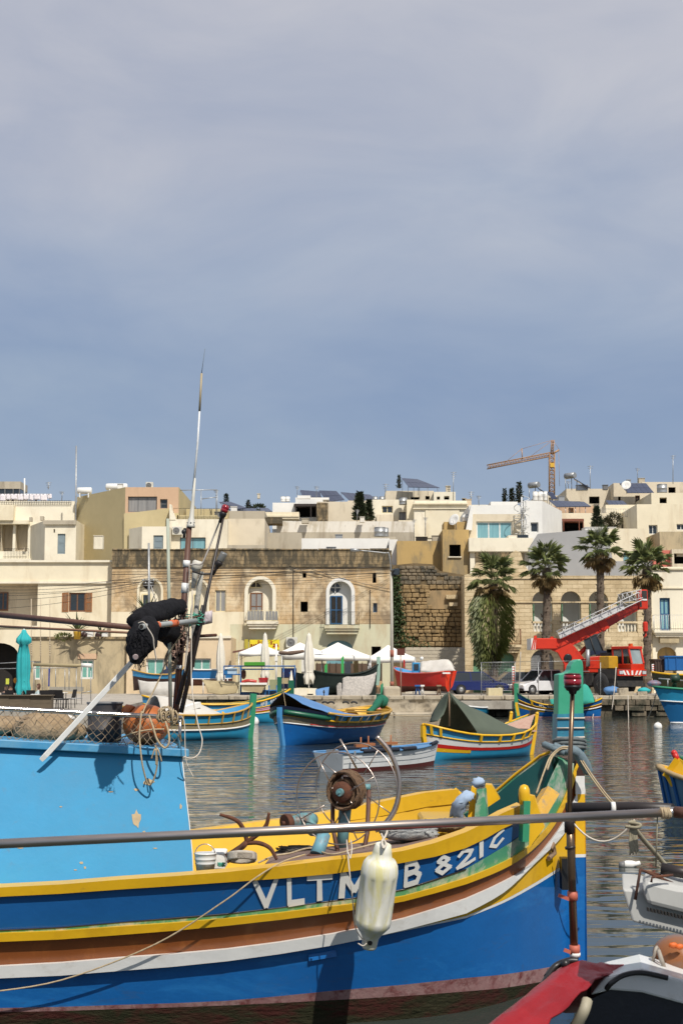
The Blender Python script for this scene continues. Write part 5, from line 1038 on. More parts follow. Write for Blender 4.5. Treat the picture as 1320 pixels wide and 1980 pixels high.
far_c=[mir(ga[-1]+V((-.01,.07,-.03)))]+[mir(p)for p in LN['C'][NA+9:]];q=MB();q.tube([p+V((0,0,.02))for p in far_c],[.03]+[.013]*(len(far_c)-1),6);q.obj('far_bow_rail',c_yel,fb)
q=MB();q.grid([lowin+[V((STEM.x-.3,STEM.y-.05,DZ))],[mir(p)for p in lowin]+[V((STEM.x-.3,STEM.y-.05,DZ))]]);q.obj('deck',wood,fb)
q=MB();a=[hp(x,CV['A'][0](x))+V((0,.15,-.03))for x in(500,600,700,780,850)]
q.grid([a,[p+V((.05,1.0,.0))for p in a]],smooth=False);q.grid([[p+V((0,0,-.04))for p in a],[p+V((.05,1.0,-.04))for p in a]],smooth=False);q.obj('side_deck_board',mat('weathered_plank',(.24,.16,.13),(.15,.10,.085),rough=.8,sc_=4,stretch=(.8,8,8),bump=.004),fb)
q=MB()
st=[(1106,1528),(1106,1478),(1128,1440),(1128.5,1650),(1129.5,1860),(1129,1990)]
a=[P(1126,y,11.99)for y in(1440,1520,1600,1650)];
for nm,y0,y1,m in(('stem_white',1500,1535,c_wht),('stem_brown',1462,1500,mat('dark_brown_paint',(.05,.018,.012),rough=.5)),('stem_yellow',1535,1651,c_yel),('stem_line',1651,1657,c_wht),('stem_blue',1657,1858,c_blue),('stem_boot',1858,1990,c_boot)):
 q=MB();p0,p1=P(1118,y0,11.93),P(1118,y1,11.93);w0=.05;q.hexa([V((p1.x-.03,11.9,p1.z)),V((p1.x+.045,11.91,p1.z)),V((p1.x+.06,12.09,p1.z)),V((p1.x-.03,12.12,p1.z)),V((p0.x-.03,11.9,p0.z)),V((p0.x+.045,11.91,p0.z)),V((p0.x+.06,12.09,p0.z)),V((p0.x-.03,12.12,p0.z))]);q.obj(nm,m,fb)
YSt=11.9
pol=[(1077,1440),(1128,1440),(1127,1290),(1126,1280),(1122,1274.5),(1116,1275),(1108,1280),(1103,1288),(1101,1296),(1096,1300),(1079,1304)]
q=MB();q.prism([P(x,y,YSt)for x,y in pol],(-.02,.13,0));hd=q.obj('stem_head',paint('stem_green',(.045,.34,.20),stain=(.06,.36,.22),ssc=2),fb,bevel=.008)
q=MB();q.prism([P(x,y,YSt-.004)for x,y in((1076.5,1460),(1128.5,1460),(1128.3,1379),(1076.8,1381))],(-.02,.138,0));q.obj('stem_blue_paint',paint('stem_faded_blue',(.035,.19,.30),stain=(.05,.28,.36),ssc=5,samt=.45),hd)
for y in(1389,1408,1426):q=MB();q.tube([P(1076,y+.5,YSt-.012),P(1129,y-.5,YSt-.012),P(1129,y-1,YSt+.15),P(1076,y,YSt+.15)],.008,6,closed=True);q.obj('rope_turn',rope_wht,hd)
q=MB();q.beam([P(1012,1626,10.85),P(1015,1548,10.85)],.05,.09,side=(1,.2,0));q.obj('rail_post',c_grn,fb);q=MB();q.prism([P(*p,10.83)for p in((1022,1640),(1052,1600),(1042,1570),(1032,1540),(1020,1537))],(.02,.12,0));q.obj('yellow_bracket',c_yel,fb)
kb=P(1013,1550,10.86);q=MB();q.lathe([(.036,-.02),(.04,.02),(.043,.06),(.04,.09),(.028,.115),(.008,.125)],kb,16);q.obj('knob',c_yel,fb)
q=MB();q.beam([P(1034,1580,11.1),P(1064,1530,11.25)],.11,.09,side=(.75,.2,-.5));q.obj('worn_yellow_cleat',mat('worn_yellow',(.62,.36,.05),(.5,.28,.04),rough=.6,stain=(.25,.22,.18),ssc=14,samt=.42,sc_=9),fb)
for a,b in(((905,1583),(938,1520)),((932,1577),(962,1560))):
 pass
q=MB();q.prism([P(*p,11.6)for p in((903,1588),(917,1588),(919,1525),(911,1520))],(.02,.1,0));q.obj('yellow_frame',c_yel,fb);q=MB();q.prism([P(*p,11.55)for p in((916,1588),(940,1580),(936,1524),(921,1527))],(.02,.05,0));q.obj('green_frame',c_grn2,fb);q=MB();q.prism([P(*p,11.75)for p in((936,1565),(966,1545),(950,1518),(938,1517))],(.02,.18,0));q.obj('yellow_knee',c_yel,fb)
q=MB();a,b=P(813,1612,11.6),P(905,1575,11.6);q.bb((a.x,11.5,a.z-.2),(b.x,12.1,b.z-.02),bev=.02);q.obj('bow_locker',paint('ochre_paint',(.58,.36,.04)),fb)
def nm(px0,px1,hw=.13):
 def f(u,v):
  px=px0+(px1-px0)*u;t_,b_=CV['B'][0](px)+3,(CV['C'][0](px)if px<900 else 1680-(px-900)*.62)-7
  return hp(px,b_+(t_-b_)*v,-.012)
 return f
q=MB()
for ch,a,b,hw in(('V',494,534,.13),('L',559,590,.15),('T',600,636,.16),('M',660,708,.13),('F',722,750,.16),('B',784,812,.15),('8',842,872,.13),('2',884,916,.13),('1',922,938,.28),('6',948,976,.14)):
 f=nm(a,b);strokes(ch,f,hw*.88,q,jit=.026)
q.obj('lettering',paint('letter_white',(.74,.74,.71),stain=(.55,.55,.5),ssc=12,samt=.34),fb,kind='stuff')
q=MB();a,b=hp(597,1852,-.012),hp(650,1843,-.012);q.beam([a,b],.006,.045,side=(0,1,0));q.sphere(a+V((.02,-.01,0)),.008,6,4);q.obj('hull_plate',c_blue,fb)
q=MB();bbpx(q,1085,1660,1100,1721,11.62,11.75);q.obj('stem_shadow_box',blackp,fb)  # black box stands in for a shadow on the stem
q=MB();q.tube([hp(1064,1642,-.06),hp(1068,1632,-.07),hp(1071,1650,-.07),hp(1060,1660,-.07)],.02,6);q.obj('peg',wood,fb)
cb_=[(-760,1390),(-760,1760),(376,1760),(372,1650),(366,1590),(359,1530),(352,1462),(352,1450),(-200,1415)]
cy=lambda px,py:10.36+.00094*(px-352)+(1700-py)*.0011
rx_=cat([(1450,352),(1462,352),(1530,359),(1590,366),(1650,372),(1760,376)]);ty_=lambda x:1450+(x-352)*.0625
rows=[[P(x,y,cy(x,y))for x in[-760+(rx_(yy)+760)*i/10 for i in range(11)]for y in[yy if k else ty_(x)]]for k,yy in enumerate((1450,1500,1550,1600,1650,1700,1760))]
q=MB();q.grid(rows);q.grid([[p+HN*1.5 for p in r_]for r_ in rows]);q.grid([[r_[-1]for r_ in rows],[r_[-1]+HN*1.5 for r_ in rows]]);q.obj('cabin',c_cabin,fb)
q=MB();fr_=[P(x,y,cy(x,y)-.002)for x,y in((352,1462),(359,1530),(366,1590),(372,1650),(376,1745))];q.tube(fr_,.004,5);q.obj('cabin_edge',c_wht,fb)
e0,e1=P(-760,1380,10.3),P(366,1450,10.45);q=MB();th_=V((0,0,.055));dpt=HN*1.75+V((0,0,.03))
e0b=P(-20,1429,10.24);e1=P(366,1449,10.585)
e0=e0b+(e0b-e1)*1.6
q.hexa([e0-th_,e1-th_,e1+dpt-th_,e0+dpt-th_,e0,e1,e1+dpt,e0+dpt]);q.obj('cabin_roof',paint('roof_blue',(.05,.27,.50),rough=.5,stain=(.10,.30,.48),ssc=4),fb,bevel=.006)
rt=lambda px,dy:e0b.lerp(e1,(px+20)/386)+HN*dy+V((0,0,.017*dy))
q=MB();a,b=P(158,1697,10.35),P(195,1683,10.35);q.hexa([P(100,1706,10.32),P(193,1700,10.32),P(193,1700,10.36),P(100,1706,10.36),P(104,1701,10.32),P(195,1682,10.32),P(195,1682,10.36),P(104,1701,10.36)]);tag(q.obj('white_plank',c_wht,loc=a),'short white painted board leaning against the blue cabin side','board')
bare=mat('bare_wood_patch',(.50,.38,.22),(.38,.30,.19),rough=.9,sc_=14)
for(x,y,w_,h_)in((264,1584,9,19),(288,1512,13,7),(264,1527,6,2.5),(158,1668,5,3),(279,1609,3,3.5),(165,1678,2.5,3),(146,1682,4,1.2),(40,1640,7,1.2),(215,1531,6,1.2),(118,1560,3,1.5),(300,1640,5,1.2),(350,1560,2.5,6)):
 q=MB();pl_=[]
 for i in range(12):a=2*math.pi*i/12;k_=R.uniform(.6,1.1);xx,yy=x+w_*k_*math.cos(a)*(1-.25*math.sin(a)),y+h_*k_*math.sin(a);pl_.append(P(xx,yy,cy(xx,yy)-.003))
 q.add(pl_,[tuple(range(12))]);q.obj('bare_patch',bare,fb)
tt=thing('roof_net_rail','stainless rail with brown net along the cabin roof edge','rail',rt(100,.1))
YR2=lambda x:10.31+.00089*(x+20)
ra_=[P(x,y,YR2(x))for x,y in((-120,1362),(0,1369.5),(120,1376),(240,1382),(352,1388))];q=MB();q.tube(ra_,.017,8);q.obj('rail',steel2,tt)
for px,y in((-100,1363),(349,1388)):q=MB();q.tube([P(px,y,YR2(px)),rt(px,.07)],.013,6);q.obj('stanchion',steel2,tt)
q=MB();NC=62;tops=[ra_[0].lerp(ra_[-1],i/NC)for i in range(NC+1)]
zb2=lambda i:rt(-120+472*i/NC,.05)
R2=random.Random(3);rowsn=7
gn=[[tops[i].lerp(zb2(i),j/rowsn)+V((R2.uniform(-.006,.006),R2.uniform(-.02,.03),R2.uniform(-.005,.005)-(.012*math.sin(i*.35)if 0<j<rowsn else 0)))for j in range(rowsn+1)]for i in range(NC+1)]
for i in range(NC):
 for j in range(rowsn):
  a=gn[i][j]if(i+j)%2 else gn[i+1][j];b=gn[i+1][j+1]if(i+j)%2 else gn[i][j+1]
  q.tube([a,b],.0026,3,cap=False)
q.obj('net',netwire,tt,kind='stuff')
mt=thing('boat_mast','rusty brown mast with white aerial and lamps on the cabin roof','mast',P(340,1392,11.0));YM=11.0
q=MB();q.tube([P(338,1400,YM),P(352,1220,YM),P(366,1020,YM)],[.026,.024,.021],12);q.obj('pole',rustpole,mt)
for y,wd,h in((1290,.028,.03),(1137,.026,.075),(1090,.027,.05)):q=MB();c=P(338+(1400-y)*.0737,y,YM);q.lathe([(wd,-h/2),(wd,h/2)],c,12,axis=(.075,0,1));q.obj('white_band',c_wht,mt)
q=MB();q.lathe([(.032,0),(.032,.02),(.026,.03),(.026,.06),(.018,.08),(.013,.22),(.0085,.38)],P(369,1020,YM),14,axis=(.07,0,1));ab=q.obj('aerial_base',plastic_w,mt)
for a in(-.026,0,.026):q=MB();q.sphere(P(370,1014,YM)+V((a,-.03,.01)),.006,6,4);q.obj('bolt',fr_grey,ab)
q=MB();q.tube([P(373,955,YM),P(382,860,YM),P(386,795,YM)],[.0085,.0075,.007],8);ar=q.obj('aerial',c_white2,mt);q=MB();q.tube([P(386,795,YM),P(390,722,YM)],[.0085,.008],8);q.obj('aerial_tip',mat('tan_fibreglass',(.42,.34,.2),rough=.5),ar);q=MB();q.tube([P(390,722,YM),P(393,700,YM),P(396.5,674,YM)],[.003,.002,.0015],5);q.obj('whip',rope_gray,ar)
q=MB();q.tube([P(366,1022,YM)+V((-.03,-.02,0)),P(363,1040,YM)+V((-.025,-.03,0))],.012,6);q.sphere(P(364,1029,YM)+V((-.03,-.02,0)),.02,7,5);q.obj('clamp',blackp,mt)
sp_=thing('pale_pole','pale green weathered pole standing left of the rusty mast','pole',P(330,1395,10.85));q=MB();q.tube([P(330,1395,10.85),P(327,1150,10.85),P(324.5,1003,10.85)],[.0145,.013,.0115],9);q.obj('pole',mat('pale_green_pole',(.42,.46,.38),(.32,.35,.28),rough=.7,sc_=5,stretch=(3,3,.7)),sp_)
q=MB();
for k in range(5):q.lathe([(.019,-.006),(.024,0),(.019,.006)],P(327,1166+k*3.2,10.85),9)
[q.tube([P(324,1172,10.82),P(312,1178+k*3,10.8),P(305,1186+k*2,10.8)],.004,4)for k in range(3)];q.obj('orange_lashing',rope_or,sp_)
sg2=thing('grey_spar','grey wrapped spar rising between mast and black poles','spar',P(370,1250,11.1));q=MB();q.tube([P(372,1290,11.1),P(378,1190,11.1),P(386,1130,11.1),P(390,1105,11.1)],[.018,.02,.021,.018],9);q.obj('spar',mat('grey_wrapped_spar',(.46,.45,.40),(.34,.33,.29),rough=.8,sc_=8,bump=.01),sg2)
q=MB();q.lathe([(.03,0),(.042,.03),(.04,.07),(.03,.08)],P(378,1104,11.05),12,axis=(.3,-.1,1));q.lathe([(.016,0),(.026,.12),(.03,.15)],P(374,1137,11.05),10,axis=(.12,0,1));q.obj('horn',plastic_w,mt)
bpole=thing('black_pole','pair of black leaning poles carrying a red lamp','pole',P(348,1380,10.9));YP=10.9
q=MB();q.tube([P(350,1378,YP),P(385,1225,YP),P(432,1000,YP)],[.019,.014,.009],9);q.tube([P(343,1362,YP+.05),P(378,1225,YP+.05),P(392,1170,YP+.03)],[.019,.017,.010],9);q.obj('pole',black_pole,bpole)
ax=(P(440,965,YP)-P(425,1005,YP)).normalized();c=P(428.5,1001,YP)
q=MB();q.lathe([(.012,-.04),(.014,0),(.026,.015),(.029,.035),(.026,.042)],c,14,axis=ax);q.obj('lamp_base',blackp,bpole);q=MB();q.lathe([(.025,.042),(.030,.055),(.030,.066),(.028,.069),(.031,.073),(.030,.09),(.02,.102),(.004,.104)],c,14,axis=ax);q.obj('red_lamp',redlens,bpole)
ax=V((.45,-.1,.9));c=P(421,1094,YP);q=MB();q.lathe([(.009,-.08),(.011,-.03),(.02,0),(.028,.01),(.028,.03),(.025,.035)],c,14,axis=ax);q.tube([P(421,1094,YP)-ax*.1,P(410,1110,YP),P(390,1110,YP),P(372,1105,YP)],.007,6);q.obj('lamp_arm',black_pole,mt);q=MB();q.lathe([(.023,.035),(.026,.045),(.026,.10),(.023,.11)],c,14,axis=ax);q.obj('grey_lamp',smoke_lens,mt)
q=MB();q.tube(smooth([P(368,1092,YM-.05),P(378,1091,YM-.05),P(390,1090,YM-.06),P(400,1070,YM-.06),P(414,1035,YM-.04),P(427,1003,YP)]),.0065,6);q.tube(smooth([P(366,1092,YM-.06),P(366,1130,YM-.06),P(362,1180,YM-.06),P(366,1230,YM-.07)]),.004,5);q.obj('cable',mat('light_cable',(.42,.39,.36),rough=.6),mt)
cp_=thing('cross_pipe','grey cross pipe lashed to the mast with rope','pipe',P(330,1205,10.8));q=MB();a,b=P(274,1212,9.76),P(402,1198,11.15);q.tube([a,b],.0195,12);q.obj('pipe',mat('grey_pvc',(.34,.36,.35),(.28,.30,.30),rough=.5,sc_=6),cp_);q=MB();q.tube([a+V((-.002,-.002,0)),a+(b-a)*.02],.0145,12);q.obj('pipe_bore',dark_in,cp_)
q=MB()
for px,wd in((296,4),(326,4),(332,3)):
 for k in range(wd):q.lathe([(.021,-.004),(.026,0),(.021,.004)],a.lerp(b,(px+k*2.2-274)/128),9,axis=(b-a).normalized())
q.obj('lashing',rope_or,cp_)
for(a,b,ra,rb_,lab,nm_)in(((-40,1185,11.6),(262,1214,10.4),.024,.021,'thick rusty brown boom reaching in from the left edge to the net bundle','boom'),((-40,1209,11.8),(262,1224,10.8),.0105,.0095,'thin tan pole below the thick brown boom','pole')):
 q=MB();q.tube([P(*a),P(*b)],[ra,rb_],10);tag(q.obj(nm_,rustpole if ra>.02 else mat('tan_bamboo',(.24,.13,.08),(.18,.09,.05),rough=.6),loc=P(*a)),lab,nm_)
nb=thing('net_bundle','black net bundle slung over the cross pipe and mast','net',P(300,1290,10.8))
def blob(pts,rad,n=14,jit=.1):
 q=MB();pts=smooth(pts,4);rr=smooth([V((r_,0,0))for r_ in rad],4);k=len(pts);ph=[R.uniform(0,6)for _ in range(4)]
 rows=[]
 for i,p in enumerate(pts):
  d=(pts[min(i+1,k-1)]-pts[max(i-1,0)]).normalized();s_=d.cross(V((0,1,0))).normalized();y_=s_.cross(d)
  rows.append([p+(s_*math.cos(2*math.pi*j/n)+y_*.8*math.sin(2*math.pi*j/n))*rr[i].x*(1+jit*math.sin(3*2*math.pi*j/n+i*.9+ph[0])+jit*.8*math.sin(5*2*math.pi*j/n-i*1.3+ph[1]))for j in range(n)])
 q.grid(rows,wrap=True);q.v_end=None
 o=len(q.v);q.v+=[pts[0],pts[-1]];m_=len(rows)
 for j in range(n):q.f+=[[o,(j+1)%n,j],[o+1,(m_-1)*n+j,(m_-1)*n+(j+1)%n]];q.mi+=[0,0];q.sm+=[True,True]
 return q
blob([P(247,1200,10.1),P(268,1199,10.1),P(300,1184,10.35),P(330,1176,10.75),P(352,1173,10.95)],[.02,.07,.075,.07,.055]).obj('upper_fold',blacknet,nb)
blob([P(292,1200,9.98),P(283,1218,9.9),P(273,1240,9.84),P(266,1262,9.8),P(261,1282,9.78)],[.05,.09,.105,.07,.035]).obj('lower_sack',blacknet,nb)
blob([P(300,1222,10.6),P(322,1222,10.8),P(336,1236,10.95),P(341,1265,11),P(340,1282,11)],[.05,.08,.075,.05,.02]).obj('side_fold',blacknet,nb)
q=MB();q.lathe([(.016,0),(.021,.008),(.016,.014)],P(262,1270,9.73),10,axis=(.3,-1,-.2));q.obj('ring',mat('grey_pink_ring',(.35,.28,.28),rough=.5),nb)
q=MB();[q.tube(smooth([P(326,1258,10.95),P(320,1278,10.95),P(334,1282+k*5,10.95),P(344,1270,10.97)]),.010,5)for k in range(4)];q2=MB();[q2.tube(smooth([P(x_,y_,d_),P(x_+R.uniform(-7,7),y_+R.uniform(3,9),d_-.02),P(x_+R.uniform(-9,9),y_+R.uniform(8,22),d_)],3),.0022,3)for x_,y_,d_ in[(R.uniform(248,350),R.uniform(1165,1285),R.uniform(9.95,10.9))for _ in range(0)]+[(R.uniform(252,290),R.uniform(1215,1283),9.76)for _ in range(45)]+[(R.uniform(255,350),R.uniform(1168,1200),10.4)for _ in range(45)]];q2.obj('loose_mesh',blacknet,nb,kind='stuff');q.obj('grey_net_tail',netwire,nb)
sqp=[P(84,1466,10.26),P(258,1277,10.5)];q=MB();q.beam(sqp,.048,.04,side=(.7,.1,.7));tag(q.obj('square_pole',c_white2,loc=sqp[0],bevel=.006),'white square pole sticking out of the black net over the cabin roof','pole')
dr=thing('metal_drum','dark stained metal drum on the cabin roof','drum',rt(212,.5));c=rt(212,.5);hh=P(212,1358,c.y).z-c.z;q=MB();q.lathe([(.125,0),(.125,hh*.3),(.128,hh*.31),(.125,hh*.32),(.13,hh*.97),(.134,hh)],c,22);q.obj('side',dkmetal,dr);q=MB();q.lathe([(.136,hh-.012),(.138,hh),(.134,hh+.004)],c,22);q.obj('rim',fr_grey,dr)
br_=thing('orange_buoy','big orange buoy on the cabin roof tied with rope','buoy',rt(292,.32));c=rt(292,.34)+V((0,0,.145));q=MB();q.sphere(c,(.175,.16,.15),24,16);q.obj('float',orange,br_);q=MB();q.lathe([(.06,0),(.05,.03),(.03,.06)],c+V((-.12,-.02,.09)),10,axis=(-.7,0,.6));q.lathe([(.05,0),(.045,.03),(.02,.05)],c+V((.10,-.12,-.06)),10,axis=(.5,-.7,-.4));q.obj('boss',orange,br_)
nh=thing('net_heap','tan fishing net heaped on the cabin roof behind the rail','net',rt(80,.6))
for(px,dy,sx_,sz_)in((92,.45,.24,.13),(70,.7,.22,.10),(125,.6,.2,.09),(20,.7,.3,.09),(-40,.6,.3,.10)):q=MB();q.sphere(rt(px,dy)+V((0,0,sz_*.5)),(sx_,.2,sz_),16,9,jit=.07);q.obj('net_fold',netc,nh)
q=MB()
for k in range(14):a=R.uniform(0,6.28);q.tube(smooth([rt(80+R.uniform(-50,50),.35)+V((0,0,R.uniform(.03,.16)))for _ in range(5)]),.006,4)
q.obj('net_cord',netwire,nh);q=MB();q.sphere(rt(118,.5)+V((0,0,.15)),(.13,.1,.03),10,6,jit=.1);tag(q.obj('crumpled_bag',p_white,loc=rt(118,.5)+V((0,0,.12))),'crumpled white bag on the tan net heap','bag')
def rp(pts,lab,r=.009,m=None,n=6):return rope_thing(smooth(pts,6),r*.62,m or rope,lab)
rp([P(274,1375,10.4),P(270,1420,10.36),P(273,1460,10.34),P(278,1490,10.36),P(287,1517,10.4),P(297,1508,10.38),P(304,1480,10.36),P(303,1450,10.33),P(300,1442,10.32)],'rope loop hanging from the rail down the blue cabin side',.0105)
rp([P(288,1383,10.44),P(296,1405,10.4),P(304,1430,10.38),P(318,1446,10.36),P(327,1436,10.36),P(326,1415,10.4),P(320,1395,10.44)],'thick rope loop across the front of the orange buoy',.012)
rp([P(226,1431,10.45),P(256,1418,10.42),P(290,1411,10.4),P(318,1410,10.42)],'grey cord stretched across the buoy and the drum',.009)
q=MB()
for k in range(16):c=P(322+R.uniform(-13,18),1384+R.uniform(-9,7),10.48);a=R.uniform(0,3);rr=R.uniform(.025,.06);q.tube([c+V((rr*math.cos(t*.7)*math.cos(a),rr*math.cos(t*.7)*math.sin(a)*.6,rr*math.sin(t*.7)*R.uniform(.6,1)))for t in range(9)],.0058,5)
for dx,l_ in((-4,22),(0,34),(5,28)):q.tube(smooth([P(302,1445,10.34),P(302+dx,1452,10.32),P(302+dx*2.2,1445+l_,10.33)]),.0055,5)
tag(q.obj('rope_tangle',rope,loc=P(322,1388,10.48)),'tangled rope knotted round the rail at the mast foot','rope')
q=MB()
for k in range(26):c=P(345+R.uniform(-9,9),1228+R.uniform(-28,30),10.92);q.tube(smooth([c+V((R.uniform(-.07,.07),R.uniform(-.05,.02),R.uniform(-.09,.09)))for _ in range(4)],4),.0045,4)
for y in(1222,1230,1234,1240):q.lathe([(.026,-.006),(.032,0),(.026,.006)],P(351,y,YM),10,axis=(.07,0,1))
tag(q.obj('mast_lashing',mat('faded_pink_rope',(.36,.26,.21),(.30,.17,.13),rough=.9,sc_=20),loc=P(345,1230,10.9)),'knotted pale lashing round the mast below the cross pipe','rope')
q=MB()
for k in range(14):c=P(378+R.uniform(-9,9),1197+R.uniform(-9,7),10.9);q.tube(smooth([c+V((R.uniform(-.06,.06),R.uniform(-.05,.02),R.uniform(-.04,.04)))for _ in range(4)],4),.0042,4)
tag(q.obj('green_lashing',rope_grn,loc=P(378,1197,10.9)),'green twine wound round the right end of the cross pipe','twine')
q=MB();q.grid([[P(390+20*i/3,1185+24*j/3-i*1.5,10.95+.03*math.sin(i*2+j))for i in range(4)]for j in range(4)]);tag(q.obj('white_rag',mat('pale_pink_rag',(.62,.55,.58),rough=.9),loc=P(398,1190,10.95),solid=.01),'pale rag hanging on the right end of the cross pipe','rag');q=MB();q.sphere(P(404,1201,11.12),(.024,.03,.018),8,5);tag(q.obj('pipe_plug',blackp,loc=P(404,1201,10.93)),'black plug beside the pale rag','plug')
q=MB();q.tube([P(356,1196,10.8),P(396,1190,10.9)],.005,5);q.tube([P(385,1230,11.05),P(418,1228,11.2)],.012,6);tag(q.obj('rusty_rod',rust,loc=P(385,1230,11)),'rusty rods crossing beside the cross pipe','rod')
rp([P(366,1195,10.75),P(352,1225,10.72),P(330,1260,10.7),P(305,1320,10.6),P(282,1365,10.5),P(276,1380,10.45)],'straight tan rope running from the cross pipe down to the rail',.01)
rp([P(372,1140,10.85),P(371,1200,10.8),P(370,1290,10.78),P(372,1340,10.7),P(383,1400,10.6),P(391,1430,10.55),P(386,1455,10.5),P(372,1466,10.45),P(355,1463,10.45)],'long pale line hanging in a loop right of the cabin',.007,rope_wht)
rp([P(352,1385,10.5),P(357,1400,10.5),P(358,1440,10.5),P(361,1475,10.5),P(374,1502,10.5)],'thin pale line dangling beyond the cabin corner',.006,rope_wht);rp([P(358,1210,10.9),P(364,1240,10.85),P(357,1300,10.85),P(363,1230,10.8),P(371,1170,10.85)],'thin loop of white line near the mast lashing',.006,rope_wht)
rp([P(268,1205,9.74),P(278,1203,9.71),P(286,1215,9.72),P(296,1232,9.74),P(298,1250,9.76),P(303,1278,9.8)],'pale cord looped over the open end of the cross pipe',.008,rope_wht)
hw_=thing('net_hauler','net hauler wheel of thin steel rings round a rusty hub','net hauler',P(672,1655,10.95));YH=10.85
c1,c2=P(652,1543,YH),P(688,1523,YH+.32);R1=87*YH/FPX;axh=(c2-c1).normalized();ux=V((0,0,1)).cross(axh).normalized();uz=axh.cross(ux)
n_w=V((.42,.9,0)).normalized();ux=V((.9,-.42,0)).normalized();uz=V((0,0,1))
circ=lambda c,r_,n=40:[c+ux*r_*math.cos(2*math.pi*i/n)+uz*r_*math.sin(2*math.pi*i/n)for i in range(n)]
for c in(c1,c2):q=MB();q.tube(circ(c,R1),.005,7,closed=True);q.obj('ring',steel,hw_)
for c,off in((c1,.5),(c2,1.0)):
 for k in range(4):a=off+k*math.pi/2;q=MB();d=ux*math.cos(a)+uz*math.sin(a);q.tube([c+d*.12,c+d*R1],.0048,6);q.obj('spoke',steel,hw_)
hc=P(664,1531,YH+.1);q=MB();q.lathe([(.02,-.05),(.072,-.045),(.078,-.03),(.078,.0)],hc,20,axis=n_w);hb_=q.obj('hub_disc',rust,hw_);q=MB();q.lathe([(.028,-.075),(.03,-.05)],hc,12,axis=n_w);q.lathe([(.008,-.09),(.009,-.07)],hc,8,axis=n_w);q.obj('hub_bolt',teal_rust,hb_)
q=MB();q.lathe([(.10,.0),(.108,.04),(.10,.08),(.105,.13)],hc,18,axis=n_w)
for k in range(30):cc=hc+n_w*R.uniform(-.02,.12);rr=R.uniform(.115,.135);ph=R.uniform(0,6);q.tube([cc+n_w*R.uniform(-.02,.02)+ux*rr*math.cos(t*.5+ph)+uz*(rr+(.02 if math.sin(t*.5+ph)>.5 else 0))*math.sin(t*.5+ph)for t in range(13)],.008,4)
q.obj('rope_winding',mat('dirty_hemp',(.20,.12,.07),(.12,.075,.045),rough=.95,sc_=30,bump=.01),hw_)
for k in range(5):a=k*1.25+.4;q=MB();d=ux*math.cos(a)+uz*math.sin(a);q.tube([hc+d*.075,hc+d*.125],.007,5);q.obj('hub_pin',steel,hb_)
q=MB();q.tube([P(668,1552,YH+.22),P(664,1600,YH+.22),P(661,1640,YH+.22)],[.05,.045,.045],12);q.tube([P(700,1523,YH+.3),P(716,1522,YH+.3)],.025,8);q.obj('stand',teal_rust,hw_)
q=MB();q.tube([P(643,1540,YH+.2),P(643,1600,YH+.15),P(654,1653,YH)],.016,8);q.tube([P(713,1522,YH+.3),P(710,1610,YH+.25),P(703,1646,YH+.1)],.017,8);q.obj('bracing_leg',rustpole,hw_)
q=MB();q.tube(smooth([P(728,1424,YH+.1),P(752,1452,YH+.1),P(768,1490,YH+.1),P(772,1525,YH+.1),P(764,1565,YH+.1),P(742,1596,YH+.1),P(725,1606,YH+.1)]),.018,9);q.obj('guard_bar',steel,hw_);q=MB();q.tube([P(657,1429,YH+.2),P(678,1465,YH+.2),P(690,1488,YH+.25)],.008,6);q.obj('thin_rod',steel,hw_)
wn=thing('rusty_winch','rusty teal winch motor left of the hauler wheel','winch',P(612,1656,10.75));Yw=10.95
q=MB();q.lathe([(.065,0),(.068,.02),(.062,.05)],P(550,1592,Yw),18,axis=(.8,.6,.1));q.lathe([(.016,-.02),(.018,.02)],P(549,1592,Yw),8,axis=(.8,.6,.1));q.obj('drum_disc',rust,wn);q=MB();q.lathe([(.045,.04),(.05,.12),(.06,.15),(.06,.24),(.04,.28)],P(550,1592,Yw),16,axis=(.8,.6,.05));q.tube([P(590,1588,Yw+.1),P(606,1605,Yw+.08),P(630,1607,Yw)],[.055,.05,.04],10);q.obj('gearbox',teal_rust,wn);q=MB();q.tube([P(626,1614,10.85),P(620,1632,10.8),P(612,1653,10.75)],[.05,.05,.052],12);q.obj('pedestal',mat('pale_teal_paint',(.16,.36,.44),(.12,.28,.34),rough=.5,stain=(.2,.07,.03),ssc=6,samt=.34),wn);q=MB();q.lathe([(.075,-.02),(.08,.0),(.06,.015)],P(612,1655,10.75),12);q.obj('base_flange',rust,wn)
an_=thing('grapnel_anchor','rusty grapnel anchor lying on rope beside the gunwale','anchor',P(480,1650,10.4));q=MB();Ya=10.45
q.tube([P(438,1657,Ya),P(470,1636,Ya),P(478,1628,Ya)],[.022,.022,.019],9);q.obj('shank',rust,an_)
for pts in([(478,1628),(470,1602),(455,1585),(425,1575)],[(478,1628),(500,1612),(515,1595),(520,1572)],[(478,1630),(500,1630),(522,1640),(535,1662)],[(476,1628),(462,1640),(450,1652),(440,1668)]):q=MB();q.tube(smooth([P(*p,Ya-.02*i)for i,p in enumerate(pts)]),[.016]*9+[.015]*4+[.014]*3+[.011]*3,8);q.obj('fluke',rust,an_)
q=MB()
for k in range(7):q.tube([P(468+26*math.cos(t*.55),1662+5*math.sin(t*.55)-k*1.6,10.42+.09*math.sin(t*.55))for t in range(12)],.0135,6)
tag(q.obj('rope_coil',mat('pale_thick_rope',(.50,.46,.40),(.38,.34,.29),rough=.9,sc_=30,bump=.006),loc=P(468,1664,10.42)),'pale coil of thick rope under the anchor','rope')
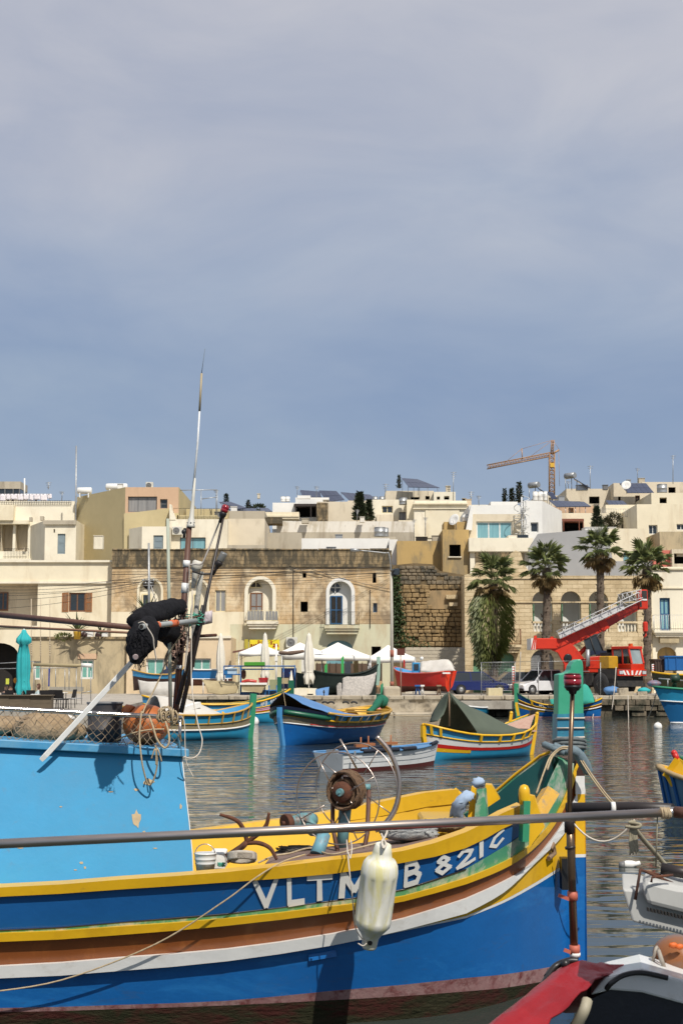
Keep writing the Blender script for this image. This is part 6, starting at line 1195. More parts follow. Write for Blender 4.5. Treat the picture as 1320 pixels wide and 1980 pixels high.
bk=thing('white_bucket','white ribbed bucket beside the rope coil','bucket',P(397,1682,10.42));q=MB();c=P(397,1684,10.45);q.lathe([(.062,0),(.07,.05),(.073,.052),(.07,.058),(.075,.08),(.078,.082),(.075,.088),(.078,.118),(.082,.12),(.078,.127)],c,18);q.obj('pail',c_white2,bk);q=MB();q.tube([c+V((-.07*math.cos(t*.32),-.03,.12+.07*math.sin(t*.32)))for t in range(11)],.004,5);q.obj('handle',steel,bk)
bx_=thing('white_crate','white plastic crate between bucket and rope coil','crate',P(418,1680,10.6));q=MB();a,b=P(405,1682,10.6),P(435,1648,10.6);q.bb((a.x,10.6,a.z),(b.x,10.85,b.z),bev=.01);q.obj('crate',p_white,bx_)
q=MB()
for k in range(10):q.tube(smooth([P(428+R.uniform(-8,8),1672+R.uniform(-4,4),10.5)for _ in range(3)],3),.006,4)
tag(q.obj('green_twine',rope_grn,loc=P(428,1674,10.5)),'scrap of green twine by the white crate','twine')
sheet([[P(870,1578,11.5),P(876,1552,11.4),P(893,1534,11.4),P(908,1530,11.5)],[P(882,1580,11.4),P(888,1555,11.34),P(902,1540,11.35),P(914,1536,11.4)],[P(893,1583,11.4),P(899,1560,11.38),P(908,1548,11.36),P(915,1545,11.4)]],'blue_rag',cloth_blu,None,'pale blue rag draped on the bow frame','rag',wave=.008)
q=MB();q.sphere(P(924,1513,11.45),(.05,.04,.04),12,8,jit=.2);tag(q.obj('rag_knot',cloth_blu,loc=P(924,1518,11.45)),'pale blue bundle tied on top of the bow frame','rag')
fn=thing('fender','white fluted fender hanging over the painted number','fender',P(715,1832,9.72));a,b=P(713,1833,9.86),P(741,1632,9.70);Lf=(b-a).length;ax=(b-a).normalized();q=MB()
fl=lambda j,z:1-(.03 if(.295*Lf<z<.705*Lf and j%6 in(0,1))else 0)
q.lathe([(.045,0),(.05,.012),(.055,.07),(.07,.10),(.10,.14),(.118,.165),(.123,.195),(.123,.29*Lf),(.123,.30*Lf),(.123,Lf*.5),(.123,.70*Lf),(.123,.71*Lf),(.123,Lf-.185),(.114,Lf-.135),(.095,Lf-.105),(.068,Lf-.09),(.062,Lf-.05),(.052,Lf-.004),(.046,Lf)],a,60,axis=ax,flute=fl);q.obj('body',fender_m,fn)
q=MB();q.lathe([(.016,-.058),(.017,-.05)],b-ax*.05,10,axis=(0,1,0));q.lathe([(.016,-.062),(.017,-.05)],a+ax*.045,10,axis=(0,1,0));q.obj('eyelet',dark_in,fn)
q=MB();tp=P(741,1641,9.62);q.tube(smooth([tp,P(738,1628,9.66),P(744,1618,9.8),P(748,1606,9.95),P(742,1597,10.4)]),.008,6);q.tube(smooth([tp,P(746,1632,9.66),P(741,1622,9.75),P(737,1612,9.9)]),.007,6);q.obj('hanging_rope',rope_wht,fn)
rp([P(670,1624,10.2),P(672,1650,9.9),P(677,1700,9.82),P(682,1745,9.85),P(686,1790,9.85),P(697,1812,9.82),P(708,1822,9.78),P(702,1829,9.78),P(692,1824,9.8)],'pale line from the hauler down to the fender foot',.0075,rope_wht);rp([P(678,1624,10.2),P(680,1640,9.92),P(677,1660,9.86),P(673,1648,9.88)],'short pale loop over the gunwale',.007,rope_wht)
rp([hp(-30,1920,-.10),hp(120,1895,-.10),hp(300,1826,-.11),hp(430,1745,-.10),hp(495,1697,-.07),hp(545,1667,.0),P(590,1652,10.1)],'tan mooring line running diagonally across the blue hull',.009,rope)
st_=thing('stem_rope','grey rope strop and tan lines round the boat stem','rope',P(1100,1450,11.8))
q=MB()
for k,y in enumerate((1434,1440,1446)):q.tube([P(1100+30*math.cos(t*.524),y+(3-k)*math.sin(t*.524)*2,11.93+.13*math.sin(t*.524))for t in range(12)],.017,7,closed=True)
q.obj('grey_turns',rope_gray,st_)
q=MB();q.tube(smooth([P(1070,1442,11.75),P(1090,1450,11.72),P(1110,1452,11.7),P(1122,1464,11.72),P(1132,1482,11.74),P(1138,1496,11.75)]),[.03]*5+[.04]*12+[.045]*8+[.042]*4+[.03]*2,9);q.tube(smooth([P(1052,1440,11.85),P(1068,1446,11.75),P(1092,1456,11.7)]),.03,8);q.obj('hose_strop',mat('grey_blue_hose',(.12,.17,.20),(.17,.23,.26),rough=.8,sc_=9,stretch=(8,2,2),bump=.006),st_)
q=MB();[q.tube(smooth([P(1036+k*22,1535-k*48,11.4),P(1052+k*8,1490-k*10,11.5),P(1064+k*4,1462,11.66),P(1085,1445+k*3,11.68),P(1105,1446+k*4,11.68)]),.0078,6)for k in(0,1)]
q.obj('tan_line',rope,st_)
for k in(0,1):q=MB();[q.tube(sag(P(1108+4*k,1447,11.75),P(1188+k,1553,6.4)if False else P(1186+k*5,1558,11.4),.03,8),.006,6)for k in(k,)];q.obj('tan_stay',rope,st_)
q=MB();q.tube(sag(P(1108,1592,11.4),P(1226,1585,11.2),.15,12),.0075,6);tag(q.obj('bow_line',rope_wht,loc=P(1108,1592,11)),'slack pale line from the boat bow to the steel boom','rope')
# ------------------------------------------------------------------ near boat at the lower right: boom, lamp pole, red cover
bm_=thing('steel_boom','long stainless boom crossing the whole foreground','boom',P(660,1600,5.4));q=MB();q.tube([P(-30,1633,5.35),P(1288,1571,5.9)],.0175,16);q.obj('tube',steel,bm_);q=MB();q.tube([P(1094,1563,6.3),P(1230,1561,6.2),P(1300,1565,6.1)],.024,14);q.obj('dark_tube',black_pole,bm_);q=MB();q.tube([P(1180,1562,6.22),P(1188,1562,6.22)],.0255,14);q.obj('grey_collar',p_white,bm_);q=MB();q.tube([P(1284,1571,5.95),P(1306,1570,5.95)],.021,12);q.obj('clamp',steel2,bm_);q=MB();q.tube([P(1304,1570,5.95),P(1345,1574,5.9)],.024,12);q.obj('boom_end',rustpole,bm_)
q=MB();[q.lathe([(.019,-.006),(.025,0),(.019,.006)],P(1278+k*3.6,1571.6+(k%2),5.9),10,axis=(1,.2*(k%2),.1))for k in range(5)];q.obj('lashing',rope,bm_)
lp=thing('lamp_pole','bronze pole with a red beacon lamp rising from the red cover','lamp pole',P(1110,1860,6.1));q=MB();q.tube([P(1110,1860,6.1),P(1103,1640,6.1),P(1100,1600,6.1)],[.0165,.016,.015],14);q.tube([P(1099,1640,6.12),P(1101,1480,6.12),P(1106,1340,6.12)],[.0105,.010,.010],12);q.obj('pole',mat('bronze_pole',(.20,.135,.085),(.13,.09,.06),rough=.35,metal=.8,sc_=6,stretch=(3,3,.5)),lp)
q=MB();q.tube([P(1100,1572,6.1),P(1100,1610,6.1)],.021,12);q.tube([P(1101,1636,6.1),P(1102,1641,6.1)],.022,12);q.obj('sleeve',black_pole,lp)
c=P(1106.5,1342,6.1);q=MB();q.lathe([(.014,0),(.018,.012),(.028,.016),(.03,.022),(.035,.026),(.036,.034),(.033,.036)],c,20);q.obj('lamp_base',blackp,lp);q=MB();q.lathe([(.034,.036),(.037,.045),(.0375,.060),(.036,.0605),(.036,.0625),(.0375,.063),(.0365,.076),(.033,.080)],c,24);q.obj('lens',redlens,lp);q=MB();q.lathe([(.034,.0801),(.033,.085),(.01,.087)],c,20);q.obj('lamp_cap',mat('dark_red_cap',(.06,.01,.012),rough=.4),lp)
for y in(1732,1836):q=MB();q.lathe([(.021,-.018),(.022,0),(.021,.018)],P(1106+(y-1732)*.04,y,6.1),14);q.box(P(1090+(y-1732)*.06,y+3,6.09),(.05 if y<1800 else .03,.006,.014),(0,.35,0));q.obj('orange_tape',mat('orange_tape',(.50,.13,.08),rough=.6),lp)
q=MB();q.lathe([(.022,-.008),(.022,.008)],P(1111,1846,6.1),14);q.obj('white_collar',p_white,lp)
rc_=thing('covered_bow','red tarpaulin wrapped tightly over the bow of the near boat','covered boat',P(1060,1960,5.9));Yc=6.0
ridge=[P(850,2040,5.4),P(940,1985,5.6),P(1020,1925,5.8),P(1070,1885,5.95),P(1110,1863,6.08),P(1150,1868,6.1),P(1212,1874,6.15)]
low1=[P(860,2060,5.35),P(965,2005,5.5),P(1040,1945,5.68),P(1092,1903,5.82),P(1140,1880,5.95),P(1180,1882,6.0),P(1212,1877,6.13)]
low2=[P(880,2110,5.3),P(1005,2030,5.45),P(1068,1970,5.6),P(1122,1920,5.77),P(1158,1890,5.9),P(1188,1886,6.0),P(1213,1880,6.14)]
back=[p+V((-.15,.35,-.25))for p in ridge]
sheet([back,ridge,low1,low2],'tarpaulin',redtarp,rc_,thick=.008,wave=.006)
q=MB();q.prism([P(*p,5.95)for p in((1140,1925),(1170,1888),(1240,1872),(1330,1898),(1420,1925),(1420,1972),(1320,1942),(1240,1920),(1180,1915))],(.05,.3,0));q.obj('white_gunwale',c_white2,rc_,bevel=.01)
q=MB();q.prism([P(*p,6.0)for p in((1120,2060),(1135,1935),(1180,1914),(1240,1918),(1420,1968),(1420,2080))],(.05,.3,0));q.obj('navy_hull',paint('navy_hull',(.006,.008,.016),rough=.3),rc_);q=MB();q.tube(smooth([P(1172,1912,5.9),P(1182,1900,5.88),P(1205,1886,5.9),P(1240,1881,5.92),P(1290,1891,5.92)]),.011,7);q.obj('rubber_edge',blackp,rc_)
q=MB();q.tube(smooth([P(1112,1985,5.75),P(1128,1955,5.72),P(1134,1935,5.75)]),.022,9);q.obj('hanging_fender',mat('cream_strap',(.40,.36,.26),rough=.6),rc_)
q=MB();q.tube(smooth([P(1056,1890,6.0),P(1074,1868,6.05),P(1098,1858,6.05),P(1116,1858,6.05)]),.014,7);q.sphere(P(1092,1864,6.02),.02,8,5);q.tube(smooth([P(1058,1888,6.0),P(1048,1905,5.95),P(1040,1925,5.9)]),.012,6);tag(q.obj('black_strap',blackp,loc=P(1090,1865,6)),'black strap buckled round the lamp pole foot','strap')
lk=thing('vented_lid','grubby white vented plastic housing hanging at the right edge','housing',P(1290,1770,5.6));Yl=5.6;dk=mat('grubby_white_plastic',(.46,.46,.44),(.38,.38,.36),rough=.5,sc_=4,stain=(.25,.24,.22),ssc=7,samt=.36)
q=MB();q.prism([P(*p,Yl)for p in((1202,1719),(1222,1783),(1330,1812),(1420,1830),(1420,1770),(1240,1722))],(.04,.22,.03));q.obj('tray',dk,lk,bevel=.008)
q=MB();q.prism([P(*p,Yl-.05)for p in((1238,1712),(1250,1750),(1340,1772),(1420,1790),(1420,1725),(1310,1715),(1278,1708),(1255,1702))],(.03,.14,.02));q.obj('cover',dk,lk,bevel=.02)
q=MB()
for k in range(14):x=1251+k*6.6;q.prism([P(*p,Yl-.062)for p in((x,1755+k*1.55),(x+3.4,1756+k*1.55),(x+4,1763+k*1.55),(x+.6,1762+k*1.55))],(0,.02,0))
q.obj('vent_slot',dark_in,lk)
q=MB();q.tube([P(1227,1740,Yl-.03),P(1237,1682,Yl-.02),P(1275,1692,Yl+.05)],.006,7);q.tube([P(1237,1681,Yl),P(1300,1708,Yl)],.0055,7);q.tube([P(1258,1706,Yl-.08),P(1260,1696,Yl-.08),P(1300,1692,Yl-.06)],.005,6);q.obj('rusty_strut',rust,lk);q=MB();q.tube([P(1278,1679,Yl+.05),P(1345,1692,Yl)],.022,10);q.obj('dark_arm',black_pole,lk)
ob=thing('orange_buoy','weathered orange buoy with rope at the right edge above the white gunwale','buoy',P(1310,1895,6.2));c=P(1318,1852,6.3);q=MB();q.sphere(c,(.125,.12,.095),22,14,rot=(0,.2,0));q.obj('float',mat('brown_orange_float',(.30,.11,.035),(.22,.085,.03),rough=.35,sc_=4,stain=(.14,.12,.11),ssc=3,samt=.45),ob);q=MB();q.tube([P(1266,1855,6.2)+V((.016*math.cos(t*.5),-.03+.02*math.sin(t),.055*math.sin(t*.5)))for t in range(13)],.007,6,closed=True);q.tube(smooth([P(1272,1838,6.15),P(1278,1856,6.12),P(1286,1880,6.14)]),.009,7);q.obj('rope_strop',mat('brown_grey_rope',(.26,.21,.17),(.36,.33,.28),rough=.9,sc_=30),ob)
q=MB();[q.sphere(P(1300+k*12,1828+k*3,6.17),(.02,.01,.012),7,5,jit=.15)for k in range(2)];q.obj('bright_patch',mat('bright_orange',(.7,.14,.02),rough=.6),ob);q=MB();q.tube([P(1232,1873,6.3),P(1275,1876,6.3)],.012,8);tag(q.obj('steel_rod',steel2,loc=P(1232,1873,6.3)),'short steel rod lying beside the second orange buoy','rod')
q=MB()
for k in range(16):q.tube(smooth([P(1222+R.uniform(-4,4),1586,6.0),P(1222+R.uniform(-7,8),1612,6.0),P(1224+R.uniform(-9,10),1636+R.uniform(0,18),6.0)]),.0042,4)
q.tube(smooth([P(1222,1596,6.0),P(1240,1620,6.1),P(1262,1645,6.2),P(1285,1672,6.3),P(1310,1700,6.3)]),.010,6);q.tube([P(1270,1575,5.9),P(1267,1676,5.95)],.003,5);q.tube(smooth([P(1208,1598,6),P(1232,1600,5.98),P(1236,1594,5.98),P(1214,1590,6)]),.007,5);tag(q.obj('frayed_rope',mat('frayed_rope',(.34,.31,.22),(.25,.22,.15),rough=.95,sc_=30),loc=P(1222,1590,6)),'frayed rope hanging from the steel boom over the water','rope')
fbt=thing('floating_bottle','white plastic bottle drifting on the calm water','bottle',G(1214,1676));c=G(1214,1676);q=MB();q.tube([c+V((-.10,0,.02)),c+V((-.02,0,.03)),c+V((.05,0,.03)),c+V((.10,0,.035)),c+V((.15,0,.05))],[.035,.05,.048,.03,.025],10);q.obj('bottle',p_white,fbt);q=MB();q.tube([c+V((-.12,0,.02)),c+V((-.05,-.005,.02))],[.04,.054],10);q.obj('dark_base',fr_grey,fbt)
for px,py,Y,sz,m,nm_,lab,ct_ in((790,1612,11.0,(.22,.16,.05),mat('grey_net',(.22,.24,.25),(.40,.40,.38),rough=.95,sc_=24,bump=.01),'grey_net','grey speckled net heap on the side deck right of the hauler wheel','net'),(860,1596,11.3,(.16,.14,.05),netc,'tan_net','small tan net heap in front of the ochre bow locker','net'),(585,1648,11.2,(.2,.14,.045),mat('dark_net',(.05,.045,.04),(.12,.10,.08),rough=.95,sc_=24,bump=.01),'dark_net','dark net heap behind the winch pedestal','net')):
 c=P(px,py,Y);q=MB();q.sphere(c,sz,22,10,jit=.09)
 for k in range(18):q.tube(smooth([c+V((R.uniform(-1,1)*sz[0],R.uniform(-1,.6)*sz[1],R.uniform(.3,1.05)*sz[2]))for _ in range(4)],4),.004,4)
 tag(q.obj(nm_,m,loc=c-V((0,0,sz[2]))),lab,ct_)
bt_=thing('blue_can','small dark blue can on the deck beside the ochre locker','can',P(806,1640,11.2));q=MB();c=P(806,1640,11.2);q.lathe([(.05,0),(.055,.01),(.055,.1),(.045,.12)],c,14);q.obj('body',paint('can_blue',(.02,.07,.22)),bt_);q=MB();q.lathe([(.02,.12),(.02,.15)],c,10);q.obj('cap',p_white,bt_)
rp([P(500,1668,10.35),P(530,1655,10.6),P(560,1650,10.7),P(600,1640,10.9),P(640,1652,10.6),P(690,1640,10.6),P(730,1630,10.7)],'loose tan rope snaking over the side deck under the hauler',.011)
# ------------------------------------------------------------------ quay life: palms, vehicles, umbrellas, people, boats ashore
leafg=mat('palm_green',(.21,.235,.085),(.12,.15,.045),rough=.6,sc_=3);leafd=mat('dry_palm_frond',(.34,.25,.11),(.22,.15,.06),rough=.8,sc_=3);bark=mat('palm_bark',(.17,.13,.095),(.09,.07,.05),rough=.95,sc_=9,bump=.04,bsc=14)
pine_g=mat('conifer_green',(.028,.045,.018),(.05,.065,.03),rough=.8,sc_=2);ivy_g=mat('ivy_green',(.04,.075,.02),(.025,.05,.015),rough=.6,sc_=4);hang_g=mat('hanging_leaf_green',(.19,.21,.06),(.07,.09,.022),rough=.5,sc_=2.5)
def frond_mesh(m,seed,droop,ln=1.0):
 r=random.Random(seed);q=MB();pt=[V((0,0,0)),V((.45*ln,0,.06)),V((.8*ln,0,.06-droop*.1))];q.tube(pt,[.025,.02,.014],4)
 tip=pt[-1]
 for i in range(19):
  a=math.radians(-112+224*i/18);l_=(.80-.16*abs(i-9)/9)*r.uniform(.85,1.08)*ln;d=V((math.cos(a),math.sin(a),r.uniform(-.16,.12))).normalized();n_=d.cross(V((0,0,1))).normalized();wd=.036
  mid=tip+d*l_*.6+V((0,0,.02));end=tip+d*l_+V((0,0,-.10-droop*.25*r.random()))
  q.add([tip,mid-n_*wd,end,mid+n_*wd],[(0,1,2),(0,2,3)])
 return q.mesh('frond',m)
FG=[frond_mesh(leafg,1,.4),frond_mesh(leafg,2,.9),frond_mesh(leafg,3,.6)];FD=[frond_mesh(leafd,4,1.2),frond_mesh(leafd,5,.8)]
def palm(px,base_py,crown_py,Y,lab,sc0=1.0,lean=0,n=24,dead=24):
 b=V((P(px,1330,Y).x,Y,QZ));c=P(px+lean,crown_py,Y);t=thing('palm_tree',lab,'palm tree',b,'fan palms along the quay');q=MB();k=26;h=c.z-b.z
 rows=[]
 for i in range(k+1):
  f=i/k;r_=(.30-.06*f+(.06 if f<.12 else 0)+(.07*max(0,f-.8)*5))*(1.10 if i%2 else .95);ctr=b.lerp(c,f)+V((.08*math.sin(f*3),0,0));rows.append([ctr+V((math.cos(a),math.sin(a),0))*r_*R.uniform(.92,1.08)for a in[2*math.pi*j/12 for j in range(12)]])
 q.grid(rows,wrap=True,smooth=False);q.obj('trunk',bark,t)
 q=MB()
 for i in range(90):a=R.uniform(0,6.28);f=R.uniform(.05,1);p=b.lerp(c,f)+V((math.cos(a),math.sin(a),0))*.27;q.leaf(p,(math.cos(a)*.6,math.sin(a)*.6,.8),(math.cos(a),math.sin(a),0),.22,.16)
 q.obj('frond_stub',bark,t,kind='stuff')
 for i in range(n):
  f=i/n;pitch=math.radians(82-108*f+R.uniform(-12,12));yaw=i*2.4+R.uniform(-.3,.3);s_=sc0*R.uniform(.95,1.3);link('frond',FG[i%3],c+V((math.cos(yaw),math.sin(yaw),0))*.1+V((0,0,.25*(1-f))),Euler((R.uniform(-.35,.35),-pitch,yaw),'XYZ'),s_,t)
 for i in range(dead):
  pitch=math.radians(R.uniform(-82,-15));yaw=R.uniform(0,6.28);link('dry_frond',FD[i%2],c+V((math.cos(yaw)*.15,math.sin(yaw)*.15,-.15-.4*R.random())),Euler((R.uniform(-.4,.4),-pitch,yaw),'XYZ'),sc0*R.uniform(.7,.95),t)
palm(951,1330,1122,101,'short fan palm whose trunk is smothered by a hanging plant',1.02,1);palm(1050,1330,1098,101,'fan palm behind the rear end of the crane truck',1.0,6);palm(1158,1330,1064,103,'tallest fan palm, standing behind the crane boom',.95,0);palm(1248,1330,1098,102,'fan palm behind the tip of the crane boom',1.05,1)
hp_=thing('hanging_plant','dense long-leaved plant hanging round the short palm trunk','plant',V((P(951,1330,101).x,101,QZ)));q=MB()
for i in range(4600):
 f=R.random()**.9;y=1146+f*140;wd=(36 if f<.55 else 36-(f-.55)*52)*(1 if f>.08 else .6+f*5);a=R.uniform(0,6.28);rr=wd/2805*101*R.uniform(.45,1.12);p=V((P(949-5*(f>.8),y,101).x+rr*math.cos(a),101+rr*.9*math.sin(a),zpx(y,101)));q.leaf(p,(math.cos(a)*.55,math.sin(a)*.5,-.9+R.uniform(-.2,.5)),(math.cos(a+1),math.sin(a+1),.3),R.uniform(.35,.62),R.uniform(.06,.10))
q.obj('foliage',hang_g,hp_)
def conifer(px,py0,py1,wpx,Y,lab,n=700,m=None,slim=1.0):
 b,tp=P(px,py1,Y),P(px,py0,Y);h=tp.z-b.z;r0=wpx*Y/FPX/2;t=thing('conifer_tree',lab,'tree',b);q=MB();q.tube([b,b+V((0,0,h*.9))],[.12,.03],6);q.obj('trunk',bark,t);q=MB();lob=[R.uniform(.7,1.15)for _ in range(9)]
 for i in range(n):
  f=R.random()**1.15;a=R.uniform(0,6.28);rr=r0*(1-f)**slim*lob[int(a/6.29*9)]*R.uniform(.35,1.05)*(.7+.3*math.sin(f*28+a));p=b+V((rr*math.cos(a),rr*math.sin(a),h*f));q.leaf(p,(math.cos(a),math.sin(a),R.uniform(.1,.9)),(R.uniform(-1,1),R.uniform(-1,1),1),r0*R.uniform(.28,.5)+.12,r0*.16+.05)
 q.obj('crown',m or pine_g,t)
conifer(695,953,1006,34,136,'taller dark conifer of the close pair on the terrace',900);conifer(713,968,1006,24,136.5,'shorter dark conifer of the close pair on the terrace',600);conifer(771,919,944,9,166,'thin cypress beside the raised solar canopy',300,slim=.7);conifer(1003,933,972,17,150,'tall dark cypress behind the modern white house',450,slim=.6);conifer(989,944,972,15,151,'middle cypress of the row behind the modern white house',350,slim=.6);conifer(975,945,972,12,152,'left small cypress behind the modern white house',300,slim=.6)
conifer(1153,982,1020,26,120,'dark conifer in front of the tan house',600);conifer(437,956,990,15,150,'small cypress right behind the red mast lamp',350,slim=.6);conifer(480,968,986,14,190,'distant pine on the skyline left of the white cube house',250);
def bush(px,py,wpx,hpx,Y,lab,m,n=500,leaf=.25,name='shrub'):
 c=P(px,py,Y);rx,rz=wpx*Y/FPX/2,hpx*Y/FPX/2;t=thing(name,lab,'shrub' if name=='shrub' else 'plant',c-V((0,0,rz)));q=MB()
 for i in range(n):d=V((R.gauss(0,1),R.gauss(0,1),R.gauss(0,1))).normalized();k=R.uniform(.5,1.05);p=c+V((d.x*rx*k,d.y*rx*k,d.z*rz*k));q.leaf(p,d+V((0,0,.4)),(R.uniform(-1,1),R.uniform(-1,1),R.uniform(-1,1)),leaf*R.uniform(.7,1.3),leaf*.4)
 q.obj('foliage',m,t);q=MB();q.tube([c-V((0,0,rz)),c],[.05,.03],5);q.obj('stem',bark,t)
bush(1187,1006,26,26,121,'brownish bush beside the dark conifer',mat('olive_bush',(.10,.085,.04),(.06,.06,.03),rough=.9));bush(1172,1012,20,18,121.5,'low brown bush between conifer and bush',mat('olive_bush',(.1,.085,.04)));bush(500,982,22,9,190,'distant hedge on the skyline behind the solar array',pine_g,250,.4)
iv=thing('ivy','ivy climbing the corner of the rubble wall behind the lamp post','ivy',V((P(770,1330,110.5).x,110.5,QZ)));q=MB()
for i in range(1500):
 f=R.random();y=1100+152*f;x0=757+R.random()**1.3*(16+18*f if f<.78 else 22+(f-.78)*320)*R.uniform(.6,1.05);p=P(x0,y,110.7-R.uniform(.0,.35));q.leaf(p,(R.uniform(-.6,.6),-.5,R.uniform(-.9,.3)),(R.uniform(-1,1),-1,R.uniform(-1,1)),R.uniform(.16,.30),.13)
q.obj('foliage',ivy_g,iv)
def agave(px,py,Y,lab,n=18,ln=1.1,m=None,pot=None):
 c=P(px,py,Y);t=thing('potted_agave',lab,'plant',c);q=MB()
 for i in range(n):
  a=i*2.4;e=R.uniform(.15,1.2);d=V((math.cos(a)*math.cos(e),math.sin(a)*math.cos(e),math.sin(e)));l_=ln*R.uniform(.7,1.1);up=V((-math.sin(a),math.cos(a),0));w_=.07
  m1=c+d*l_*.5+V((0,0,.05));q.add([c-up*.03,m1-up*w_,c+d*l_+V((0,0,-.05)),m1+up*w_,c+up*.03],[(0,1,2,3,4)])
 q.obj('foliage',m or mat('agave_green',(.06,.10,.035),(.10,.12,.04),rough=.6),t)
 if pot:q=MB();q.lathe([(.22,-.55),(.28,-.05),(.3,0)],c,12);q.obj('pot',pot,t)
agave(150,1221,102.6,'spiky potted palm in a yellow pot on the annex roof',26,1.75,pot=paint('pot_yellow',(.65,.38,.03)));agave(195,1226,102.7,'small spiky plant behind the round fans on the annex roof',14,.8);agave(286,1186,102.9,'dark spiky palm behind the black net bundle on the apricot roof',24,1.9,mat('dark_agave',(.035,.06,.02),rough=.6));bush(124,1232,32,13,103.6,'low yellowish cushion plant on the annex parapet',mat('cushion_green',(.16,.17,.04),(.10,.12,.03)),350,.18)
for px in(168,196):
 t=thing('air_conditioner',('left' if px<180 else 'right')+' white fan unit with a round dark grille on the annex roof','air conditioner',P(px,1235,103));q=MB();bbpx(q,px-12,1221,px+12,1234,103.9,104.3,bev=.02);q.obj('casing',p_white,t);q=MB();q.lathe([(.24,0),(.24,.04),(.03,.06)],P(px-5,1228,103.88),14,axis=(0,-1,0));q.obj('fan_grille',mat('brown_grille',(.07,.035,.03)),t)
# ---- vehicles
def car(name,lab,catg,c,yaw,paint_m,Ln=3.7,W=1.6,H=1.45,back=.9,plate=True):
 T=Matrix.Translation(V((c[0],c[1],QZ)))@Matrix.Rotation(yaw,4,'Z');t=thing(name,lab,catg,(c[0],c[1],QZ));h=Ln/2
 low=[(-h,.28),(-h-.02,.55),(-h+.03,.86),(-h+.25,.90),(h-1.05,.92),(h-.25,.74),(h-.02,.60),(h,.42),(h-.04,.26)]
 q=MB(T);secs=[]
 for y,k in((-W/2,.97),(-W/2+.04,1),(W/2-.04,1),(W/2,.97)):secs.append([(x*k,y,.28+(z-.28)*(1 if abs(y)<W/2 else .98))for x,z in low])
 n=len(low);vs=[p for s_ in secs for p in s_];fs=[(i*n+j,i*n+(j+1)%n,(i+1)*n+(j+1)%n,(i+1)*n+j)for i in range(3)for j in range(n)]+[tuple(range(n-1,-1,-1)),tuple(range(3*n,4*n))]
 q.add(vs,fs);body=q.obj('body',paint_m,t,bevel=.03)
 base=[(-h+.10,.88),(h-1.0,.90)];topx=(-h+.10+(1-back)*1.2+.18,h-1.75);zr=H-.02;ins=.14
 q=MB(T);y0,y1=W/2-.05,W/2-ins-.05
 A_=[(-h+.08,-y0,.87),(h-.98,-y0,.89),(h-.98,y0,.89),(-h+.08,y0,.87)];B1=[(topx[0],-y1,zr),(topx[1],-y1,zr),(topx[1],y1,zr),(topx[0],y1,zr)]
 q.hexa(A_+B1);cab=q.obj('cabin',glass,t)
 q=MB(T)
 q.bb((topx[0]-.02,-y1-.01,zr-.01),(topx[1]+.02,y1+.01,zr+.045))
 lerp=lambda a,b,f:tuple(a[i]+(b[i]-a[i])*f for i in range(3))
 for i in range(4):q.beam([A_[i],B1[i]],.07,.05,side=(0,1,0))
 for sd in(0,1):
  a0,a1,b0,b1=(A_[0],A_[1],B1[0],B1[1])if sd==0 else(A_[3],A_[2],B1[3],B1[2])
  q.beam([lerp(a0,a1,.45),lerp(b0,b1,.5)],.07,.03,side=(1,0,0))
 q.obj('roof',paint_m,t)
 for x in(-h+.68,h-.70):
  for sd in(-1,1):
   q=MB(T);q.lathe([(.20,-.08),(.29,-.08),(.30,0),(.29,.08),(.2,.08)],(x,sd*(W/2-.06),.30),18,axis=(0,1,0));w_=q.obj('wheel',rubber,t);q=MB(T);q.lathe([(.02,.085),(.08,.10),(.19,.082)][::1],(x,sd*(W/2-.06),.30),14,axis=(0,sd,0));q.obj('rim',galv,w_)
   q=MB(T);q.lathe([(.33,-.002),(.35,.004)],(x,sd*(W/2-.003),.32),18,axis=(0,sd,0));q.obj('wheel_arch',blackp,t)
 for sd in(-1,1):
  q=MB(T);q.bb((-h-.03,sd*(W/2-.1)-.09,.62),(-h+.06,sd*(W/2-.1)+.09,.86));q.obj('tail_lamp',redlens,t);q=MB(T);q.box((h-.06,sd*(W/2-.24),.60),(.16,.30,.14),(0,.4,0));q.obj('headlight',p_white,t);q=MB(T);q.box((h-1.1,sd*(W/2+.06),.98),(.10,.14,.10));q.obj('mirror',paint_m,t)
 q=MB(T);q.bb((h-.1,-W/2+.1,.27),(h+.03,W/2-.1,.42));q.bb((-h-.04,-W/2+.1,.30),(-h+.1,W/2-.1,.48));q.obj('bumper',blackp,t)
 q=MB(T);q.bb((-W*0-.02-h+.5,-W/2-.004,.84),(h-1.0,-W/2+.002,.86));q.obj('door_line',blackp,t)
 return t
car('parked_car','dark blue hatchback parked behind the red hull','car',(P(925,1330,99.5).x,99.6),.06,paint('car_navy',(.012,.022,.12),rough=.2,coat=.5),4.0,1.6,1.5);car('parked_car','white hatchback with dark windows beside the crane wheel','car',(P(1038,1330,97.8).x,97.6),math.radians(212),paint('car_white',(.72,.73,.75),rough=.2,coat=.5),3.6,1.6,1.62);car('parked_car','grey car half hidden behind the palm with the hanging plant','car',(P(985,1330,103).x,103.5),math.radians(190),paint('car_grey',(.10,.11,.13),rough=.2,coat=.5),3.9,1.65,1.5)
cr_red=paint('crane_red',(.62,.035,.012),rough=.4,stain=(.42,.02,.01),ssc=2,samt=.4);jibw=mat('pale_jib_steel',(.62,.62,.62),(.5,.5,.5),rough=.5)
ct=thing('crane_truck','red mobile crane truck with raised boom and pale lattice jib','crane truck',V((P(1165,1335,96).x,96,QZ)));fx=P(1219,1335,93.4).x
T=Matrix.Translation(V((fx,93.3,QZ)))@Matrix.Rotation(math.radians(-57),4,'Z')
dkch=mat('dark_chassis',(.025,.025,.026),(.05,.045,.04),rough=.8,sc_=3)
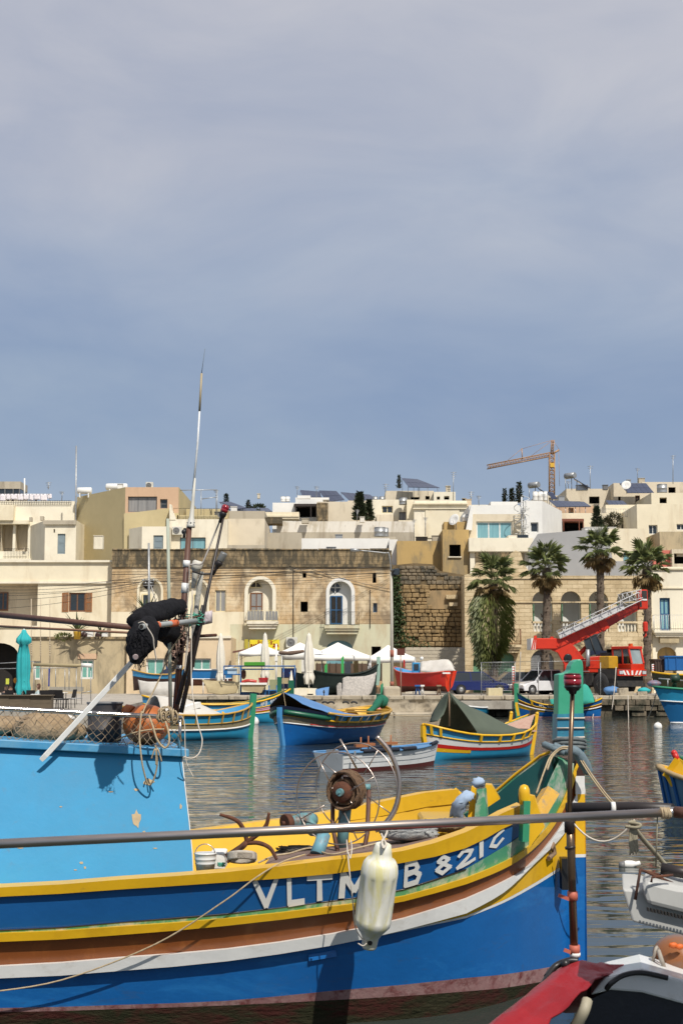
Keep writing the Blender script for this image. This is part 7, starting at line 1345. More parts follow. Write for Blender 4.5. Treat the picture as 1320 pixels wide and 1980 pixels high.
q=MB(T);q.bb((-8.2,-.55,.75),(-.3,.55,1.25));q.bb((-8.3,-1.2,1.22),(-2.3,1.2,1.42));q.bb((-2.2,-1.2,.55),(.05,1.2,.78));q.bb((-5.6,-1.15,.5),(-4.4,1.15,1.2));q.bb((-3.2,-1.22,.62),(-2.3,1.22,1.3));q.obj('chassis',dkch,ct)
for x in(-7.2,-6.0,-3.6,-1.5):
 for sd in(-1,1):
  q=MB(T);q.lathe([(.34,-.26),(.66,-.26),(.72,-.18),(.72,.18),(.66,.26),(.34,.26)],(x,sd*1.0,.72),24,axis=(0,1,0));w_=q.obj('wheel',rubber,ct);q=MB(T);q.lathe([(.05,.16),(.15,.22),(.2,.1),(.34,.18),(.36,.26)],(x,sd*1.0,.72),16,axis=(0,sd,0));q.obj('rim',galv,w_)
for x in(-7.2,-3.6):
 q=MB(T);q.bb((x-.9,-1.25,1.5),(x+.9,-1.05,1.56));q.bb((x-.95,-1.25,.9),(x-.88,-1.05,1.56));q.obj('mudguard',galv,ct)
T0=T;T=T@Matrix.Translation((0,0,.45))
q=MB(T);C0=.02
q.hexa([(-1.75,C0,.8),(.0,C0,.8),(.0,1.2,.8),(-1.75,1.2,.8),(-1.75,C0,1.55),(.02,C0,1.55),(.02,1.2,1.55),(-1.75,1.2,1.55)])
for(x0,x1,y0,y1)in((-1.75,-1.6,C0,C0+.15),(-.85,-.72,C0,C0+.1),(-1.75,-1.6,1.05,1.2)):q.bb((x0,y0,1.55),(x1,y1,2.5))
for y in(C0+.07,1.13):q.beam([(.0,y,1.55),(-.25,y,2.5)],.13,.12,side=(0,1,0))
q.bb((-1.78,C0-.02,2.5),(-.15,1.22,2.68));cabo=q.obj('cab',cr_red,ct,bevel=.03)
q=MB(T);a,b=C0+.12,1.08;q.hexa([(-.06,a,1.57),(-.02,a,1.57),(-.02,b,1.57),(-.06,b,1.57),(-.30,a,2.49),(-.26,a,2.49),(-.26,b,2.49),(-.30,b,2.49)]);q.obj('windscreen',mat('windscreen',(.16,.20,.21),(.28,.33,.33),rough=.08,spec=.8,sc_=.8),cabo)
for y in(C0+.03,1.13):q=MB(T);q.bb((-1.6,y,1.57),(-.2,y+.03,2.49));q.obj('side_window',glass,cabo)
q=MB(T);q.bb((-1.58,C0+.1,1.0),(-1.5,1.04,2.48));q.obj('cab_interior',dark_in,cabo)
q=MB(T);q.bb((-.7,.5,2.68),(-.5,.7,2.86));q.obj('beacon',mat('orange_lens',(.6,.1,.01),rough=.2),cabo)
q=MB(T);q.tube([(-.04,.2,1.62),(-.2,.8,1.9)],.015,4);q.obj('wiper',blackp,cabo)
q=MB(T);q.bb((.0,-1.22,.78),(.16,1.22,1.18));bmp=q.obj('bumper',cr_red,ct,bevel=.02)
for k in range(5):q=MB(T);y=-.72+k*.3;s_=.16*(1 if k<2 else -1)*(1 if k!=2 else 0);q.prism([(.163,y,.84),(.163,y+.15,.84),(.163,y+.15-s_,1.12),(.163,y-s_,1.12)],(.008,0,0));q.obj('white_stripe',p_white,bmp)
for y in(-1.0,1.0):q=MB(T);q.bb((.15,y-.16,.9),(.19,y+.16,1.1));q.obj('headlight',mat('headlight_glass',(.55,.58,.6),rough=.15),bmp);q=MB(T);q.bb((.145,y-.19,.87),(.165,y+.19,1.13));q.obj('headlight_frame',blackp,bmp)
q=MB(T);q.bb((-1.75,-1.2,.6),(-.02,-.02,1.22));q.bb((-1.7,-1.15,.2),(-.1,1.15,.76));q.obj('deck_and_shadow_fill',dkch,ct)  # upper box is the deck, lower dark box fills in the shadow below the bumper
q=MB(T);q.bb((-1.7,-1.15,1.24),(-.75,-.35,2.05),bev=.05);q.obj('yellow_tank',paint('tank_yellow',(.55,.30,.02),stain=(.3,.16,.02),ssc=3,samt=.42),ct);q=MB(T);q.tube([(-3.0,-.9,1.4),(-3.0,-.9,2.5)],.14,10);q.tube([(-3.3,-.6,1.4),(-3.3,-.6,2.3)],.1,8);q.obj('exhaust_stack',galv,ct);q=MB(T);q.bb((-3.2,.2,1.4),(-1.9,1.1,2.3));q.obj('engine_box',dkch,ct)
YU=96.6;pp=lambda x,y,d=0:P(x,y,YU+d)
q=MB();q.prism([pp(*a,-.7)for a in((1075,1234),(1092,1236),(1110,1250),(1128,1273),(1160,1280),(1158,1300),(1092,1300),(1090,1284),(1078,1262),(1060,1254))],(0,.35,0));q.prism([pp(*a,.55)for a in((1075,1234),(1092,1236),(1110,1250),(1128,1273),(1160,1280),(1158,1300),(1092,1300),(1090,1284),(1078,1262),(1060,1254))],(0,.35,0));q.prism([pp(*a,-.35)for a in((1092,1285),(1158,1282),(1158,1301),(1092,1301))],(0,.9,0));q.obj('slewing_frame',cr_red,ct,bevel=.02)
q=MB();bbpx(q,1036,1234,1076,1255,YU-1.1,YU+1.2,bev=.05);cw=q.obj('counterweight',cr_red,ct);q=MB();bbpx(q,1026,1234,1037,1256,YU-1.08,YU+1.1);q.obj('striped_end',p_white,cw)
for k in range(3):q=MB();q.prism([P(*a,YU-1.085)for a in((1026+k*4.2,1256),(1028.4+k*4.2,1256),(1033+k*2.5,1234),(1030.6+k*2.5,1234))],(0,-.01,0));q.obj('red_stripe',cr_red,cw)
q=MB();bbpx(q,1032,1229,1037,1234,YU-.8,YU-.6);bbpx(q,1064,1231,1070,1236,YU-.8,YU-.3);q.obj('beacon',cr_red,cw)
q=MB();q.lathe([(.25,0),(.27,.05),(.2,.06)],pp(1097,1272,-.72),14,axis=(0,-1,0));q.lathe([(.06,0),(.07,.1)],pp(1097,1272,-.72),8,axis=(0,-1,0));q.obj('vent_disc',blackp,ct);q=MB();q.prism([pp(*a,-.74)for a in((1129,1293),(1139,1270),(1163,1268),(1168,1293))],(0,.4,0));q.obj('engine_cover',cr_red,ct,bevel=.03)
q=MB();q.hexa([pp(1138,1270,-.6),pp(1165,1258,-.6),pp(1165,1258,.5),pp(1138,1270,.5),pp(1128,1238,-.6),pp(1150,1226,-.6),pp(1150,1226,.5),pp(1128,1238,.5)]);q.obj('crane_cab',glass,ct);q=MB();[q.tube([pp(*a,-.62),pp(*b,-.62)],.05,4)for a,b in(((1138,1270),(1128,1238)),((1150,1264),(1140,1232)),((1165,1258),(1152,1226)),((1128,1238),(1152,1226)))];q.obj('crane_cab_frame',dkch,ct);q=MB();bbpx(q,1140,1258,1172,1266,YU-.65,YU+.4);q.obj('cab_base',paint('dark_navy_base',(.02,.025,.05)),ct)
def bx4(q,a,b,ha,hb,y0,y1):
 d=V((b[0]-a[0],b[1]-a[1])).normalized();n_=V((-d.y,d.x));f=lambda p,h:(p[0]+n_.x*h,p[1]+n_.y*h)
 A1,A2,B1,B2=f(a,ha),f(a,-ha),f(b,hb),f(b,-hb);q.hexa([P(*A1,y0),P(*B1,y0),P(*B1,y1),P(*A1,y1),P(*A2,y0),P(*B2,y0),P(*B2,y1),P(*A2,y1)])
q=MB();bx4(q,(1082,1247),(1172,1206),11,10,YU-.35,YU+.35);q.obj('boom_section',cr_red,ct);q=MB();bx4(q,(1168,1207),(1243,1166),9,7,YU-.27,YU+.27);q.obj('boom_inner_section',paint('boom_dark_red',(.40,.03,.015)),ct)
q=MB();bx4(q,(1116,1226),(1130,1219),12,12,YU-.42,YU+.42);q.obj('boom_collar',cr_red,ct);q=MB();bx4(q,(1160,1213),(1174,1205),11,9,YU-.42,YU+.42);q.obj('boom_collar',cr_red,ct)
q=MB();q.tube([pp(1112,1272,-.1),pp(1140,1244,-.1)],.15,10);q.obj('lift_cylinder',cr_red,ct);q=MB();q.tube([pp(1138,1246,-.1),pp(1158,1222,-.1)],.09,9);q.obj('piston_rod',p_white,ct)
q=MB();bbpx(q,1234,1140,1252,1178,YU-.45,YU+.45,bev=.05);hd2=q.obj('boom_head',cr_red,ct);q=MB();bbpx(q,1240,1142,1250,1160,YU-.48,YU-.44);bbpx(q,1236,1163,1240,1173,YU-.48,YU-.44);q.obj('sheave',dkch,hd2);q=MB();bbpx(q,1241,1158,1250,1161,YU-.5,YU-.449);q.obj('white_mark',p_white,hd2)
q=MB();bx4(q,(1080,1230),(1205,1172),6,6,YU-.95,YU-.80);jb=q.obj('jib_panel',jibw,ct);q=MB()
def jl(a,b,wd,n,r,y):
 d=V((b[0]-a[0],b[1]-a[1]));u=d.normalized();n_=V((-u.y,u.x));f=lambda t,h,dy:P(a[0]+d.x*t+n_.x*h,a[1]+d.y*t+n_.y*h,y+dy)
 for h in(-wd,wd):
  for dy in(-.25,.3):q.tube([f(0,h,dy),f(1,h,dy)],r,5)
 for i in range(n):
  for dy in(-.25,.3):q.tube([f(i/n,-wd,dy),f((i+.5)/n,wd,dy)],r*.7,4);q.tube([f((i+.5)/n,wd,dy),f((i+1)/n,-wd,dy)],r*.7,4)
  q.tube([f(i/n,-wd,-.25),f(i/n,-wd,.3)],r*.7,4);q.tube([f((i+.5)/n,wd,-.25),f((i+.5)/n,wd,.3)],r*.7,4)
jl((1078,1228),(1238,1152),8,9,.03,YU-1.0);jl((1195,1158),(1240,1148),8,5,.028,YU-.9);q.obj('lattice_jib',jibw,ct)
q=MB();q.tube([pp(1247,1178),pp(1247,1202)],.02,4);q.obj('hoist_cable',dkch,ct);q=MB();bbpx(q,1243,1202,1252,1222,YU-.2,YU+.2,bev=.06);q.tube([pp(1247,1222),pp(1248,1229),pp(1244,1232)],.06,6);q.obj('hook_block',cr_red,ct)
la=thing('street_lamp','tall grey street lamp with a rusty foot at the corner of the sandstone house','street lamp',V((P(757,1330,94).x,94,QZ)));q=MB();q.tube([V((P(757.5,1300,94).x,94,QZ)),P(757,1200,94),P(756,1106,94)],[.12,.10,.08],10);q.obj('pole',mat('pale_pole_paint',(.50,.47,.40),(.42,.39,.33),rough=.7,sc_=3),la)
for y0,y1 in((1257,1270),(1318,1326)):q=MB();q.lathe([(.13,0),(.13,zpx(y0,94)-zpx(y1,94))],P(757.4,y1,94),10);q.obj('rusty_band',mat('red_rust_band',(.36,.12,.08),rough=.8),la)
q=MB();a=P(764,1106,94);q.box(a,(.5,.35,.35),(.2,-.25,.3));q.obj('floodlight',blackp,la);q=MB();q.prism([P(*p,93.8)for p in((760,1110),(770,1112),(773,1101),(762,1099))],(0,-.02,0));q.obj('flood_glass',glass,la)
q=MB();q.tube(smooth([P(756,1108,94.1),P(752,1072,94.1),P(742,1069,94.1),P(694,1064,94.1)]),.035,6);q.obj('lamp_arm',galv,la);q=MB();q.tube([P(694,1065,94.1),P(686,1063.5,94.1),P(677,1063,94.1)],[.06,.12,.09],10);q.obj('lamp_head',galv,la)
for i,(x,y0,y1,Y,lab)in enumerate(((289,1050,1180,101,'galvanised utility pole with insulators behind the net bundle'),)):
 t=thing('utility_pole',lab,'pole',P(x,1240,Y));q=MB();q.tube([P(x,1240,Y),P(x-1,y0,Y)],[.10,.07],8);q.obj('pole',galv,t);q=MB();[q.tube([P(x-12,1122+k*5,Y),P(x+8,1122+k*5,Y)],.03,5)for k in range(3)];[q.sphere(P(x-12+k*5,1122+(k%2)*5,Y-.05),.08,6,5)for k in range(5)];q.obj('insulator_bracket',galv,t);q=MB();q.tube([P(x+2,1128,Y),P(302,1165,Y)],.03,4);q.obj('stay',galv,t)
q=MB()
for k,(ya,yb)in enumerate(((1128,1118),(1134,1124),(1140,1130),(1146,1128),(1155,1132),(1172,1138))):q.tube(sag(P(-20,ya+6,104),P(288,yb-6,101),.3,10),.018,4)
for k,(ya,yb)in enumerate(((1118,1104),(1124,1108),(1130,1112))):q.tube(sag(P(288,ya,101),P(757,yb,107.6),.35,14),.016,4)
tag(q.obj('overhead_wires',mat('dark_wire',(.04,.035,.03),rough=.8),loc=P(200,1130,102)),'bundle of overhead wires sagging between the left house and the lamp','wires')
bs_=thing('traffic_sign','small brown square sign on a thin pole before the concrete block wall','sign',V((P(775,1340,92).x,92,QZ)));q=MB();q.tube([V((P(775,1340,92).x,92,QZ)),P(774,1255,92)],.03,6);q.obj('pole',mat('tan_pole',(.45,.33,.25),rough=.7),bs_);q=MB();bbpx(q,767,1254,782,1267,91.9,91.95);q.obj('sign_board',mat('brown_sign',(.13,.035,.02),rough=.5),bs_)
bl2=tag(MB().bb((0,0,0),(0,0,0)).obj('x',m_cop)if False else(lambda q:q.obj('stone_bollard',m_cop,loc=V((P(757,1340,91.3).x,91.3,QZ)),bevel=.15))(bbpx(MB(),741,1327,774,1356,91.0,92.2)),'big rounded stone block on the quay edge at the lamp foot','stone block')
for px,lab in((943,'leftmost'),(950,'second'),(957,'third'),(965,'rightmost')):
 q=MB();q.box(P(px+2,1340,91.2+R.uniform(0,.2)),(.26,.5,.62),(0,R.uniform(-.06,.06),R.uniform(-.2,.2)));tag(q.obj('stone_slab',mat('yellow_stone_slab',(.62,.54,.34),(.52,.45,.28),rough=.85,sc_=4),loc=P(px,1350,91.3),bevel=.02),f'{lab} of the four upright yellowish stone slabs on the quay edge before the blue car','stone slab','upright yellowish stone slabs')
for px,py,sz,lab in((1203,1338,(.6,.5,.5),'square yellowish stone block on the quay in front of the crane cab'),(1217,1342,(.42,.4,.3),'small pale stone block right of the square one'),(1240,1342,(.6,.5,.3),'flat pale stone block left of the large blue hull'),(1196,1344,(.5,.4,.25),'rough broken stone left of the square block')):
 q=MB();q.box(P(px,py,91),sz,(0,R.uniform(-.05,.05),R.uniform(-.3,.3)));tag(q.obj('stone_block',m_cop,loc=P(px,1346,91),bevel=.03),lab,'stone block')
def rwpost(px,y0,y1,Y,lab):
 t=thing('warning_post',lab,'post',V((P(px,1340,Y).x,Y,QZ)));a,b=P(px,y1,Y),P(px,y0,Y);n=7
 q=MB();q.tube([a,b],.075,8);q.obj('post',paint('post_white',(.7,.68,.66)),t)
 for k in range(n):q=MB();c0=a.lerp(b,(k+.1)/n);q.lathe([(.079,0),(.079,(b-a).length/n*.5)],c0,8,axis=(.28,0,1));q.obj('red_band',cr_red,t)
rwpost(991,1288,1322,91.5,'red and white striped warning post beside the quay boat');rwpost(1261,1284,1312,92.5,'red and white striped warning post right of the crane cab');q=MB();q.tube([V((P(991,1345,91.5).x,91.5,QZ)),P(991,1320,91.5)],.06,7);tag(q.obj('dark_red_stake',mat('dark_red_stake',(.09,.015,.012)),loc=P(991,1345,91.5)),'dark red stake carrying the striped post by the quay boat','stake')
q=MB()
for px in(930,995,1040,1160):q.tube([V((P(px,1340,93).x,93,QZ)),P(px,1281,93)],.025,5)
q.tube([P(928,1281,93),P(998,1280,93)],.022,5);q.tube([P(998,1280,93),P(1165,1277,94)],.015,4);q.tube([P(930,1335,93),P(997,1335,93)],.02,5)
for k in range(22):x=930+k*3;q.tube([P(x,1281,93),P(x,1335,93)],.006,3)
for k in range(9):y=1287+k*5.5;q.tube([P(929,y,93),P(997,y,93)],.006,3)
tag(q.obj('mesh_fence_panel',galv,loc=V((P(960,1340,93).x,93,QZ))),'thin wire mesh fence panel standing before the blue car','fence panel')
def crate_blue(px0,py0,px1,py1,Y,m,lab,nm_='container',ct_='container'):
 t=thing(nm_,lab,ct_,V((P((px0+px1)/2,py1,Y).x,Y,P(px0,py1,Y).z)));q=MB();bbpx(q,px0,py0,px1,py1,Y,Y+1.4,bev=.04);q.obj('body',m,t);q=MB();w_=px1-px0
 for k in range(4):x=px0+w_*(k+.5)/4;bbpx(q,x-1,py0+2,x+1,py1-2,Y-.05,Y+.01)
 bbpx(q,px0-1,py0-2,px1+1,py0+1,Y-.06,Y+1.46);q.obj('rib',m,t);return t
crate_blue(1284,1270,1345,1297,93.2,paint('skip_blue',(.02,.13,.38)),'blue ribbed container standing behind the large blue hull');crate_blue(1264,1276,1284,1300,93.5,mat('brown_crate',(.07,.04,.03)),'dark brown crate left of the blue container','wooden_crate','crate')
S1=Boat('luzzu_boat','dark olive boat with yellow rail standing ashore below the blue container',(P(1262,1310,92.4).x,92.4),(P(1400,1310,92).x,92),1.9,.7,.2,.2);S1.band('hull',-.3,.85,mat('olive_hull',(.06,.07,.03)),k=3);S1.rail(.95,.06,c_yel,name='gunwale');S1.inner(wood,wood,.4)
for o in[S1.t]:o.location.z+=1.9
for px,py,w_,h_,m,lab in((1166,1328,34,16,tarp_blue,'rumpled blue tarpaulin heap on the quay under the crane cab'),(1250,1316,26,12,mat('mixed_net',(.30,.14,.16),(.12,.2,.3),sc_=5),'pink and blue net heap beside the large blue hull'),(1232,1330,24,10,teal_cloth,'teal net heap on the quay left of the large blue hull')):
 q=MB();c=P(px+w_/2,py+h_/2,92);q.sphere(c,(w_*.0165,.5,h_*.018),14,8,jit=.13);tag(q.obj('net_heap',m,loc=c-V((0,0,.25))),lab,'net heap')
# ---- umbrellas and canopies
def canopy(cx,pk,x0,x1,ey,sk,Y,lab):
 z_e,z_s,z_p=zpx(ey,Y),zpx(sk,Y),zpx(pk,Y);X0,X1=P(x0,ey,Y).x,P(x1,ey,Y).x;hw=(X1-X0)/2;yc=Y+hw*.9;X=P(cx,pk,Y).x*yc/Y;z_p=EYE+(z_p-EYE)*yc/Y;t=thing('canopy',lab,'canopy',V((X,yc,QZ)),'white square canopies of the restaurant')
 cs=[(X0,Y),(X1,Y),(X1,Y+2*hw*.9),(X0,Y+2*hw*.9)];q=MB();n=8
 for i in range(4):
  a,b=cs[i],cs[(i+1)%4];rows=[]
  for f in(0,.25,.5,.75,1):zz=z_e+(z_p-z_e)*(f**1.12);rows.append([V((a[0]+(b[0]-a[0])*k/n,a[1]+(b[1]-a[1])*k/n,0)).lerp(V((X,yc,0)),f)+V((0,0,zz))for k in range(n+1)])
  q.grid(rows)
 q.obj('cover',white_cloth,t)
 for i in range(4):a,b=cs[i],cs[(i+1)%4];q=MB();q.grid([[(a[0]+(b[0]-a[0])*k/10,a[1]+(b[1]-a[1])*k/10,z+(.03*math.sin(k*1.3)if z==z_s else 0))for k in range(11)]for z in(z_e,z_s)]);q.obj('valance',white_cloth,t,solid=.01)
 q=MB()
 for(x,y)in cs:q.tube([(x,y,QZ),(x,y,z_e)],.035,5)
 q.tube([(X,yc,z_s),(X,yc,z_p)],.03,5);q.obj('pole',alu,t)
canopy(503,1244,462,545,1261,1268,99,'white canopy below the yellow sign, leftmost and half hidden by the closed umbrella');canopy(580,1242,545,622,1259,1275,99.5,'white canopy below the large air conditioner');canopy(653,1242,596,716,1268,1277,99,'white canopy in front of the blue-green archway');canopy(750,1247,712,802,1271,1281,99.5,'white canopy beside the street lamp')
def closed(px,y0,y1,yb,wd,Y,m,lab,flare=False):
 b=V((P(px,yb,Y).x,Y,QZ if Y>91 else gz(Y)));zt,zl=zpx(y0,Y),zpx(y1,Y);h=zt-zl;r=wd*Y/FPX/2;t=thing('closed_umbrella',lab,'umbrella',b,'closed parasols on the quay');q=MB();q.tube([b,V((b.x,b.y,zt+.05))],.035,7);q.obj('pole',p_white,t);q=MB();q.bb((b.x-.3,b.y-.3,b.z),(b.x+.3,b.y+.3,b.z+.12),bev=.02);q.obj('base',m_quay,t);q=MB()
 pr=[(1,.0),(.99,.28),(.95,.40),(.86,.5 if not flare else 1.05),(.80,.62 if not flare else 1.1),(.76,.70 if not flare else .62),(.6,.9),(.4,1.0),(.28,.95),(.2,.78 if not flare else .9),(.12,1.0),(.05,1.08),(0,.95)]
 rows=[[V((b.x,b.y,zl+h*f))+V((math.cos(a),math.sin(a),0))*r*k*(1+.16*math.sin(8*a+f*2)+.07*math.sin(13*a))+V((0,0,(.06*h*math.sin(4*a)if f<.06 else 0)))for a in[2*math.pi*j/40 for j in range(40)]]for f,k in pr]
 q.grid(rows,wrap=True);q.obj('folded_cloth',m,t);q=MB();q.lathe([(r*.82,-.03),(r*.85,0),(r*.82,.03)],V((b.x,b.y,zl+h*.2)),14);q.obj('strap',m,t)
closed(44,1217,1342,1345,24,70,teal_cloth,'closed turquoise umbrella beside the outdoor tables',True);closed(426,1226,1318,1345,15,98,cream_cloth,'closed cream umbrella beside the green glazed window');closed(512,1225,1312,1345,15,96,cream_cloth,'closed cream umbrella in front of the yellow sign');closed(597,1225,1318,1350,18,93.5,cream_cloth,'closed cream umbrella left of the dark netted boat')
rs=thing('restaurant_screen','dark brown timber and glass front in the shade of the white canopies','screen',V((P(690,1330,106).x,106,QZ)));brn=mat('dark_brown_timber',(.10,.06,.035),(.07,.04,.025),rough=.6,sc_=4)
q=MB();bbpx(q,610,1283,738,1340,106,106.1);q.obj('panel',mat('brown_shade_panel',(.13,.085,.055),rough=.5),rs)
for k in range(11):q=MB();x=612+k*12.5;bbpx(q,x,1281,x+1.6,1340,105.9,106.0);q.obj('post',brn,rs)
q=MB();bbpx(q,610,1300,738,1302,105.92,105.99);q.obj('rail',brn,rs)
for px,w_,m,lab in((590,14,p_white,'white menu board under the middle canopy'),(672,12,cloth_blu,'pale blue sheet hanging under the canopy by the archway'),(688,9,tarp_tan,'tan rolled blind under the canopy by the archway')):
 q=MB();bbpx(q,px-w_/2,1272,px+w_/2,1302,103,103.06);tag(q.obj('hanging_sheet',m,loc=P(px,1302,103)),lab,'sheet')
def chair(c,yaw,m,lab,group):
 T=Matrix.Translation(V(c))@Matrix.Rotation(yaw,4,'Z');t=thing('chair',lab,'chair',c,group);q=MB(T);q.bb((-.22,-.22,.43),(.22,.22,.47));q.obj('seat',m,t);q=MB(T);q.hexa([(-.24,-.21,.5),(-.21,-.21,.5),(-.21,.21,.5),(-.24,.21,.5),(-.33,-.2,.9),(-.30,-.2,.9),(-.30,.2,.9),(-.33,.2,.9)]);q.obj('backrest',m,t)
 for x,y in((-.2,-.2),(-.2,.2),(.2,-.2),(.2,.2)):q=MB(T);q.tube([(x,y,.43),(x*1.1,y*1.1,0)],.018,5);q.obj('leg',m,t)
 return t
def table(c,m,lab,w_=.7,grp='outdoor cafe tables'):
 t=thing('table',lab,'table',c,grp);c=V(c);q=MB();q.bb(c+V((-w_,-.4,.71)),c+V((w_,.4,.75)),bev=.01);q.obj('tabletop',m,t)
 for x,y in((-1,-1),(-1,1),(1,-1),(1,1)):q=MB();q.tube([c+V((x*(w_-.08),y*.32,0)),c+V((x*(w_-.08),y*.32,.71))],.022,5);q.obj('leg',iron,t)
gx=lambda px,Y:P(px,1340,Y).x
cz=lambda px,Y:(gx(px,Y),Y,gz(Y))
table(cz(112,70),p_white,'white topped table right of the seated woman',.42);table(cz(50,70.5),blackp,'black cafe table between the seated people',.5)
dkw=mat('black_wicker',(.02,.018,.018),rough=.7)
for px,Y,a,lab in((104,68.8,1.6,'black wicker chair in front of the white table'),(121,68.6,1.2,'low black wicker chair right of the first wicker one'),(134,69.6,2.9,'dark framed chair at the right of the white table'),(86,68.2,1.7,'black chair back just behind the planter'),(22,68.2,1.5,'black chair back beside the person in blue'),(62,68.2,1.6,'black chair back below the turquoise umbrella')):chair(cz(px,Y),a,dkw,lab,'black cafe chairs')
tc_=chair((gx(735,97),97,QZ),-1.3,mat('tan_chair_wood',(.36,.22,.10),rough=.6),'tan wooden chair under the canopy left of the lamp','wooden chairs')
pl=thing('planter_wall','long brown wooden planter screening the outdoor tables','planter',cz(50,67));pw=mat('brown_planter_board',(.13,.10,.065),(.09,.07,.045),rough=.8,sc_=2,stretch=(1,1,4))
for k,(a,b)in enumerate(((-60,17),(17.6,58),(58.6,100))):q=MB();bbpx(q,a,1345,b,1374,67+.02*k,67.5);q.obj('panel',pw,pl)
q=MB();bbpx(q,-60,1343.5,101,1345.5,66.9,67.6);q.obj('rim',pw,pl);q=MB();bbpx(q,60,1342,75,1343.4,66.9,67.3);tag(q.obj('tray',p_white,loc=P(67,1344,67)),'white tray on the planter rim','tray')
fr3=thing('net_drying_frame','grey pipe frame and tan rolled awning above the outdoor tables','frame',cz(90,74));q=MB();q.tube([P(65,1285,74),P(150,1287,74),P(160,1286,74)],[.08,.085,.07],10);q.obj('rolled_awning',tarp_tan,fr3);q=MB();q.tube([P(158,1286,73.9),P(178,1287,73.9)],.11,12);q.obj('white_tube',p_white,fr3);q=MB()
for a,b in(((66,1279),(66,1343)),((-10,1283),(66,1279)),((-10,1293),(150,1291)),((158,1288),(158,1362)),((176,1290),(176,1355)),((134,1292),(134,1334)),((158,1340),(178,1336)),((82,1293),(82,1334)),((126,1294),(126,1334)),((148,1294),(148,1362)),((110,1352),(160,1350)),((95,1293),(95,1328)),((108,1293),(108,1328))):q.tube([P(*a,74),P(*b,74)],.022,5)
q.obj('pipe',galv,fr3);q=MB();bbpx(q,94.4,1293,96.2,1327,73.9,73.95);q.obj('blue_strip',paint('strip_blue',(.03,.05,.25)),fr3);q=MB();bbpx(q,96,1328,160,1337,76,76.3);q.obj('low_shelf',mat('grey_shelf',(.36,.33,.27)),fr3)
for px in(61,79,97):
 q=MB();q.tube([P(px,1158,100),P(px,1300,100)],.03,5);[q.sphere(P(px,1240+k*4.5,99.95),.06,6,4)for k in range(7)];tag(q.obj('fairy_light_pole',mat('cream_pole',(.5,.42,.3),rough=.7),loc=V((gx(px,100),100,QZ))),{61:'left',79:'middle',97:'right'}[px]+' of three thin poles strung with small lights before the annex','pole')
q=MB();bbpx(q,12,1312,18,1323,71,71.02);tag(q.obj('yellow_notice',paint('lime_card',(.6,.62,.08)),loc=P(15,1323,71)),'lime yellow notice beside the turquoise umbrella','notice');q=MB();q.sphere(P(30,1316,71),(.09,.07,.13),8,6,jit=.08);tag(q.obj('orange_bag',mat('bright_orange_cloth',(.7,.28,.02)),loc=P(30,1322,71)),'bright orange bag hanging left of the turquoise umbrella','bag')
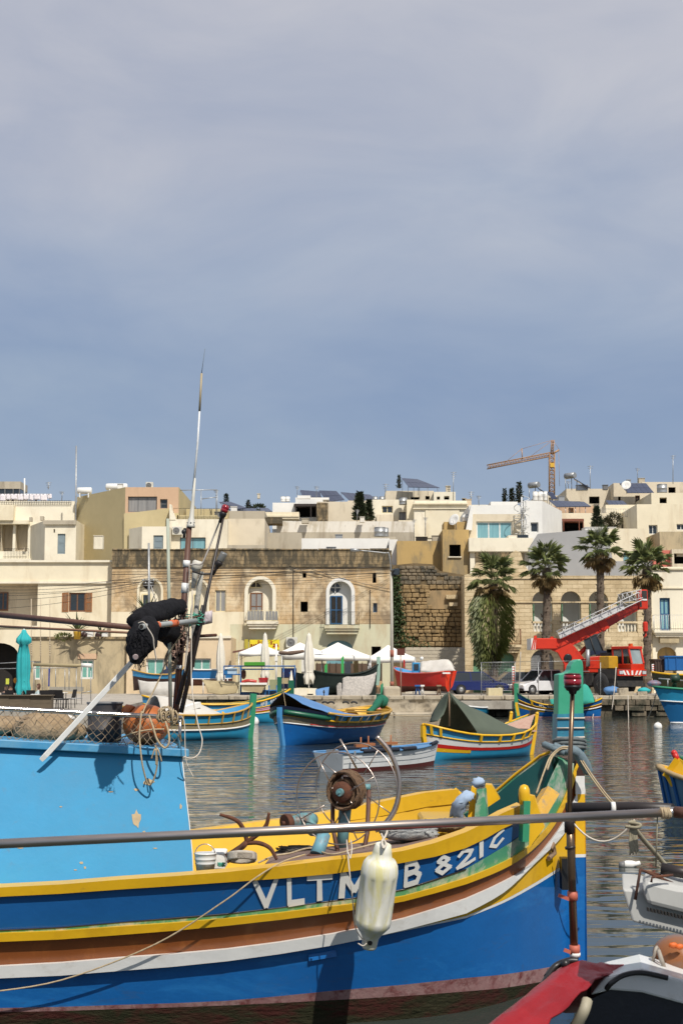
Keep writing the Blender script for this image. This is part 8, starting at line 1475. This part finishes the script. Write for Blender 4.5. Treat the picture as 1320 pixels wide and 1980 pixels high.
def person(px,py_head,Y,yaw,lab,top,hair,lean=0.,arm=True,hairlong=False):
 hd_=P(px,py_head,Y);s=.92;seat=V((hd_.x,Y,hd_.z-.74*s));T=Matrix.Translation(seat)@Matrix.Rotation(yaw,4,'Z')@Matrix.Scale(s,4);t=thing('person',lab,'person',V((seat.x,seat.y,gz(Y))))
 J=[(0,0,0),(lean*.3,0,.22),(lean*.7,0,.44),(lean*.9,0,.53),(lean*1.0,0,.60),(lean+.02,0,.74),(lean+.01,0,.83),(lean*.7,.18,.45),(lean*.7+.10,.22,.22),(lean*.7+.34,.12,.16),(lean*.7,-.18,.45),(lean*.7+.10,-.22,.22),(lean*.7+.34,-.10,.20),(.05,.10,-.02),(.45,.11,0),(.46,.11,-.40),(.60,.11,-.44),(.05,-.10,-.02),(.45,-.11,0),(.46,-.11,-.40),(.60,-.11,-.44),(lean*.7+.43,.10,.16),(lean*.7+.43,-.08,.20)]
 E=[(0,1),(1,2),(2,3),(3,4),(4,5),(5,6),(2,7),(7,8),(8,9),(9,21),(2,10),(10,11),(11,12),(12,22),(0,13),(13,14),(14,15),(15,16),(0,17),(17,18),(18,19),(19,20)]
 rad=[.15,.14,.155,.06,.055,.095,.07,.07,.048,.035,.07,.048,.035,.085,.065,.045,.04,.085,.065,.045,.04,.035,.035]
 me=bpy.data.meshes.new('body');o0=V(t['org']);me.from_pydata([(T@V(p))-o0 for p in J],E,[]);o=bpy.data.objects.new('body',me);sc.collection.objects.link(o);o.parent=t;o['org']=t['org']
 me.materials.append(skin);md=o.modifiers.new('skin','SKIN');sv=me.skin_vertices[0].data
 for i,r_ in enumerate(rad):sv[i].radius=(r_,r_)
 sv[0].use_root=True;sb=o.modifiers.new('sub','SUBSURF');sb.levels=1;sb.render_levels=2
 q=MB(T);rows=[]
 for z,rx,ry in((-.06,.17,.19),(.1,.16,.18),(.3,.17,.2),(.42,.15,.21),(.50,.09,.12),(.54,.075,.08)):rows.append([(lean*max(0,z)*1.6*.95+rx*math.cos(a),ry*math.sin(a),z)for a in[2*math.pi*j/16 for j in range(16)]])
 q.grid(rows,wrap=True)
 for sd in(1,-1):q.tube([(lean*.7,sd*.17,.45),(lean*.7+.10,sd*.225,.22),(lean*.7+.28,sd*.13,.17)],[.085,.065,.05],9)
 q.obj('top',top,t);q=MB(T);[q.tube([(0,sd*.1,-.02),(.45,sd*.11,.0),(.46,sd*.11,-.38)],[.105,.08,.06],9)for sd in(1,-1)];q.obj('trousers',mat('dark_trousers',(.02,.025,.04),rough=.9),t)
 q=MB(T);hx=lean+.015;q.sphere((hx-.02,0,.80),(.10,.092,.085),14,9);q.sphere((hx-.055,0,.745),(.07,.09,.10 if not hairlong else .15),12,8)
 if hairlong:[q.sphere((hx-.01,sd*.075,.72),(.06,.035,.13),9,7)for sd in(1,-1)]
 q.obj('hair',hair,t);q=MB(T);q.tube([(hx+.09,0,.755),(hx+.118,0,.735)],[.012,.02],6);q.obj('nose',skin,t);q=MB(T);[q.sphere((hx+.088,sd*.035,.765),(.012,.016,.01),7,5)for sd in(1,-1)];q.obj('eye',blackp,t);q=MB(T);q.sphere((hx+.092,0,.70),(.01,.03,.008),7,5);q.obj('mouth',mat('lips',(.35,.12,.10)),t)
 q=MB(T);[q.sphere((hx,sd*.096,.745),(.02,.012,.03),7,5)for sd in(1,-1)];q.obj('ear',skin,t)
 return t
denim=mat('blue_shirt',(.03,.09,.20),(.02,.07,.16),rough=.9);grey_h=mat('grey_hair',(.30,.27,.24),rough=.9);brn_h=mat('brown_hair',(.10,.045,.025),rough=.9);blk_h=mat('dark_hair',(.03,.02,.015),rough=.9)
g1=person(20,1333,69,-1.1,'person in a blue shirt and sunglasses seated behind the planter facing the water',denim,brn_h,.05);person(37,1327,70.6,-.4,'person with grey hair in a dark blue top leaning over the table',mat('navy_top',(.03,.05,.10),rough=.9),grey_h,.16);person(78,1327,69.6,3.8,'person with long brown hair in a pale top seated right of the umbrella',mat('pale_aqua_top',(.55,.66,.66),rough=.9),brn_h,.08,hairlong=True);person(11,1329,71.4,-.8,'person with dark hair mostly hidden behind the one in the blue shirt',mat('black_top',(.02,.02,.025),rough=.9),blk_h,.05)
# ---- boats ashore
def shore(name,lab,bow,stern,B,h,z0,**k):
 b_=Boat(name,lab,bow,stern,B,h,**k);b_.t.location.z=z0;b_.t['org']=tuple(b_.t.location);b_.c.z=z0;b_.T=Matrix.Translation((0,0,z0))@b_.T;return b_
RB=shore('beached_boat','bright red boat on the quay with a cream sheet over its stern',(gx(768,98.4),98.4),(gx(878,95.6),95.6),2.2,.92,1.78,rb=.45,rs=.25,full=2.6,rake=.10,group='boats laid up on the quay')
RB.band('hull',.05,.95,c_red,k=5,u0=-.80);RB.band('bottom',-.3,.05,mat('brown_bottom_paint',(.16,.055,.04),(.10,.04,.03),rough=.7,sc_=4),k=3,u0=-.80);RB.rail(.97,.04,paint('pale_red_rail',(.62,.12,.09)),u0=-.8,name='gunwale');RB.inner(c_ltblu,c_ltblu,.6,u0=-.8)
q=MB();ring_=[RB.pt(-.80,t_,-1)for t_ in(1,.8,.6,.4,.2,.05,-.1,-.3)]+[RB.pt(-.80,t_,1)for t_ in(-.3,-.1,.05,.2,.4,.6,.8,1)];q.prism(ring_,RB.T.to_3x3()@V((-.04,0,0)));q.obj('transom',paint('bright_red',(.75,.045,.012),rough=.35),RB.t);q=MB();c=RB.pt(-.8,.5,0,9);q.box((RB.pt(-.8,.45,1)+RB.pt(-.8,.45,-1))/2+RB.T.to_3x3()@V((-.06,0,-.1)),(.05,.06,1.5));q.obj('rudder_post',iron,RB.t);q=MB();bbpx(q,855,1300,870,1303,95.2,95.24);q.obj('name_plate',p_white,RB.t)
q=MB();bbpx(q,797,1281,812,1303,96.8,97.6,bev=.03);wh_=q.obj('wheelhouse',c_ltblu,RB.t);q=MB();bbpx(q,800,1284,809,1295,96.74,96.78);q.obj('window',glass,wh_);q=MB();q.box(P(781,1283,98.2),(.1,.1,.5));q.obj('stem_post',c_red,RB.t);
sheet([[P(812,1297,96.4),P(813,1280,97.2),P(815,1284,98)],[P(840,1301,96),P(838,1277,96.8),P(840,1284,97.6)],[P(868,1297,95.7),P(866,1276,96.4),P(868,1284,97.2)],[P(880,1297,95.4),P(876,1290,96.2),P(880,1292,97)]],'cream_sheet',tarp_white,None,'cream sheet draped over the stern half of the red boat','sheet',wave=.02);q=MB();q.sphere(P(815,1273,97.2),.12,10,7);tag(q.obj('white_float',p_white,loc=P(815,1276,97.2)),'small white float on the red boat wheelhouse','float')
for px,m,w_,lab in((807,paint('blue_stand',(.03,.12,.35)),5,'blue trestle under the red boat'),(816,p_white,2,'white prop under the red boat'),(848,wood,3,'wooden prop under the stern of the red boat')):q=MB();x0,x1=gx(px-w_/2,95.4),gx(px+w_/2,95.4);q.tube([(x0-.05,95.4,QZ),(x0+.05,95.4,1.9)],.05,6);q.tube([(x1+.05,95.4,QZ),(x1-.05,95.4,1.9)],.05,6);q.bb((x0-.1,95.2,1.82),(x1+.1,95.6,1.92));tag(q.obj('trestle',m,loc=((x0+x1)/2,95.4,QZ)),lab,'trestle')
q=MB();bbpx(q,824,1344,850,1350,91.2,92);tag(q.obj('brown_plank_pile',rust,loc=P(836,1350,91.2)),'flat rusty pile on the quay edge below the red boat','planks')
NBt=shore('beached_boat','boat wrapped in dark green shade net beside the restaurant canopies',(gx(727,94.4),94.4),(gx(605,94),94),2.0,1.0,1.6,rb=.65,rs=.3,full=2.4,rake=.06,group='boats laid up on the quay');NBt.band('hull',-.3,.98,dknet,k=4);NBt.rail(1,.05,dknet,name='gunwale');NBt.inner(wood,wood_pink,.7);NBt.post(1,.3,2.15,mat('pale_green_post',(.30,.46,.38)),.14,.22)
for px,y0,y1,m,lab in((662,1270,1302,paint('fresh_green',(.05,.38,.10)),'tall bright green stem post behind the dark netted boat'),(630,1284,1308,paint('fresh_green',(.05,.38,.10)),'short bright green post left of the tall one'),(738,1322,1348,c_grn,'green boat post standing left of the stone block')):q=MB();q.prism([P(*a,96 if px<700 else 91.5)for a in((px-2.6,y1),(px+2.6,y1),(px+2.6,y0+1),(px+1.6,y0-2),(px-2.6,y0+3))],(0,.12,0));tag(q.obj('stem_post_ashore',m,loc=P(px,y1,96 if px<700 else 91.5)),lab,'post')
sheet([[P(662,1308,93.3),P(662,1330,93.0),P(657,1348,92.9)],[P(680,1308,93.2),P(682,1336,92.9),P(680,1352,92.8)],[P(700,1308,93.2),P(702,1330,92.9),P(700,1352,92.8)],[P(716,1305,93.3),P(714,1322,93.0),P(712,1345,92.8)],[P(728,1299,93.5),P(724,1318,93.2),P(717,1340,93.0)]],'grey_sheet',tarp_sheet,None,'mottled grey sheet hanging over the dark netted boat','sheet',wave=.018)
sheet([[P(650,1325,93.4),P(652,1352,93.1)],[P(658,1320,93.3),P(664,1348,93)],[P(666,1330,93.3),P(674,1347,93)]],'grey_sheet_end',tarp_sheet,None,'torn end of the mottled sheet left of the main fold','sheet',wave=.015)
sheet([[P(610,1333,92.4),P(611,1356,92.2)],[P(624,1330,92.6),P(624,1357,92.2)],[P(636,1328,92.6),P(634,1356,92.3)]],'blue_cloth',tarp_blue,None,'blue cloth hanging at the left end of the dark netted boat','cloth',wave=.012)
for px,lab in((622,'left'),(690,'right')):q=MB();bbpx(q,px,1342,px+8,1353,93.4,94);tag(q.obj('keel_block',mat('yellow_stone_slab',(.62,.54,.34)),loc=P(px+4,1353,93.4)),lab+' wooden keel block under the dark netted boat','block')
for px,lab in((628,'first'),(640,'second'),(668,'third'),(684,'fourth')):q=MB();q.tube([P(px+6*math.cos(k*.7),1361-4*math.sin(k*.7)if 0<k<5 else 1361,89.9)for k in range(5)],.06,7);tag(q.obj('tyre_fender',rubber,loc=P(px,1362,89.9)),lab+' tyre from the left on the quay edge below the netted boat','tyre')
q=MB();bbpx(q,625,1334,627,1356,91.2,91.26);q.sphere(P(626,1338,91.2),.07,8,6);tag(q.obj('mooring_post',iron,loc=P(626,1356,91.2)),'thin black mooring post in front of the blue cloth','post')
WB=shore('beached_boat','boat laid up ashore under a pale grey cover with a yellow rail',(gx(350,97),97.4),(gx(262,97),96),2.0,.75,1.85,full=3.2,group='boats laid up on the quay');WB.band('hull',.62,.96,c_ltblu);WB.band('bottom',-.3,.6,mat('dark_bottom',(.06,.03,.025),rough=.8),k=3);WB.rail(1,.05,wood_gold,name='gunwale');WB.inner(wood,wood,.6)
sheet([[P(267,1314,94.9),P(270,1335,94.8),P(274,1351,95.0)],[P(290,1318,94.7),P(292,1335,94.6),P(294,1348,94.8)],[P(315,1318,94.9),P(316,1334,94.8),P(318,1350,95)],[P(344,1319,95.3),P(344,1334,95.2),P(345,1350,95.3)]],'pale_cover',mat('pale_grey_cover',(.56,.54,.50),(.44,.42,.39),rough=.8,sc_=2,bump=.02,bsc=4),None,'pale grey cover hung along the side of the laid up boat','cover',wave=.025)
sheet([[P(297,1311,96.6),P(320,1294,97)],[P(322,1310,96.2),P(324,1293,97)],[P(338,1314,96.4),P(328,1300,97.2)]],'navy_hood',mat('navy_canvas',(.012,.02,.05),rough=.8),None,'navy canvas hood rising over the laid up boat','hood',wave=.01)
BB=shore('beached_boat','bright blue boat with white rail and red-brown bottom laid up ashore',(gx(448,100),100.4),(gx(322,99),99.2),2.2,.85,2.1,full=2.6,rb=.2,rs=.35,group='boats laid up on the quay');BB.band('hull',.25,.92,paint('bright_blue',(.02,.22,.58)),k=3);BB.rail(.97,.05,p_white,name='gunwale');BB.rail(.24,.03,p_white,name='white_line');BB.band('bottom',-.3,.22,mat('red_brown_bottom',(.20,.07,.05),(.12,.05,.04),rough=.8,sc_=3),k=3);BB.inner(c_ltblu,wood,.6)
q=MB();[q.tube([(gx(px,98),98,QZ),P(px,1312,98)],.04,6)for px in(372,393,440)];tag(q.obj('boat_prop',p_white,loc=(gx(393,98),98,QZ)),'white props leaning against the bright blue boat','props')
sheet([[P(390,1314,96),P(396,1324,95.4),P(402,1339,95.2)],[P(415,1316,95.9),P(418,1330,95.3),P(424,1343,95.1)],[P(440,1317,95.9),P(440,1330,95.3),P(442,1342,95.1)],[P(463,1318,96),P(461,1328,95.4),P(457,1340,95.2)]],'tan_cover',tarp_tan,None,'tan canvas cover stretched between the beached boats','cover',wave=.02)
for i,(px,y0,y1)in enumerate(((419,1345,1364),(429,1350,1363),(439,1352,1363),(447,1351,1363))):q=MB();bbpx(q,px-5,y0,px+4.4,y1,91.4+.1*i,92.2,bev=.02);tag(q.obj('stone_slab',mat('yellow_stone_slab',(.62,.54,.34)),loc=P(px,y1,91.5)),('leftmost and tallest','second','third','rightmost')[i]+' of the pale stone slabs below the tan cover','stone slab','pale stone slabs below the tan cover')
stn=thing('blue_steel_stand','blue steel work stand with railing between the cream umbrellas','stand',(gx(510,95),95,QZ));q=MB();bst=paint('stand_blue',(.02,.12,.32))
for a,b in(((465,1288),(465,1350)),((570,1286),(570,1340)),((465,1288),(570,1288)),((465,1294),(530,1294)),((433,1288),(465,1288)),((433,1288),(433,1315)),((433,1304),(465,1304)),((500,1325),(500,1355)),((535,1325),(535,1358)),((520,1325),(520,1355)),((500,1335),(535,1335)),((500,1352),(540,1352)),((560,1300),(572,1335)),((548,1290),(548,1335))):q.tube([P(*a,95),P(*b,95)],.045,5)
q.obj('frame',bst,stn);q=MB();bbpx(q,464,1320,516,1324,94.4,96);q.obj('shelf',p_white,stn);q=MB();q.prism([P(*a,94.5)for a in((466,1324),(514,1324),(505,1340),(470,1335))],(0,1,0));q.obj('under_sheet',tarp_tan,stn);q=MB();bbpx(q,466,1338,500,1356,95.2,96);bbpx(q,502,1334,540,1352,95.5,96);q.obj('back_panel',bst,stn);q=MB();bbpx(q,544,1292,572,1332,95.6,97);q.obj('navy_box',paint('navy_box',(.012,.018,.07)),stn)
q=MB();bbpx(q,472,1280,512,1287,94.6,95.2,bev=.02);tag(q.obj('green_board',paint('bright_green',(.07,.28,.03)),loc=P(490,1287,94.6)),'bright green board on top of the blue stand','board')
q=MB();q.lathe([(.28,0),(.32,.3),(.33,.32)],P(509,1320,94.8),14);tag(q.obj('red_tub',paint('tub_red',(.55,.02,.03)),loc=P(509,1320,94.8)),'red plastic tub on the white shelf of the blue stand','tub');q=MB();q.tube(smooth([P(468,1319,94.6),P(480,1316,94.5),P(496,1318,94.6)]),.1,8);tag(q.obj('red_hose',paint('hose_red',(.5,.05,.04)),loc=P(470,1320,94.6)),'red hose lying on the white shelf of the blue stand','hose')
q=MB();bbpx(q,521,1314,535,1335,95.0,95.4);tag(q.obj('olive_box',mat('olive_box',(.28,.30,.17)),loc=P(528,1335,95)),'olive box right of the red tub','box');q=MB();bbpx(q,545,1311,558,1322,94.5,95.1);tag(q.obj('cream_box',tarp_tan,loc=P(551,1322,94.5)),'cream box beside the dark green post','box');sheet([[P(560,1312,94.4),P(558,1328,94.2)],[P(563,1296,94.5),P(564,1328,94.2)],[P(566,1312,94.4),P(568,1328,94.3)]],'cream_cloth',cream_cloth,None,'cream cloth hanging on the corner of the blue stand','cloth',wave=.01)
q=MB();bbpx(q,440,1292,458,1304,95.2,95.6);tag(q.obj('pale_blue_box',mat('pale_blue_box',(.45,.58,.68),(.3,.42,.52),sc_=3),loc=P(449,1304,95.2)),'pale blue crate inside the railing of the blue stand','crate');q=MB();q.sphere(P(471,1304,95.4),(.18,.2,.3),10,7,jit=.1);tag(q.obj('brown_engine',rust,loc=P(471,1312,95.4)),'brown engine lump standing beside the blue rail','engine')
q=MB();bbpx(q,565,1331,594,1352,93.0,94.0);bbpx(q,594,1331,612,1346,93.2,94.2);tag(q.obj('white_cabinet',p_cream2,loc=P(580,1352,93)),'low cream cabinet behind the blue tarpaulin boat','cabinet');sheet([[P(573,1300,94.8),P(573,1330,94.6)],[P(590,1303,94.8),P(590,1330,94.6)],[P(612,1306,94.8),P(612,1331,94.6)]],'dark_netting',dknet,None,'dark green netting hung between blue stand and netted boat','netting',wave=.01)
q=MB();q.tube(smooth([P(540,1262,97),P(560,1263,96.6),P(588,1259,96.6)]),[.10,.12,.13,.13,.13,.12,.14,.14,.13,.12,.11,.1,.08],8);tag(q.obj('rolled_tarp',mat('brown_rolled_tarp',(.18,.12,.085),(.12,.08,.06),rough=.9,sc_=5),loc=P(560,1262,96.6)),'brown rolled tarpaulin lashed on a pole before the middle canopy','tarpaulin');q=MB();q.tube([V((gx(534,97),97,QZ)),P(534,1245,97)],.06,7);q.bb(P(531,1278,96.9),P(537,1270,97.1));tag(q.obj('white_post',p_white,loc=(gx(534,97),97,QZ)),'white post with a small box before the middle canopy','post')
q=MB();q.hexa([P(450,1263,101),P(478,1258,101),P(478,1258,102.5),P(450,1263,102.5),P(450,1259,101),P(478,1254,101),P(478,1254,102.5),P(450,1259,102.5)]);tag(q.obj('brown_awning',mat('brown_awning',(.16,.07,.045)),loc=P(464,1262,101)),'small brown lean-to awning left of the leftmost canopy','awning')
bbq=thing('green_netted_hull','dark green painted stem standing behind the lilac banded boat','post',P(540,1350,92));q=MB();bbpx(q,536,1309,544,1350,92,92.2);q.obj('post',c_dkgrn,bbq)
for px,y0,y1,w_,Y,m,lab in((420,990,1000,10,121,fr_grey,'grey utility box on the terrace house roof'),(452,980,988,12,129,p_white,'low white hut behind the mast lamp'),(590,1003,1010,14,127,p_conc,'concrete block on the left end of the peeling wall'),(655,1034,1041,14,121,galv,'grey metal cowl on the whitewashed roof'),(640,1058,1064,18,112,galv,'low grey dome tank behind the sandstone parapet'),(700,1000,1008,9,127,p_peel,'white stub wall right of the conifers'),(815,1038,1046,22,118,dark_in,'dark rubble heap on the ochre wing roof'),(843,1036,1046,16,118.5,p_conc,'broken concrete kerb on the ochre wing roof'),(905,966,978,12,136,p_apric,'orange-tan chimney stack left of the modern white house'),(897,964,972,7,136,dark_in,'black vent left of the orange-tan chimney'),(1085,960,968,12,136,galv,'grey cabinet above the long low solar array'),(1125,938,946,22,158,alu,'flat grey plant unit on the far beige house'),(1170,938,945,10,158,fr_grey,'small grey vent on the far beige house roof'),(1160,1020,1028,60,117,p_white,'long white roof kerb above the shade-grey gable wall'),(190,1036,1060,17,111,p_cream2,'little stone bellcote on the wall below the olive gable'),(232,936,943,10,119,p_white,'white tank stub on the olive roof edge'),(866,940,950,9,161,p_beige,'beige chimney right of the solar canopy'),(500,955,962,5,190,p_beige,'distant beige chimney on the skyline'),(1240,925,933,12,166,p_conc,'concrete stub on the skyline block'),(1215,928,935,8,159,galv,'grey vent on the far ochre house')):
 t=thing('roof_fixture',lab,'roof fixture',P(px,y1,Y));q=MB();bbpx(q,px-w_/2,y0,px+w_/2,y1+2,Y,Y+w_*.02+.3,bev=.03);q.obj('body',m,t);q=MB();bbpx(q,px-w_/2-.6,y0-1,px+w_/2+.6,y0,Y-.05,Y+w_*.02+.35);q.obj('cap',m if m!=dark_in else p_conc,t)
for i,(px,y0,y1,Y,lab)in enumerate(((418,947,1000,121,'bent aerial on the terrace house roof'),(575,940,966,146,'thin aerial beside the flat solar row'),(612,940,962,149,'short aerial left of the tilted solar array'),(810,930,950,166,'aerial under the raised solar canopy'),(925,958,977,126,'thin aerial on the modern white house roof'),(1098,930,946,161,'aerial at the left end of the far beige house'),(1232,905,935,160,'aerial at the right end of the steep solar roof'),(690,985,1008,128.5,'thin pole on the peeling terrace wall'),(822,1000,1046,118.5,'left reinforcing rod on the ochre wing'),(800,1004,1046,118.5,'right reinforcing rod on the ochre wing'),(1050,955,970,138,'aerial among the white rooftop drums'),(120,950,970,127,'aerial at the right end of the laundry roof'))):
 t=thing('aerial_mast',lab,'aerial',P(px,y1,Y));q=MB();q.tube([P(px,y1,Y),P(px+R.uniform(-1,1),y0,Y)],.035,5);q.obj('pole',galv,t);q=MB()
 for k in range(3):q.tube([P(px-5+k,y0+1+k*2,Y),P(px+5-k,y0+1.5+k*2,Y-.4)],.022,3)
 q.obj('aerial_arm',galv,t)
